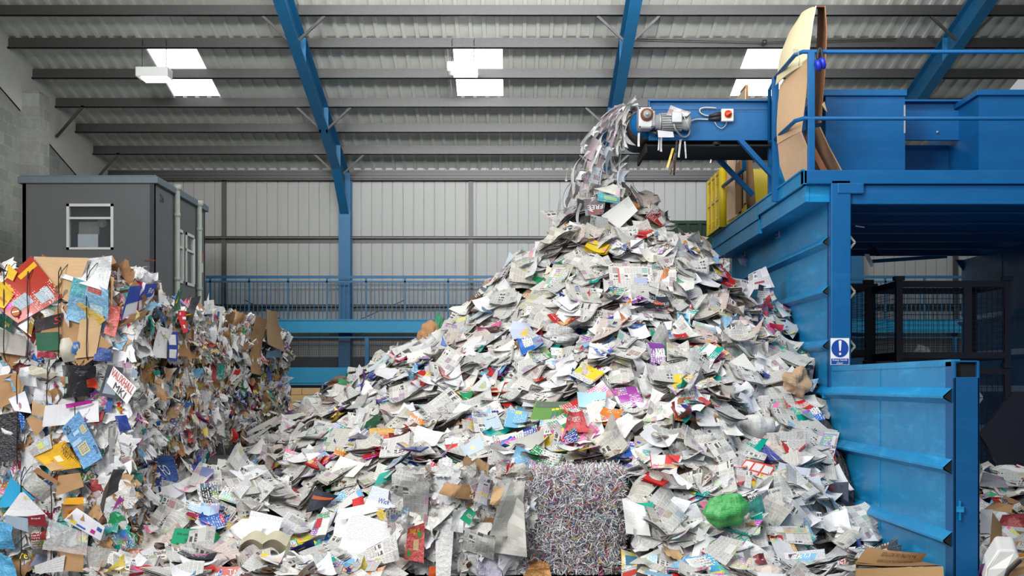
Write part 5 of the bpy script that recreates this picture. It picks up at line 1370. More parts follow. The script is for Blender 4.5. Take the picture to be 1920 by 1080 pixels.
def item(kind, r, q, n, lay, mb, big=1.0, det=1):
    """one loose piece; returns a description of it"""
    up = np.array((0, 0, 1.0)); v = nrm(np.array((0, 0, H)) - q)
    rv = np.array((r.gauss(0, 1), r.gauss(0, 1), r.gauss(0, 1)))
    nn = nrm(n * .9 + up * r.uniform(0, .4) + rv * .15 + v * .12)
    c = q + n * lay; ang = r.uniform(0, 2 * PI)
    if kind == 'newspaper':
        t = r.choice(NEWS); w, h = r.uniform(.28, .42), r.uniform(.2, .31)
        style = r.random()
        crum = r.uniform(.008, .03) if style < .75 else r.uniform(.05, .10)
        f = r.random() < .45
        sheet(mb, c, nn, ang, w * big, h * big, MI['news'], t, r, r.uniform(-.2, .4), crum, r.uniform(0, .05), 7 + 3 * (style > .75), 6 + 3 * (style > .75), r.choice((2, 3, 4, 5)) if det else 1, f and det > 0, style < .75, 0, 4 if style < .75 else 6)
        return ('crumpled' if style >= .75 else 'folded' if f else 'flat') + (' pinkish' if t[1] < .55 else ' cream toned' if t[2] < .58 else ' grey') + ' newspaper'
    if kind == 'magazine':
        cn = r.choice(MAGW); t = MAGC[cn]; w, h = r.uniform(.2, .30), r.uniform(.14, .23)
        b = r.uniform(-.3, .5)
        sheet(mb, c, nn, ang, w * big, h * big, MI[r.choice(('mag', 'mag', 'mag', 'pack'))], t, r, b, r.uniform(.003, .016), r.uniform(0, .04), 6, 5, r.choice((1, 2, 3, 4)) if det else 1, r.random() < .2 and det > 0)
        return ('curled ' if abs(b) > .3 else '') + cn + ' printed magazine'
    if kind == 'paper_sheet':
        t = r.choice(WHITE); w, h = r.uniform(.2, .32), r.uniform(.15, .22); cr = r.random() < .3
        sheet(mb, c, nn, ang, w * big, h * big, MI['plain'], t, r, r.uniform(-.3, .6), r.uniform(.03, .07) if cr else r.uniform(.003, .016), r.uniform(0, .06), 7, 6, 1, False, not cr)
        return ('creased' if cr else 'smooth') + (' off white' if t[2] < .76 else ' white') + ' sheet of paper'
    if kind == 'leaflet':
        cn = r.choice(['white', 'white', 'red', 'red', 'teal', 'green', 'yellow', 'light blue', 'blue', 'orange', 'pink', 'cream', 'black', 'crimson', 'pale grey', 'dark blue', 'teal']); t = MAGC[cn]
        w, h = r.uniform(.10, .22), r.uniform(.05, .13)
        sheet(mb, c, nn, ang, w * big, h * big, MI[r.choice(('plain', 'mag', 'pack'))], t, r, r.uniform(-.4, .6), r.uniform(.0, .02), r.uniform(0, .06), 4, 4)
        return 'small ' + cn + ' leaflet'
    if kind == 'cardboard_piece':
        t = r.choice(CARDC); w, h = r.uniform(.12, .28), r.uniform(.08, .16)
        sheet(mb, c, nn, ang, w * big, h * big, MI['card'], t, r, r.uniform(-.2, .3), r.uniform(.01, .04), 0, 5, 5, 2, False, False, .08)
        return 'torn brown cardboard piece'
    t = r.choice([MAGC[k] for k in ('red', 'blue', 'green', 'yellow', 'purple', 'orange', 'white', 'light blue')])
    sheet(mb, c, nn, ang, r.uniform(.12, .24) * big, r.uniform(.08, .16) * big, MI['film'], t, r, .3, .06, .1, 9, 8, 1, False, False, .1, 6)
    return 'crinkled plastic wrapper'
KIND_CAT = {'newspaper': ('newspaper', 'newspapers heaped on the pile'), 'magazine': ('magazine', 'magazines heaped on the pile'), 'paper_sheet': ('paper sheet', 'office paper heaped on the pile'), 'leaflet': ('leaflet', 'leaflets scattered over the pile'), 'cardboard_piece': ('cardboard piece', 'cardboard pieces on the pile'), 'plastic_wrapper': ('wrapper', 'wrappers on the pile')}
COUNT = {'newspaper': (240, 700), 'magazine': (250, 420), 'paper_sheet': (250, 380), 'leaflet': (230, 330), 'cardboard_piece': (30, 30), 'plastic_wrapper': (26, 20)}
r = random.Random(21)
def clear_of_finds(px, py, q, lay):
    for (fx, fy, w, h, fq) in FINDS:
        k = F / fq[1]
        if abs(px - fx) < w * k * .5 + 15 and abs(py - fy) < h * k * .5 + 12 and abs(q[1] - fq[1]) < 1.3: return False
    return True
for kind, (n_own, n_rest) in COUNT.items():
    mb = MB()
    for i in range(n_rest):
        q, n, px, py = spot(r); item(kind, r, q, n, r.uniform(-.06, .05), mb, 1.1, 1 if kind == 'newspaper' and i % 2 else 0)
    nm = {'newspaper': 'loose_newsprint', 'magazine': 'loose_magazine_paper', 'paper_sheet': 'loose_office_paper', 'leaflet': 'loose_leaflet_litter', 'cardboard_piece': 'loose_cardboard_litter', 'plastic_wrapper': 'loose_wrapper_litter'}[kind]
    lb = {'newspaper': 'newsprint showing in the gaps between the nearer papers of the pile', 'magazine': 'coloured magazine paper showing in the gaps of the pile', 'paper_sheet': 'white office paper showing in the gaps of the pile', 'leaflet': 'small coloured leaflet litter in the gaps of the pile', 'cardboard_piece': 'bits of brown cardboard in the gaps of the pile', 'plastic_wrapper': 'bits of plastic wrapper in the gaps of the pile'}[kind]
    tag(mb.build(nm, PAPER), lb, 'waste paper', None, 'stuff')
    for i in range(n_own):
        for _ in range(40):
            q, n, px, py = spot(r); lay = r.uniform(.03, .13)
            if clear_of_finds(px, py, q, lay): break
        mb = MB(); desc = item(kind, r, q, n, lay, mb)
        o = mb.build(kind, PAPER); cat, grp = KIND_CAT[kind]
        tag(o, one_label(desc, px, py), cat, grp)

# paper falling from the belt, and sliding down the left slope
def arc(t, s, yy):
    x = vx(1190) - .02 - (.12 + s * .85) * t ** .7; z = vz(200) + .06 - (vz(200) - 3.85 + .55 * s) * t ** 1.7
    return np.array((x, yy, z))
r = random.Random(33)
for i in range(190):
    s = r.random() ** 1.7; t = r.uniform(.0, 1.0); yy = r.uniform(YV + .1, YV2 - .05)
    c = arc(t, s, yy); d = nrm(arc(t + .03, s, yy) - arc(max(0, t - .03), s, yy)); nn = nrm(np.cross(d, (0, 1, .25 * r.gauss(0, 1))) + np.array((0, r.gauss(-.3, .5), 0)))
    mb = MB(); L = r.uniform(.10, .34); w = r.uniform(.015, .07) if i % 4 else r.uniform(.06, .15)
    x, y, n = basis(nn, 0); ang = math.atan2(d @ y, d @ x)
    kd = r.random(); cn = r.choice(['white', 'white', 'white', 'pale grey', 'light blue', 'pink', 'cream'])
    sheet(mb, c, nn, ang, L, w, MI['news' if kd < .3 else 'plain'], tuple(.25 * a + .56 for a in MAGC[cn]), r, r.uniform(.1, .6), .015, .05, 8, 3)
    o = mb.build('falling_paper', PAPER)
    tag(o, '%s %s falling %s, %s' % (cn, 'torn strip' if w < .06 else 'paper piece', 'off the drum' if t < .25 else 'in mid stream' if t < .6 else 'above the peak', 'in the thickest part' if s < .2 else 'left of centre' if s < .55 else 'far left'), 'paper sheet', 'paper falling from the conveyor')
for i in range(80):
    t = r.random(); px = 1010 - 590 * t + r.gauss(0, 10); py = 470 + 380 * t ** .85 + r.uniform(-6, 26)
    q = P(px, py, YP - r.uniform(0, 1.2)); q[2] = float(heap(q[0], q[1])) + r.uniform(.03, .14); n = heap_n(q[0], q[1])
    dn = nrm((q[0] - XP, q[1] - YP, -.7 * math.hypot(q[0] - XP, q[1] - YP))); x, y, n2 = basis(n, 0); ang = math.atan2(dn @ y, dn @ x)
    mb = MB(); cn = r.choice(['white', 'white', 'pale grey', 'cream', 'light blue'])
    sheet(mb, q, nrm(n + np.array((0, -.4, .1))), ang, r.uniform(.22, .45), r.uniform(.05, .15), MI[r.choice(('news', 'plain'))], tuple(.3 * a + .45 for a in MAGC[cn]), r, r.uniform(0, .5), .025, .06, 7, 4)
    o = mb.build('sliding_paper', PAPER)
    tag(o, one_label('long %s paper piece sliding down the left edge of the pile' % cn, px, py), 'paper sheet', 'paper sliding down the left edge')
# strips caught on the conveyor
for (a, b, c_, d_, lb, cn) in ((1198, 249, 1197, 276, 'white paper strip hanging under the gearbox', 'white'), (1236, 258, 1234, 283, 'white paper strip hanging beneath the gear motor, nearer the gearbox', 'white'), (1239.5, 258, 1239, 285, 'white paper strip hanging beneath the gear motor, farther from the gearbox', 'white'), (1276, 262, 1272, 296, 'thin white plastic strip hanging from the belt edge', 'pale grey'), (1284, 265, 1286, 297, 'second thin white plastic strip hanging from the belt edge', 'pale grey'), (1262, 278, 1251, 315, 'yellow strip of wrapper snagged under the conveyor', 'yellow'), (1266, 285, 1256, 328, 'brown strip of wrapper snagged under the conveyor', 'brown'), (1263, 300, 1266, 322, 'red tipped strip snagged under the conveyor', 'red'), (1269, 262, 1263, 330, 'long dark strip snagged under the conveyor', 'black'), (1333, 299, 1332, 305, 'tiny white scrap on the lower edge of the belt tray', 'white')):
    mb = MB(); p, q = P(a, b, YV - .05), P(c_, d_, YV - .05); m = (p + q) / 2; L = np.linalg.norm(q - p)
    dd = nrm(q - p); x, y, n = basis((0, -1, .1), 0); ang = math.atan2(dd @ y, dd @ x)
    sheet(mb, m, (0, -1, .1), ang, L, r.uniform(.014, .035), MI['film' if cn not in ('white',) else 'plain'], MAGC[cn], r, .15, .02, .03, 9, 2)
    tag(mb.build('paper_strip', PAPER), lb, 'paper strip')
find('paper_sheet', 'news', [(1249, 216), (1287, 220), (1296, 210), (1257, 198)], (.74, .74, .76), 'white newspaper sheet caught on top of the gear motor', 'newspaper', (), .3, .03, dep=YV - .22)
find('paper_sheet', 'plain', [(1288, 229), (1298, 255), (1281, 212), (1277, 210)], (.62, .62, .62), 'folded white sheet leaning on the end of the gear motor', 'paper sheet', (), .1, .01, dep=YV - .28)
find('paper_sheet', 'plain', [(1234, 258), (1264, 257), (1262, 247), (1233, 244)], (.6, .6, .62), 'crumpled grey paper stuffed below the gear motor', 'paper sheet', (), .1, .02, dep=YV - .2)
mb = MB(); sheet(mb, P(1612, 350 + 75, 14.6), (.5, -1, 0), 1.5, .12, .012, MI['plain'], W8, r, .1, .01); tag(mb.build('paper_strip', PAPER), 'thin white strip hanging under the deck near the bunker post', 'paper strip')
find('paper_sheet', 'plain', [(1632, 502), (1638, 498), (1630, 476), (1621, 476)], (.6, .6, .6), 'white torn paper hanging from the underside of the deck', 'paper sheet', (), .2, .03, dep=15.3)
find('cardboard_piece', 'plain', [(1625, 476), (1645, 482), (1655, 468), (1628, 458)], (.01, .02, .05), 'dark torn flap hanging below the deck joists', 'flap', (), .2, .04, dep=15.35)
# ------------------------------------------------------------------ bales
def pressed(mb, c, nrmv, r, w, h, mat, tint, edge=0.0, crumple=.05, upright=False, n=7, ragged=.12):
    nv_ = np.asarray(nrmv, float)
    tw = np.array((r.gauss(0, .14), r.gauss(0, .14), r.gauss(0, .12)))
    if edge: tw = tw + np.array((-nv_[1], nv_[0], 0)) * r.uniform(-edge, edge)
    nn = nrm(nv_ + tw)
    if upright:
        x, y, n2 = basis(nn, 0); up = np.array((r.gauss(0, .22), r.gauss(0, .22), 1.0)); ang = math.atan2(up @ y, up @ x)
    else: ang = r.uniform(0, 2 * PI)
    sheet(mb, c, nn, ang, w, h, mat, tint, r, r.uniform(-.15, .3), crumple, r.uniform(0, .03), n, n, 1, False, False, ragged, 6)
BW = [('plain', 'W')] * 10 + [('news', 'N')] * 8 + [('card', 'C')] * 5 + [('film', 'F')] * 5 + [('mag', 'M')] * 5 + [('pack', 'M')] * 2
def bale_tint(k, r):
    if k == 'W': return r.choice(WHITE)
    if k == 'N': return r.choice(NEWS)
    if k == 'C': return r.choice(CARDC)
    if k == 'F': return r.choice([(.75, .76, .78), (.62, .64, .66), (.8, .8, .8), (.02, .02, .03), MAGC['red'], MAGC['blue'], MAGC['teal'], (.7, .72, .74), MAGC['yellow'], MAGC['light blue']])
    return MAGC[r.choice(['red', 'red', 'white', 'dark blue', 'blue', 'blue', 'light blue', 'teal', 'green', 'yellow', 'orange', 'purple', 'black', 'black', 'pale grey', 'pink', 'cream', 'white', 'crimson', 'brown'])]
def core_box(x0, x1, y0, y1, z0, z1, rough, seed):
    mb = MB(); r = np.random.RandomState(seed); n = 12
    def noise(p):
        q = 0
        for f, a in ((9, .5), (17, .3), (31, .2)): q = q + a * np.sin(p[:, 0] * f + seed) * np.sin(p[:, 1] * f * 1.1 + 2) * np.sin(p[:, 2] * f * .9 + 1)
        return q
    for ax in range(3):
        for s in (0, 1):
            U, V = np.meshgrid(np.linspace(0, 1, n + 1), np.linspace(0, 1, n + 1), indexing='ij')
            p = np.zeros((n + 1, n + 1, 3)); o = [i for i in range(3) if i != ax]
            p[..., o[0]] = U; p[..., o[1]] = V; p[..., ax] = s
            p = p.reshape(-1, 3) * np.array((x1 - x0, y1 - y0, z1 - z0)) + np.array((x0, y0, z0))
            c = np.array(((x0 + x1) / 2, (y0 + y1) / 2, (z0 + z1) / 2)); d = p - c
            e = np.abs(d) / (np.array((x1 - x0, y1 - y0, z1 - z0)) / 2); rnd_ = np.sort(e, 1)[:, 1]
            p = c + d * (1 - .10 * rnd_ ** 6)[:, None] * (1 + rough * noise(p))[:, None]
            f = grid_faces(n, n); f = f if (s == 1) == (ax != 1) else [q[::-1] for q in f]
            mb.add(p, f, 0, None, (.3,) * 3, True)
    return mb
def bale(x0, x1, y0, y1, z0, z1, label, seed, front=0, side=0, top=0, named=0, group=None, wires='front', parts_at='side'):
    t = empty('paper_bale', ((x0 + x1) / 2, (y0 + y1) / 2, z0), label, 'bale', group)
    r = random.Random(seed)
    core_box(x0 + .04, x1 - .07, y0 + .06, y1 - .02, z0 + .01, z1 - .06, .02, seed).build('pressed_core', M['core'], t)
    mbs = MB(); cnt = 0
    def put(mb, where, big=1.0):
        mat, k = r.choice(BW); ti = bale_tint(k, r)
        if where == 'side':
            c = np.array((x1 - .03 + r.uniform(-.02, .05), r.uniform(y0 + .05, y1 - .05), r.uniform(z0 + .12, z1 - .12)))
            w, h = r.uniform(.06, .18) * big, r.uniform(.12, .34) * big
            pressed(mb, c, (1, 0, 0), r, h, w, MI[mat], ti, 1.0, r.uniform(.03, .09), True)
        elif where == 'front':
            c = np.array((r.uniform(x0, x1), y0 + .03 - r.uniform(-.01, .045), r.uniform(z0 + .06, z1 - .06)))
            w, h = r.uniform(.14, .36) * big, r.uniform(.10, .26) * big
            pressed(mb, c, (0, -1, 0), r, w, h, MI[mat], ti, .2, r.uniform(.02, .06))
        else:
            c = np.array((r.uniform(x0, x1), r.uniform(y0, y1), z1 - .05 + r.uniform(0, .04)))
            pressed(mb, c, (0.2, -.2, 1), r, r.uniform(.1, .25) * big, r.uniform(.07, .16), MI[mat], ti, 0, r.uniform(.02, .05))
        return {'C': 'cardboard_scrap', 'F': 'plastic_scrap', 'W': 'paper_scrap', 'N': 'newspaper_scrap', 'M': 'printed_scrap'}[k]
    for wh, n in (('front', front), ('side', side), ('top', top)):
        for _ in range(n): put(mbs, wh)
    if mbs.n:
        o = mbs.build('pressed_paper_scraps', PAPER, t); o['kind'] = 'stuff'
    for i in range(named):
        mb = MB(); nm = put(mb, parts_at if i % 3 else ('front' if front else parts_at), 1.35)
        mb.build(nm, PAPER, t)
    return t
def wire(t, x, y0, y1, z0, z1, zz=0):
    mb = MB(); r = random.Random(int(x * 1000)); j = lambda a: a + r.uniform(-.006, .006)
    pts = [(x, y0 - .08, z0)] + [(j(x), y0 - .125 + r.uniform(-.01, .004), z0 + (z1 - z0) * q) for q in np.linspace(.06, .94, 8)] + [(j(x), y0 - .06, z1 + .02), (j(x) + .02, y0 + .35, z1 + .03), (j(x), y1 - .1, z1 + .02)]
    mb.tube(pts, .0045, 6)
    mb.tube([(x + .004, y0 - .13, z1 - .1), (x + .03, y0 - .13, z1 - .04), (x + .07, y0 - .08, z1 + .03), (x + .12, y0 + .05, z1 + .05)], .0035, 5)
    mb.build('tie_wire', M['wire'], t)

YL = 11.8; kL = F / YL; XS = -3.30
lx = lambda p: (p - 960) / kL
lz = lambda p: H + (720 - p) / kL
ROWS = [(lz(680) + .01, lz(502), 'top'), (lz(880) + .01, lz(680), 'middle'), (.0, lz(880), 'bottom')]
ordn = ['front', 'second', 'third', 'fourth', 'fifth', 'sixth', 'seventh', 'eighth']
front_b = {}
for ri, (z0, z1, nm) in enumerate(ROWS):
    nb = 8 if ri < 2 else 3
    for b in range(nb):
        y0 = YL + b * 1.03; y1 = y0 + 1.0
        zt = z1 - (0 if b == 0 or ri else .20 + .02 * math.sin(b * 2.0))
        jx = (0, -.04, .03, -.02, .05, 0, -.03, .02)[b] * (1 if ri else .8)
        fb = b == 0
        lab = ('wire tied waste paper bale at the near end of the stack, in the %s row' % nm) if fb else 'waste paper bale in the %s row of the stack, %s from the near end' % (nm, ordn[b])
        t = bale(-4.95, XS + jx + (.0 if ri else 0), y0, y1, z0 + (.005 if ri < 2 else 0), zt, lab, 100 + ri * 20 + b, 260 if fb else (0 if b > 1 or ri else 60), 230 if b < 5 else 170, 110 if ri == 0 else 50, 55 if fb else 40, 'bales in the long stack')
        if fb: front_b[nm] = t
        if fb and ri == 1: pass
for nm, xs in (('top', (18, 62, 119, 171)), ('middle', (42, 98, 150)), ('bottom', (49, 105, 161))):
    z0, z1 = {a[2]: a[:2] for a in ROWS}[nm]
    for x in xs: wire(front_b[nm], lx(x), YL, YL + 1, z0, z1)
B1, B2, B3 = front_b['top'], front_b['middle'], front_b['bottom']
def bp(parent, name, kind, corners, tint, label=None, text=(), bend=.05, crumple=.03, dy=.05, blocks=(), n=None, **k):
    return find(name, kind, corners, tint, label, None, text, bend, crumple, 0, 1, YL - dy - .035 if n is None else n, .5, blocks, 0, None, False if crumple > .03 else True, 5, parent, None if n is None else k.get('pn'))
CB = lin(186, 146, 104); CB2 = lin(206, 172, 130)
RD = (.46, .035, .012); YO = (.80, .45, .02)
bp(B1, 'cardboard_sheet', 'card', [(60, 530), (135, 570), (168, 484), (64, 481)], CB2, 'flat brown cardboard along the top', crumple=.012)
bp(B1, 'printed_carton', 'pack', [(-30, 560), (36, 606), (118, 556), (60, 480)], RD, 'red and yellow radiator carton with pictures of a heater', [('Radiator', (.62, .86, .99, .74), 'ink_white')], .04, .012, .075,
   [(.0, .0, .3, .16, YO), (.02, .2, .30, .42, YO), (.12, .62, .22, .98, YO), (.48, .22, .76, .52, (.42, .50, .56), 'plain'), (.64, .60, .90, .88, (.42, .50, .56), 'plain'), (.50, .26, .74, .29, (.2, .25, .3)), (.50, .34, .74, .36, (.25, .3, .35)), (.50, .42, .74, .44, (.25, .3, .35)), (.66, .68, .88, .70, (.25, .3, .35)), (.66, .76, .88, .78, (.25, .3, .35))])
bp(B1, 'printed_carton', 'plain', [(-6, 575), (8, 578), (26, 552), (-6, 520)], (.82, .52, .02), 'yellow printed panel of the carton', [('Convector', (.1, .3, .9, .5), 'ink_red')], dy=.095, crumple=.01)
bp(B1, 'printed_carton', 'plain', [(12, 520), (24, 527), (33, 510), (14, 494)], (.82, .52, .02), 'small yellow printed panel', dy=.095, crumple=.005)
mb = MB(); c = P(29, 585, YL - .14); aa = np.linspace(0, 2 * PI, 25)[:-1]
mb.add([c + np.array((math.cos(a) * .04, 0, math.sin(a) * .04)) for a in aa], [tuple(range(24))], MI['ink']); mb.add([c + np.array((math.cos(a) * .033, -.001, math.sin(a) * .033)) for a in aa], [tuple(range(24))], MI['plain'], None, (.6, .16, .03)); mb.add([c + np.array((a, -.002, b)) for a, b in ((-.028, -.007), (.028, .003), (.028, .013), (-.028, .003))], [(0, 1, 2, 3)], MI['ink_white'])
mb.build('round_badge', PAPER, B1)
bp(B1, 'printed_carton', 'mag', [(34, 612), (60, 632), (66, 600), (52, 586)], (.30, .18, .03), 'small food packet corner', crumple=.02, dy=.08)
bp(B1, 'printed_carton', 'plain', [(-4, 612), (22, 624), (30, 600), (0, 588)], (.01, .10, .05), 'dark green carton corner', [('SON', (.35, .3, .8, .6), 'ink_yellow')], dy=.07)
bp(B1, 'crumpled_film', 'film', [(112, 520), (205, 548), (213, 480), (150, 484)], (.66, .67, .68), 'clear and white crumpled film', crumple=.09, dy=.07, bend=.3)
bp(B1, 'crumpled_film', 'film', [(122, 598), (200, 622), (207, 545), (140, 520)], (.16, .42, .66), 'pale blue printed wrapper under film', crumple=.05, dy=.085, blocks=[(.0, .6, .35, 1., (.05, .35, .42), 'film'), (.5, .3, .85, .55, (.42, .62, .75), 'film'), (.4, .8, .8, .95, (.45, .05, .04), 'film')])
bp(B1, 'crumpled_film', 'film', [(118, 585), (178, 614), (204, 600), (150, 566)], (.72, .46, .03), 'golden yellow wrapper edge', crumple=.05, dy=.09)
bp(B1, 'printed_wrapper', 'film', [(196, 625), (216, 632), (224, 575), (206, 570)], (.62, .10, .08), 'red plastic wrapper', crumple=.05, dy=.08)
bp(B1, 'cardboard_sheet', 'card', [(66, 640), (150, 690), (212, 648), (116, 566)], CB, 'large brown cardboard in the middle', crumple=.025, dy=.06)
bp(B1, 'cardboard_sheet', 'card', [(140, 672), (180, 668), (196, 590), (150, 600)], CB2, None, crumple=.02, dy=.07)
bp(B1, 'black_panel', 'plain', [(67, 622), (114, 610), (119, 586), (66, 600)], (.025, .022, .025), 'black printed panel with red mark', [('S', (.7, .2, .95, .8), 'ink_red')], dy=.08, crumple=.012)
bp(B1, 'green_board', 'plain', [(70, 659), (114, 656), (111, 622), (67, 624)], (.014, .10, .05), 'faded dark green board', dy=.085, crumple=.006)
bp(B1, 'printed_scrap', 'plain', [(110, 655), (124, 655), (122, 636), (111, 632)], (.35, .36, .34), None, dy=.07)
bp(B1, 'paper_sheet', 'plain', [(118, 680), (150, 675), (130, 632), (112, 636)], (.55, .52, .44), 'grey beige curved sheet', dy=.07)
bp(B1, 'printed_carton', 'plain', [(136, 662), (150, 668), (148, 640), (136, 642)], (.03, .14, .42), 'blue carton piece', [('WY', (.1, .4, .9, .8), 'ink_white')], dy=.085)
bp(B1, 'printed_carton', 'film', [(176, 676), (208, 678), (211, 655), (178, 650)], (.01, .06, .30), 'shiny blue wrapper at the bottom corner', dy=.08)
bp(B1, 'paper_sheet', 'plain', [(-6, 660), (50, 668), (52, 632), (0, 616)], (.36, .33, .30), 'grey brown sheet', dy=.06, crumple=.04)
bp(B1, 'plastic_scrap', 'film', [(72, 670), (102, 672), (100, 660), (74, 658)], (.60, .01, .08), 'crimson plastic', dy=.08, crumple=.04)
bp(B1, 'cardboard_scrap', 'card', [(198, 540), (212, 575), (215, 520), (190, 516)], CB, None, dy=.08, crumple=.04)
# side of the stack: striking pieces facing right
def sp(parent, name, kind, corners, tint, label=None, text=(), dx=.07, crumple=.05, blocks=(), bend=.1):
    """corners given in pixels, on the side plane x = XS + dx"""
    xx = XS + dx; pts = []
    for px, py in corners:
        y = F * xx / (px - 960); pts.append((xx, y, H + (720 - py) * y / F))
    S0 = quad_surf(*pts); r = random.Random(int(corners[0][0] * 7)); w = np.linalg.norm(np.subtract(pts[1], pts[0])); h = np.linalg.norm(np.subtract(pts[3], pts[0])); st = r.getstate()
    nn = np.array((1.0, 0, 0))
    def S(u, v):
        r.setstate(st); u = np.asarray(u, float); v = np.asarray(v, float)
        return S0(u, v) + relief(u, v, w, h, bend, crumple, r, 0, 5)[..., None] * nn
    U, V = np.meshgrid(np.linspace(0, 1, 11), np.linspace(0, 1, 11), indexing='ij'); sd = seed3(random.Random(int(corners[0][1])))
    mb = MB(); mb.add(S(U, V).reshape(-1, 3), grid_faces(10, 10), MI[kind], (np.stack([U * w, V * h, 0 * U], -1) + sd).reshape(-1, 3), tint, crumple < .04)
    for b in blocks:
        uu, vv = np.meshgrid(np.linspace(b[0], b[2], 6), np.linspace(b[1], b[3], 6), indexing='ij')
        mb.add((S(uu, vv) + nn * .003).reshape(-1, 3), grid_faces(5, 5), MI['plain'], (np.stack([uu * w, vv * h, 0 * uu], -1) + sd).reshape(-1, 3), b[4], False)
    for t in text: write(mb, t[0], S, t[1], MI[t[2]], .006)
    o = mb.build(name, PAPER, parent)
    if label: o['label'] = label
def sb(row, n):
    return bpy.data.objects.get(BN[(row, n)])
BN = {}
for o in list(bpy.data.objects):
    if o.name.startswith('paper_bale') and o.get('group') == 'bales in the long stack':
        l = o['label']; row = next(a for a in ('top', 'middle', 'bottom') if a in l); n = 0 if 'near end of the stack' in l else ordn.index(l.split(', ')[1].split()[0]); BN[(row, n)] = o.name
sp(sb('top', 1), 'printed_wrapper', 'plain', [(226, 602), (272, 576), (284, 531), (238, 537)], (.70, .71, .74), 'royal blue and white wrapper', [('Re', (.75, .62, .95, .85), 'ink_white')], .10, .03, [(0, .45, 1, 1, (.01, .05, .36)), (0, 0, .08, .5, (.01, .05, .4))])
sp(sb('top', 1), 'cardboard_scrap', 'card', [(228, 608), (262, 600), (268, 578), (236, 590)], CB)
sp(sb('top', 2), 'crumpled_film', 'film', [(285, 570), (305, 572), (308, 530), (288, 528)], (.70, .70, .70), 'pale grey crumpled film', dx=.09, crumple=.07)
sp(sb('top', 2), 'printed_wrapper', 'film', [(312, 592), (336, 580), (344, 540), (322, 545)], (.01, .16, .06), 'dark green and yellow wrapper', dx=.10, blocks=[(.3, .4, .7, .95, (.75, .58, .03))])
sp(sb('top', 2), 'teal_card', 'plain', [(275, 640), (293, 620), (284, 590), (277, 600)], (.0, .34, .24), 'teal green card', crumple=.02, dx=.11)
sp(sb('top', 2), 'paper_sheet', 'plain', [(280, 670), (312, 672), (315, 620), (300, 610)], (.74, .73, .72), 'white printed sheet', crumple=.02, dx=.11)
sp(sb('top', 3), 'printed_wrapper', 'plain', [(330, 625), (348, 620), (352, 584), (338, 582)], (.60, .03, .04), 'red wrapper with white dots', crumple=.04, dx=.10, blocks=[(.2, .2, .35, .35, W8), (.55, .3, .7, .42, W8), (.3, .6, .45, .72, W8), (.7, .7, .82, .82, W8), (.1, .8, .2, .92, W8)])
sp(sb('top', 3), 'cardboard_scrap', 'card', [(334, 668), (350, 670), (352, 615), (338, 620)], CARDC[3], dx=.10)
sp(sb('top', 2), 'printed_wrapper', 'plain', [(313, 676), (328, 678), (330, 622), (314, 622)], (.02, .05, .36), 'blue and white festive strip', dx=.12, crumple=.02, blocks=[(.15, .1, .85, .4, W8), (.15, .55, .85, .9, W8)])
sp(sb('top', 3), 'printed_wrapper', 'film', [(348, 602), (362, 612), (362, 560), (350, 555)], (.02, .02, .025), 'black plastic with pale letters', dx=.1)
sp(sb('top', 4), 'paper_sheet', 'plain', [(378, 590), (398, 588), (398, 562), (378, 565)], W8, 'folded blank white sheet', crumple=.01, dx=.1)
sp(sb('top', 4), 'paper_sheet', 'plain', [(390, 622), (410, 625), (414, 575), (398, 572)], W8, 'white sheet with pink and blue emblem', crumple=.012, dx=.1, blocks=[(.3, .4, .6, .65, (.5, .05, .25)), (.65, .3, .8, .8, (.03, .15, .4))])
sp(sb('top', 5), 'cardboard_scrap', 'card', [(418, 632), (432, 634), (434, 585), (420, 590)], CARDC[3], crumple=.06, dx=.1)
sp(sb('top', 6), 'cardboard_scrap', 'card', [(466, 700), (488, 705), (496, 600), (474, 590)], CB, None, crumple=.05, dx=.12)
sp(sb('top', 7), 'cardboard_flap', 'card', [(500, 645), (535, 660), (515, 585), (502, 580)], CB2, 'tan cardboard flap sticking out of the end', dx=.16, crumple=.02)
sp(sb('top', 7), 'printed_scrap', 'film', [(500, 672), (530, 670), (525, 655), (502, 660)], (.05, .3, .55), 'blue scrap hanging from the end', dx=.16, crumple=.05)
# middle row, front
bp(B2, 'cardboard_sheet', 'card', [(-5, 768), (40, 745), (50, 694), (-5, 705)], CB, 'brown cardboard at the upper corner', dy=.07)
bp(B2, 'black_panel', 'film', [(-5, 868), (30, 862), (46, 770), (-5, 778)], (.012, .012, .015), 'large black glossy panel', dy=.08, crumple=.02)
bp(B2, 'paper_sheet', 'plain', [(28, 770), (60, 775), (46, 733), (16, 748)], (.74, .76, .82), 'blank white sheet', dy=.10, crumple=.01)
bp(B2, 'cardboard_scrap', 'card', [(60, 778), (98, 784), (90, 762), (63, 752)], CB2, None, dy=.1, crumple=.015)
bp(B2, 'cardboard_scrap', 'card', [(48, 785), (68, 818), (90, 795), (60, 780)], CB, None, dy=.09, crumple=.02)
bp(B2, 'paper_scrap', 'plain', [(52, 700), (92, 712), (108, 700), (60, 684)], (.52, .48, .38), 'beige folded paper', dy=.09, crumple=.04)
bp(B2, 'crumpled_paper', 'plain', [(42, 722), (70, 726), (64, 684), (44, 690)], (.78, .79, .82), None, dy=.09, crumple=.06)
bp(B2, 'black_film', 'film', [(108, 748), (172, 742), (180, 686), (110, 684)], (.015, .015, .02), 'black plastic film with white print', dy=.09, crumple=.07, bend=.2, blocks=[(.16, .45, .28, .65, (.35, .6, .58), 'film'), (.12, .15, .22, .3, (.4, .62, .6), 'film')])
bp(B2, 'printed_scrap', 'plain', [(166, 726), (182, 728), (180, 708), (166, 712)], (.62, .06, .02), None, dy=.11)
bp(B2, 'paper_sheet', 'plain', [(84, 800), (190, 790), (184, 752), (88, 760)], (.72, .72, .74), 'long crumpled white bag', dy=.08, crumple=.06)
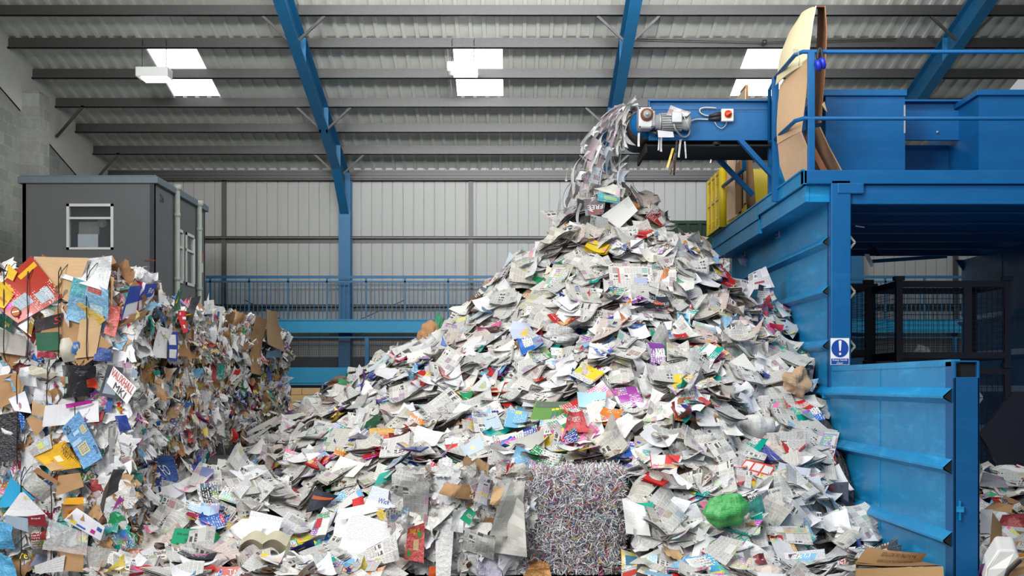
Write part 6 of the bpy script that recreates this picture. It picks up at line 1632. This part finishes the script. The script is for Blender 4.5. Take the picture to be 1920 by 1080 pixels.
bp(B2, 'printed_scrap', 'plain', [(124, 766), (172, 756), (170, 750), (122, 758)], (.50, .02, .30), 'thin magenta strip', dy=.11)
bp(B2, 'crisp_packet', 'plain', [(97, 883), (154, 872), (121, 828), (60, 848)], (.82, .46, .01), 'golden yellow cereal carton with brown lettering', [('CRUNCHY', (.97, .52, .42, .86), 'ink_brown')], .05, .008, .10, blocks=[(.0, .0, .45, .35, (.50, .24, .02), 'pack')])
o = bpy.data.objects.get('crisp_packet'); o.name = 'cereal_carton'
# re-letter it along the long edge
bp(B2, 'cereal_carton', 'plain', [(98, 884), (154, 876), (122, 826), (58, 852)], (.80, .44, .01), 'golden yellow cereal carton face with brown lettering', [('CRUNCHY', (.52, .98, .96, .14), 'ink_brown')][:0], .05, .008, .105, blocks=[(.02, .05, .35, .5, (.50, .22, .02), 'film'), (.42, .35, .62, .6, (.88, .80, .45))])
mb = MB()
S = quad_surf(P(114, 838, YL - .165), P(144, 868, YL - .165), P(150, 860, YL - .165), P(122, 829, YL - .165)); write(mb, 'CRUNCHY', S, (0, 0, 1, 1), MI['ink_brown'], 0)
S = quad_surf(P(114, 848, YL - .165), P(128, 864, YL - .165), P(134, 857, YL - .165), P(120, 841, YL - .165)); write(mb, 'NUT', S, (0, 0, 1, 1), MI['ink_brown'], 0); mb.build('carton_lettering', PAPER, B2)
bp(B2, 'cereal_carton', 'news', [(64, 856), (98, 840), (93, 814), (48, 840)], (.62, .62, .60), 'white printed side of the cereal carton', dy=.115, crumple=.006, blocks=[(.42, .3, .65, .8, (.66, .66, .18)), (.66, .3, .9, .8, (.5, .66, .74))])
bp(B2, 'drinks_pack', 'film', [(158, 880), (192, 858), (150, 770), (118, 802)], (.08, .32, .66), 'pale blue drinks carton with ringed emblems', [('20', (.06, .8, .3, .95), 'ink'), ('20', (.82, .30, .95, .12), 'ink')], .08, .025, .115, blocks=[(.2, .25, .65, .48, (.62, .56, .30)), (.26, .28, .59, .45, (.02, .05, .25)), (.66, .6, .9, .76, (.62, .56, .30)), (.7, .62, .86, .74, (.02, .05, .25)), (.05, .5, .5, .6, (.42, .62, .8)), (.3, .68, .6, .75, (.45, .65, .82))])
bp(B2, 'printed_page', 'plain', [(184, 742), (222, 748), (232, 690), (204, 684)], (.06, .07, .09), 'black and white car magazine page', dy=.09, crumple=.02, blocks=[(.15, .1, .8, .6, (.30, .36, .42))])
mb = MB(); S = quad_surf(P(206, 702, YL - .165), P(240, 736, YL - .165), P(248, 722, YL - .165), P(212, 688, YL - .165)); mb.add((S(np.array([0, 1.2, 1.2, 0]), np.array([-1.1, -1.1, 1.1, 1.1]))) + np.array((0, .006, 0)), [(0, 1, 2, 3)], MI['plain'], None, W8)
write(mb, 'VAUXHALL', S, (0.02, .05, 1.15, 1), MI['ink_red'], 0); write(mb, 'MKI', S, (.35, -1.0, .95, -.15), MI['ink'], 0)
o = mb.build('printed_page', PAPER, B2); o['label'] = 'white magazine strip with red capital letters'
sp(B2, 'newspaper_scrap', 'news', [(200, 870), (214, 868), (216, 790), (204, 795)], (.64, .64, .63), 'upright folded newspaper', [('classifieds', (.2, .05, .8, .9), 'ink')][:0], dx=.12, crumple=.02)
sp(B2, 'printed_scrap', 'pack', [(217, 812), (232, 806), (234, 778), (220, 782)], (.02, .05, .30), 'dark blue packet', dx=.12)
bp(B2, 'red_bag', 'film', [(175, 798), (194, 790), (196, 770), (176, 776)], (.40, .02, .02), 'dark red paper', dy=.1, crumple=.05)
# bottom row, front
bp(B3, 'blue_card', 'plain', [(-4, 950), (10, 952), (66, 936), (20, 895)], (.01, .38, .68), 'bright sky blue card', dy=.09, crumple=.01)
bp(B3, 'crumpled_paper', 'film', [(35, 905), (80, 948), (103, 920), (60, 885)], (.50, .50, .46), 'rounded pale grey wrapped bundle', dy=.08, crumple=.03, bend=-.6)
bp(B3, 'cardboard_sheet', 'card', [(105, 930), (158, 912), (150, 886), (110, 892)], CB, 'rounded brown cardboard with stamped words', dy=.1, crumple=.012)
bp(B3, 'cardboard_scrap', 'card', [(60, 884), (105, 908), (110, 902), (72, 876)], CARDC[1], None, dy=.13, crumple=.01)
bp(B3, 'orange_envelope', 'plain', [(118, 946), (158, 946), (156, 932), (122, 934)], (.78, .36, .01), 'orange card envelope', dy=.12, crumple=.01)
bp(B3, 'cardboard_scrap', 'card', [(114, 972), (160, 975), (158, 944), (116, 944)], CARDC[1], None, dy=.1)
bp(B3, 'orange_envelope', 'plain', [(124, 972), (136, 968), (138, 955), (126, 958)], (.80, .38, .01), None, dy=.12)
bp(B3, 'paper_sheet', 'plain', [(5, 968), (90, 968), (45, 922), (38, 924)], (.76, .76, .78), 'white sheet with gold lettering', [('elector', (.62, .85, .95, .62), 'ink_yellow')], dy=.12, crumple=.012)
bp(B3, 'printed_card', 'plain', [(54, 985), (88, 988), (84, 964), (52, 968)], (.22, .01, .02), 'maroon printed card', [('Royal', (.2, .6, .7, .8), 'ink_white')], dy=.13, crumple=.01)
bp(B3, 'grey_card', 'plain', [(12, 985), (52, 998), (52, 972), (10, 965)], (.32, .40, .50), 'blue grey card strip', dy=.12, crumple=.01)
bp(B3, 'gift_paper', 'plain', [(120, 975), (188, 1014), (198, 988), (144, 952)], (.76, .76, .82), 'white paper printed with coloured spots', dy=.13, crumple=.02, blocks=[(.12, .1, .28, .3, (.75, .6, .05)), (.3, .1, .55, .22, (.03, .12, .5)), (.68, .15, .8, .4, (.5, .02, .3)), (.8, .5, .95, .75, (.04, .1, .4))])
bp(B3, 'plastic_bag', 'film', [(-8, 1030), (28, 1030), (26, 985), (-8, 975)], (.02, .36, .68), 'bright blue plastic bag', dy=.12, crumple=.07)
bp(B3, 'plastic_bag', 'film', [(-8, 1085), (34, 1085), (22, 1045), (-8, 1030)], (.02, .40, .74), 'bright blue plastic bag', dy=.14, crumple=.07)
bp(B3, 'clear_film', 'clear', [(80, 1030), (165, 1040), (168, 1000), (90, 975)], (.8, .8, .8), 'clear plastic film', dy=.16, crumple=.05)
bp(B3, 'printed_scrap', 'mag', [(56, 1030), (92, 1028), (88, 995), (58, 1000)], (.25, .02, .03), 'red flower print', dy=.12)
bp(B3, 'cardboard_sheet', 'card', [(120, 1070), (158, 1072), (158, 1028), (108, 1028)], CB, 'brown cardboard near the floor', dy=.12, crumple=.015)
bp(B3, 'paper_sheet', 'plain', [(68, 1075), (118, 1072), (122, 1040), (66, 1060)], (.66, .66, .66), 'white tray', dy=.14, crumple=.02)
bp(B3, 'printed_scrap', 'plain', [(36, 1050), (55, 1050), (50, 1030), (38, 1030)], (.05, .05, .05), None, [('re', (.1, .1, .9, .6), 'ink_yellow')], dy=.13)
bp(B3, 'printed_scrap', 'plain', [(58, 1062), (84, 1055), (90, 1035), (66, 1040)], (.16, .18, .26), 'blue chequered scrap', dy=.12)
sp(B3, 'black_sack', 'film', [(184, 965), (215, 920), (222, 880), (205, 880)], (.012, .012, .014), 'black sack with white cord', dx=.16, crumple=.03)
sp(B3, 'printed_scrap', 'plain', [(205, 962), (218, 950), (232, 938), (222, 928)], (.50, .03, .42), 'magenta and white strip', dx=.14, crumple=.01)
sp(B3, 'crumpled_film', 'film', [(170, 1062), (205, 1065), (205, 1030), (175, 1025)], (.60, .60, .55), 'pale crumpled netting', dx=.12, crumple=.08)
sp(B3, 'printed_scrap', 'film', [(190, 1078), (206, 1078), (206, 1050), (192, 1052)], (.78, .16, .01), 'bright orange wrapper', dx=.16, crumple=.04)

# the two bales in front of the pile
BW0 = BW; BW = [('plain', 'W')] * 14 + [('news', 'N')] * 12 + [('card', 'C')] * 2 + [('film', 'W')] * 5 + [('mag', 'M')] * 2
YF_ = 12.0; kF = F / YF_
fx = lambda p: (p - 960) / kF
FZ = H + (720 - 884) / kF
FB = bale(fx(752), fx(984), YF_, 12.95, 0, FZ, 'bale of crumpled newspaper and film standing in front of the pile', 301, 260, 0, 160, 30)
BW = BW0
FBs = front_b
def fp(name, kind, corners, tint, label=None, text=(), crumple=.04, dy=.07, blocks=(), bend=.1):
    return find(name, kind, corners, tint, label, None, text, bend, crumple, 0, 1, YF_ - dy - .03, .5, blocks, 0, None, crumple < .03, 6, FB)
fp('newspaper_scrap', 'news', [(756, 980), (800, 985), (806, 905), (756, 900)], (.45, .45, .44), 'crumpled grey newspaper', dy=.05, crumple=.05)
fp('festive_wrapping', 'film', [(758, 1048), (795, 1055), (796, 980), (765, 990)], (.58, .02, .02), 'red festive wrapping paper', [('Bag it', (.15, .75, .7, .95), 'ink_yellow')], dy=.10, blocks=[(.4, .3, .7, .6, (.60, .44, .22)), (.1, .1, .3, .3, (.05, .25, .05)), (.6, .65, .85, .8, (.05, .25, .05))])
fp('plastic_film', 'film', [(818, 1085), (845, 1085), (852, 970), (815, 985)], (.72, .73, .72), 'white plastic film', dy=.10, crumple=.06)
fp('brown_paper', 'card', [(822, 925), (890, 940), (895, 912), (835, 905)], CB, 'rolled brown paper', dy=.10, crumple=.05, bend=-.8)
fp('newspaper_scrap', 'news', [(888, 938), (912, 948), (922, 895), (902, 890)], (.5, .5, .55), 'folded comic page with yellow letters', [('FUN', (.3, .25, .9, .4), 'ink_yellow')], dy=.14, crumple=.02)
fp('printed_scrap', 'plain', [(862, 972), (880, 985), (893, 963), (880, 950)], (.01, .30, .14), 'bright green printed piece with white word', [('ASDA', (.3, .4, .9, .65), 'ink_white')], dy=.13, crumple=.015)
fp('paper_sheet', 'plain', [(845, 995), (868, 1000), (870, 960), (850, 955)], (.78, .78, .8), None, dy=.1, crumple=.05)
fp('crumpled_paper', 'plain', [(925, 1038), (988, 1042), (982, 945), (935, 900)], (.58, .57, .52), 'large crumpled cream wrapping sheet', dy=.15, crumple=.09, bend=-.2)
fp('crumpled_paper', 'plain', [(918, 1000), (975, 1010), (985, 902), (948, 905)], (.62, .61, .56), 'crumpled cream wrapping sheet', dy=.12, crumple=.09)
fp('crumpled_paper', 'news', [(865, 1030), (925, 1050), (930, 1005), (872, 990)], (.6, .6, .58), None, dy=.12, crumple=.08)
fp('plastic_film', 'film', [(895, 1085), (942, 1085), (940, 1030), (892, 1035)], (.45, .42, .55), 'pale lilac film', dy=.1, crumple=.08)
fp('printed_scrap', 'plain', [(803, 1085), (817, 1085), (817, 1062), (805, 1062)], (.75, .12, .02), 'small orange card', dy=.12, crumple=.01)
fp('cardboard_scrap', 'card', [(918, 945), (948, 950), (950, 915), (925, 912)], CARDC[2], None, dy=.11, crumple=.05)
# shredded bale
SB = empty('paper_bale', ((fx(986) + fx(1172)) / 2, 12.48, 0), 'bale of fine shredded paper standing in front of the pile', 'bale')
x0, x1 = fx(984), fx(1170)
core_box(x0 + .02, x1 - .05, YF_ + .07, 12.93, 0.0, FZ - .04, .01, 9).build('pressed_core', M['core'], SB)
r = random.Random(77); mb = MB()
SHC = [(.84, .84, .85)] * 13 + [(.66, .66, .69)] * 6 + [(.45, .45, .5), (.70, .66, .58), (.10, .10, .14), (.50, .05, .05), (.10, .2, .45), (.6, .12, .35), (.65, .4, .05), (.1, .3, .3), (.3, .15, .35), (.2, .2, .22)]
for i in range(11000):
    f = r.random()
    if f < .68:
        c = np.array((r.uniform(x0 - .01, x1), YF_ + .03 - r.uniform(-.02, .045), r.uniform(0, FZ))); n = (0, -1, 0)
    elif f < .80: c = np.array((x1 - .02 + r.uniform(-.01, .03), r.uniform(YF_, 12.95), r.uniform(0, FZ))); n = (1, 0, 0)
    else: c = np.array((r.uniform(x0, x1), r.uniform(YF_, 13.0), FZ - .02 + r.uniform(-.01, .04))); n = (0, -.3, 1)
    # corner rounding
    if f < .68:
        ex = max(0, c[2] - (FZ - .08)) + max(0, c[0] - (x1 - .08)); c[1] += ex * .8
    nn = nrm(np.array(n) + np.array((r.gauss(0, .5), r.gauss(0, .5), r.gauss(0, .5)))); x, y, _ = basis(nn, (r.gauss(PI / 2, .55) if n[2] == 0 else r.uniform(0, PI)))
    L = r.uniform(.05, .16); w = r.uniform(.0035, .0075); cv = r.uniform(-.6, .6); pts = []
    for k in range(5):
        t = k / 4 - .5; p = c + x * L * t + y * L * cv * t * t * 2 + nn * (L * .25 * math.sin(t * 5 + i)); pts += [p - y * w / 2, p + y * w / 2]
    mb.add(pts, [(2 * k, 2 * k + 1, 2 * k + 3, 2 * k + 2) for k in range(4)], MI['plain'], np.full((10, 3), 0.0) + seed3(r), r.choice(SHC))
o = mb.build('shredded_strips', PAPER, SB); o['kind'] = 'stuff'
find('orange_paper', 'film', [(978, 1085), (1035, 1085), (1028, 1055), (1000, 1048)], (.72, .30, .03), 'crumpled orange paper', None, (), .1, .05, 0, 1, YF_ - .07, .5, (), 0, None, False, 5, SB)
find('plastic_scrap', 'film', [(1122, 1085), (1132, 1085), (1130, 1060), (1123, 1062)], (.6, .03, .25), 'pink plastic scrap', None, (), .1, .03, 0, 1, YF_ - .06, .5, (), 0, None, False, 5, SB)

# ------------------------------------------------------------------ cardboard box at the bottom right
yb_ = 9.9; kb = F / yb_
bx_ = lambda p: (p - 960) / kb
bz_ = lambda p: H + (720 - p) / kb
bc = empty('cardboard_box', (bx_(1690), yb_ + .1, 0), 'opened flattened cardboard box printed for oil bottles at the foot of the pile', 'box')
def flap(name, pts, th, tint, text=()):
    p = [np.asarray(a, float) for a in pts]; n = nrm(np.cross(p[1] - p[0], p[3] - p[0])); S = quad_surf(*p); U, V = np.meshgrid(np.linspace(0, 1, 9), np.linspace(0, 1, 7), indexing='ij')
    w = np.linalg.norm(p[1] - p[0]); h = np.linalg.norm(p[3] - p[0]); rr = random.Random(3)
    z = relief(U, V, w, h, .06, .01, rr, 0, 3)[..., None] * n; mb = MB(); uv = np.stack([U * w, V * h, 0 * U], -1).reshape(-1, 3) + 3
    mb.add((S(U, V) + z).reshape(-1, 3), grid_faces(8, 6), 0, uv, tint, True); mb.add((S(U, V) + z + n * th).reshape(-1, 3), grid_faces(8, 6), 0, uv, tint, True)
    for t in text:
        m2 = MB(); write(m2, t[0], S, t[1], 0, .012 if t[2] else -.012); m2.build('printed_lettering', M['ink'], None).parent = None
        o = bpy.data.objects[-1] if False else None
    o = mb.build(name, M['card'], bc); return o, S, n
BXC = lin(182, 140, 92)
o1, S1, n1 = flap('raised_flap', [P(1600, 1058, 10.0), P(1722, 1062, 10.35), P(1734, 1041, 10.35), P(1624, 1028, 10.2)], .006, BXC)
mb = MB()
v = nrm(np.array((0, 0, H)) - P(1660, 1045, 10.2)); sg_ = 1 if n1 @ v > 0 else -1
write(mb, '8 x 3 LITRE OIL BOTTLES', S1, (.86, .80, .30, .55), 0, .022 * -sg_ if False else 0); write(mb, 'ROTATE STOCK IN DATE ORDER', S1, (.86, .30, .30, .14), 0, 0)
for q in mb.v: q += n1 * sg_ * .016
mb.build('printed_lettering', M['ink'], o1)
flap('front_panel', [P(1598, 1150, 9.75), P(1775, 1150, 9.75), P(1766, 1062, 9.95), P(1606, 1066, 9.8)], .006, lin(196, 156, 108))
flap('side_panel', [P(1598, 1150, 9.75), P(1600, 1140, 10.3), P(1602, 1056, 10.2), P(1606, 1066, 9.8)], .006, BXC)
flap('inner_flap', [P(1606, 1066, 9.82), P(1766, 1062, 9.97), P(1730, 1060, 10.35), P(1602, 1057, 10.1)], .006, lin(150, 112, 76))

# ------------------------------------------------------------------ litter inside the bunker on the right
def heap2(x, y): return .05 + .62 * math.exp(-((y - 15.0) / 1.6) ** 2) + .12 * math.sin(x * 3) * math.cos(y * 2)
mb = MB(); GX, GY = np.meshgrid(np.linspace(3.45, 6.5, 30), np.linspace(9.6, 17, 60), indexing='ij')
GZ = np.vectorize(heap2)(GX, GY) - .06
mb.add(np.stack([GX, GY, GZ.clip(.0)], -1).reshape(-1, 3), grid_faces(29, 59), 0, None, (.3,) * 3, True)
tag(mb.build('waste_paper_floor_litter', M['core']), 'trodden paper covering the floor inside the bunker', 'waste paper', None, 'stuff')
r = random.Random(91); mbs = MB()
def spot2():
    y = r.uniform(9.7, 15.4); xx = r.uniform(max(3.5, 865 / F * y), min(6.4, 1010 / F * y)); return np.array((xx, y, heap2(xx, y)))
for i in range(260):
    q = spot2(); item(r.choice(['newspaper', 'paper_sheet', 'magazine', 'leaflet', 'cardboard_piece']), r, q, np.array((0, -.3, 1.0)), r.uniform(-.03, .03), mbs, .9, 0)
tag(mbs.build('loose_bunker_litter', PAPER), 'small scraps of paper between the sheets on the bunker floor', 'waste paper', None, 'stuff')
for i in range(70):
    q = spot2(); kd = r.choice(['newspaper', 'paper_sheet', 'paper_sheet', 'magazine', 'leaflet', 'cardboard_piece', 'leaflet']); mb = MB()
    desc = item(kd, r, q, np.array((0, -.3, 1.0)), r.uniform(.03, .09), mb)
    py = 720 - (q[2] - H) / q[1] * F
    tag(mb.build(kd, PAPER), '%s on the bunker floor, %s' % (desc, 'deep inside' if q[1] > 13.3 else 'midway in' if q[1] > 11.5 else 'near the post'), KIND_CAT[kd][0], 'paper on the bunker floor')
find('cardboard_piece', 'card', [(1853, 1055), (1880, 1030), (1878, 985), (1860, 960)], lin(200, 160, 112), 'tall bent piece of brown cardboard standing behind the near blue post', 'cardboard piece', (), .15, .02, dep=10.6)
find('cardboard_piece', 'card', [(1843, 955), (1895, 962), (1900, 948), (1865, 940)], lin(190, 150, 104), 'flat torn brown cardboard lying behind the bent standing piece', 'cardboard piece', (), .1, .02, dep=12.2)
find('plastic_wrapper', 'film', [(1870, 985), (1925, 990), (1925, 962), (1880, 965)], (.45, .02, .02), 'red printed wrapping paper on the bunker floor', 'wrapper', (), .1, .05, dep=11.9)
find('paper_sheet', 'plain', [(1838, 1000), (1860, 1000), (1862, 955), (1838, 955)], (.74, .75, .78), 'white sheet hard against the near blue post', 'paper sheet', (), .1, .02, dep=11.4)
find('newspaper', 'news', [(1838, 912), (1890, 915), (1880, 895), (1845, 885)], (.32, .33, .36), 'grey slab of folded newspaper deep behind the near blue post', 'newspaper', (), .1, .02, dep=13.2, leaves=3)
# white plastic tray
tr = empty('plastic_tray', P(1878, 1060, 9.9), 'upturned white plastic container at the bottom right corner of the photo', 'container')
def body(name, poly_f, poly_b, mat):
    k = len(poly_f); v = poly_f + poly_b; mb = MB(); mb.add(v, [tuple(range(k))[::-1], tuple(range(k, 2 * k))] + [(i, (i + 1) % k, (i + 1) % k + k, i + k) for i in range(k)]); return bevel(mb.build(name, mat, tr), .02, 3)
ff = [P(1843, 1100, 9.7), P(1850, 1066, 9.7), P(1872, 1030, 9.75), P(1905, 1032, 9.75), P(1913, 1048, 9.75), P(1890, 1068, 9.7), P(1880, 1100, 9.7)]
body('shell', ff, [q + np.array((.10, .35, .06)) for q in ff], M['white'])
mb = MB(); mb.tube([P(1880, 1092, 9.68), P(1892, 1071, 9.68), P(1914, 1051, 9.72)], .012, 8); mb.build('dark_rim', M['black'], tr)
for i in range(5):
    mb = MB(); sheet(mb, P(1905 + i * 3, 1075 - i * 6, 10.0 + i * .06), (.2, -.8, .8), .5, .5, .04, MI['card'], CARDC[i % 3], r, .05, .01); tag(mb.build('cardboard_piece', PAPER), 'brown cardboard strip beside the white plastic container, %s to it' % ('nearest', 'second nearest', 'third nearest', 'fourth nearest', 'farthest')[i], 'cardboard piece')
find('plastic_bag', 'film', [(1832, 1085), (1850, 1085), (1850, 1055), (1838, 1058)], (.18, .03, .25), 'purple and red wrapper squeezed between the near blue post and white container', 'wrapper', (), .1, .05, dep=9.9)
find('newspaper', 'mag', [(1708, 668), (1745, 662), (1742, 652), (1722, 645)], (.5, .55, .4), 'dim printed paper resting on the base of the large cage', 'newspaper', (), .1, .02, dep=15.9)

# ---- one label, one thing: add a distinguishing word where two labels coincide
# ------------------------------------------------------------------ tell apart pieces that read alike
def _tell_apart():
    from collections import defaultdict
    g = defaultdict(list)
    for o in list(bpy.data.objects):
        if o.parent is None and 'category' in o and 'label' in o: g[o['label']].append(o)
    def where(o):
        n = len(o.data.vertices); a = np.empty(n * 3); o.data.vertices.foreach_get('co', a); c = a.reshape(-1, 3).mean(0)
        return c[0] / c[1]
    od = ['leftmost', *['%s from left' % q for q in 'second third fourth fifth sixth seventh eighth ninth tenth eleventh twelfth'.split()]]
    for k, v in g.items():
        if len(v) < 2 or any(o.type != 'MESH' for o in v): continue
        for i, o in enumerate(sorted(v, key=where)):
            w = 'rightmost' if i == len(v) - 1 else od[min(i, 11)]
            o['label'] = k + ', ' + w
_tell_apart()
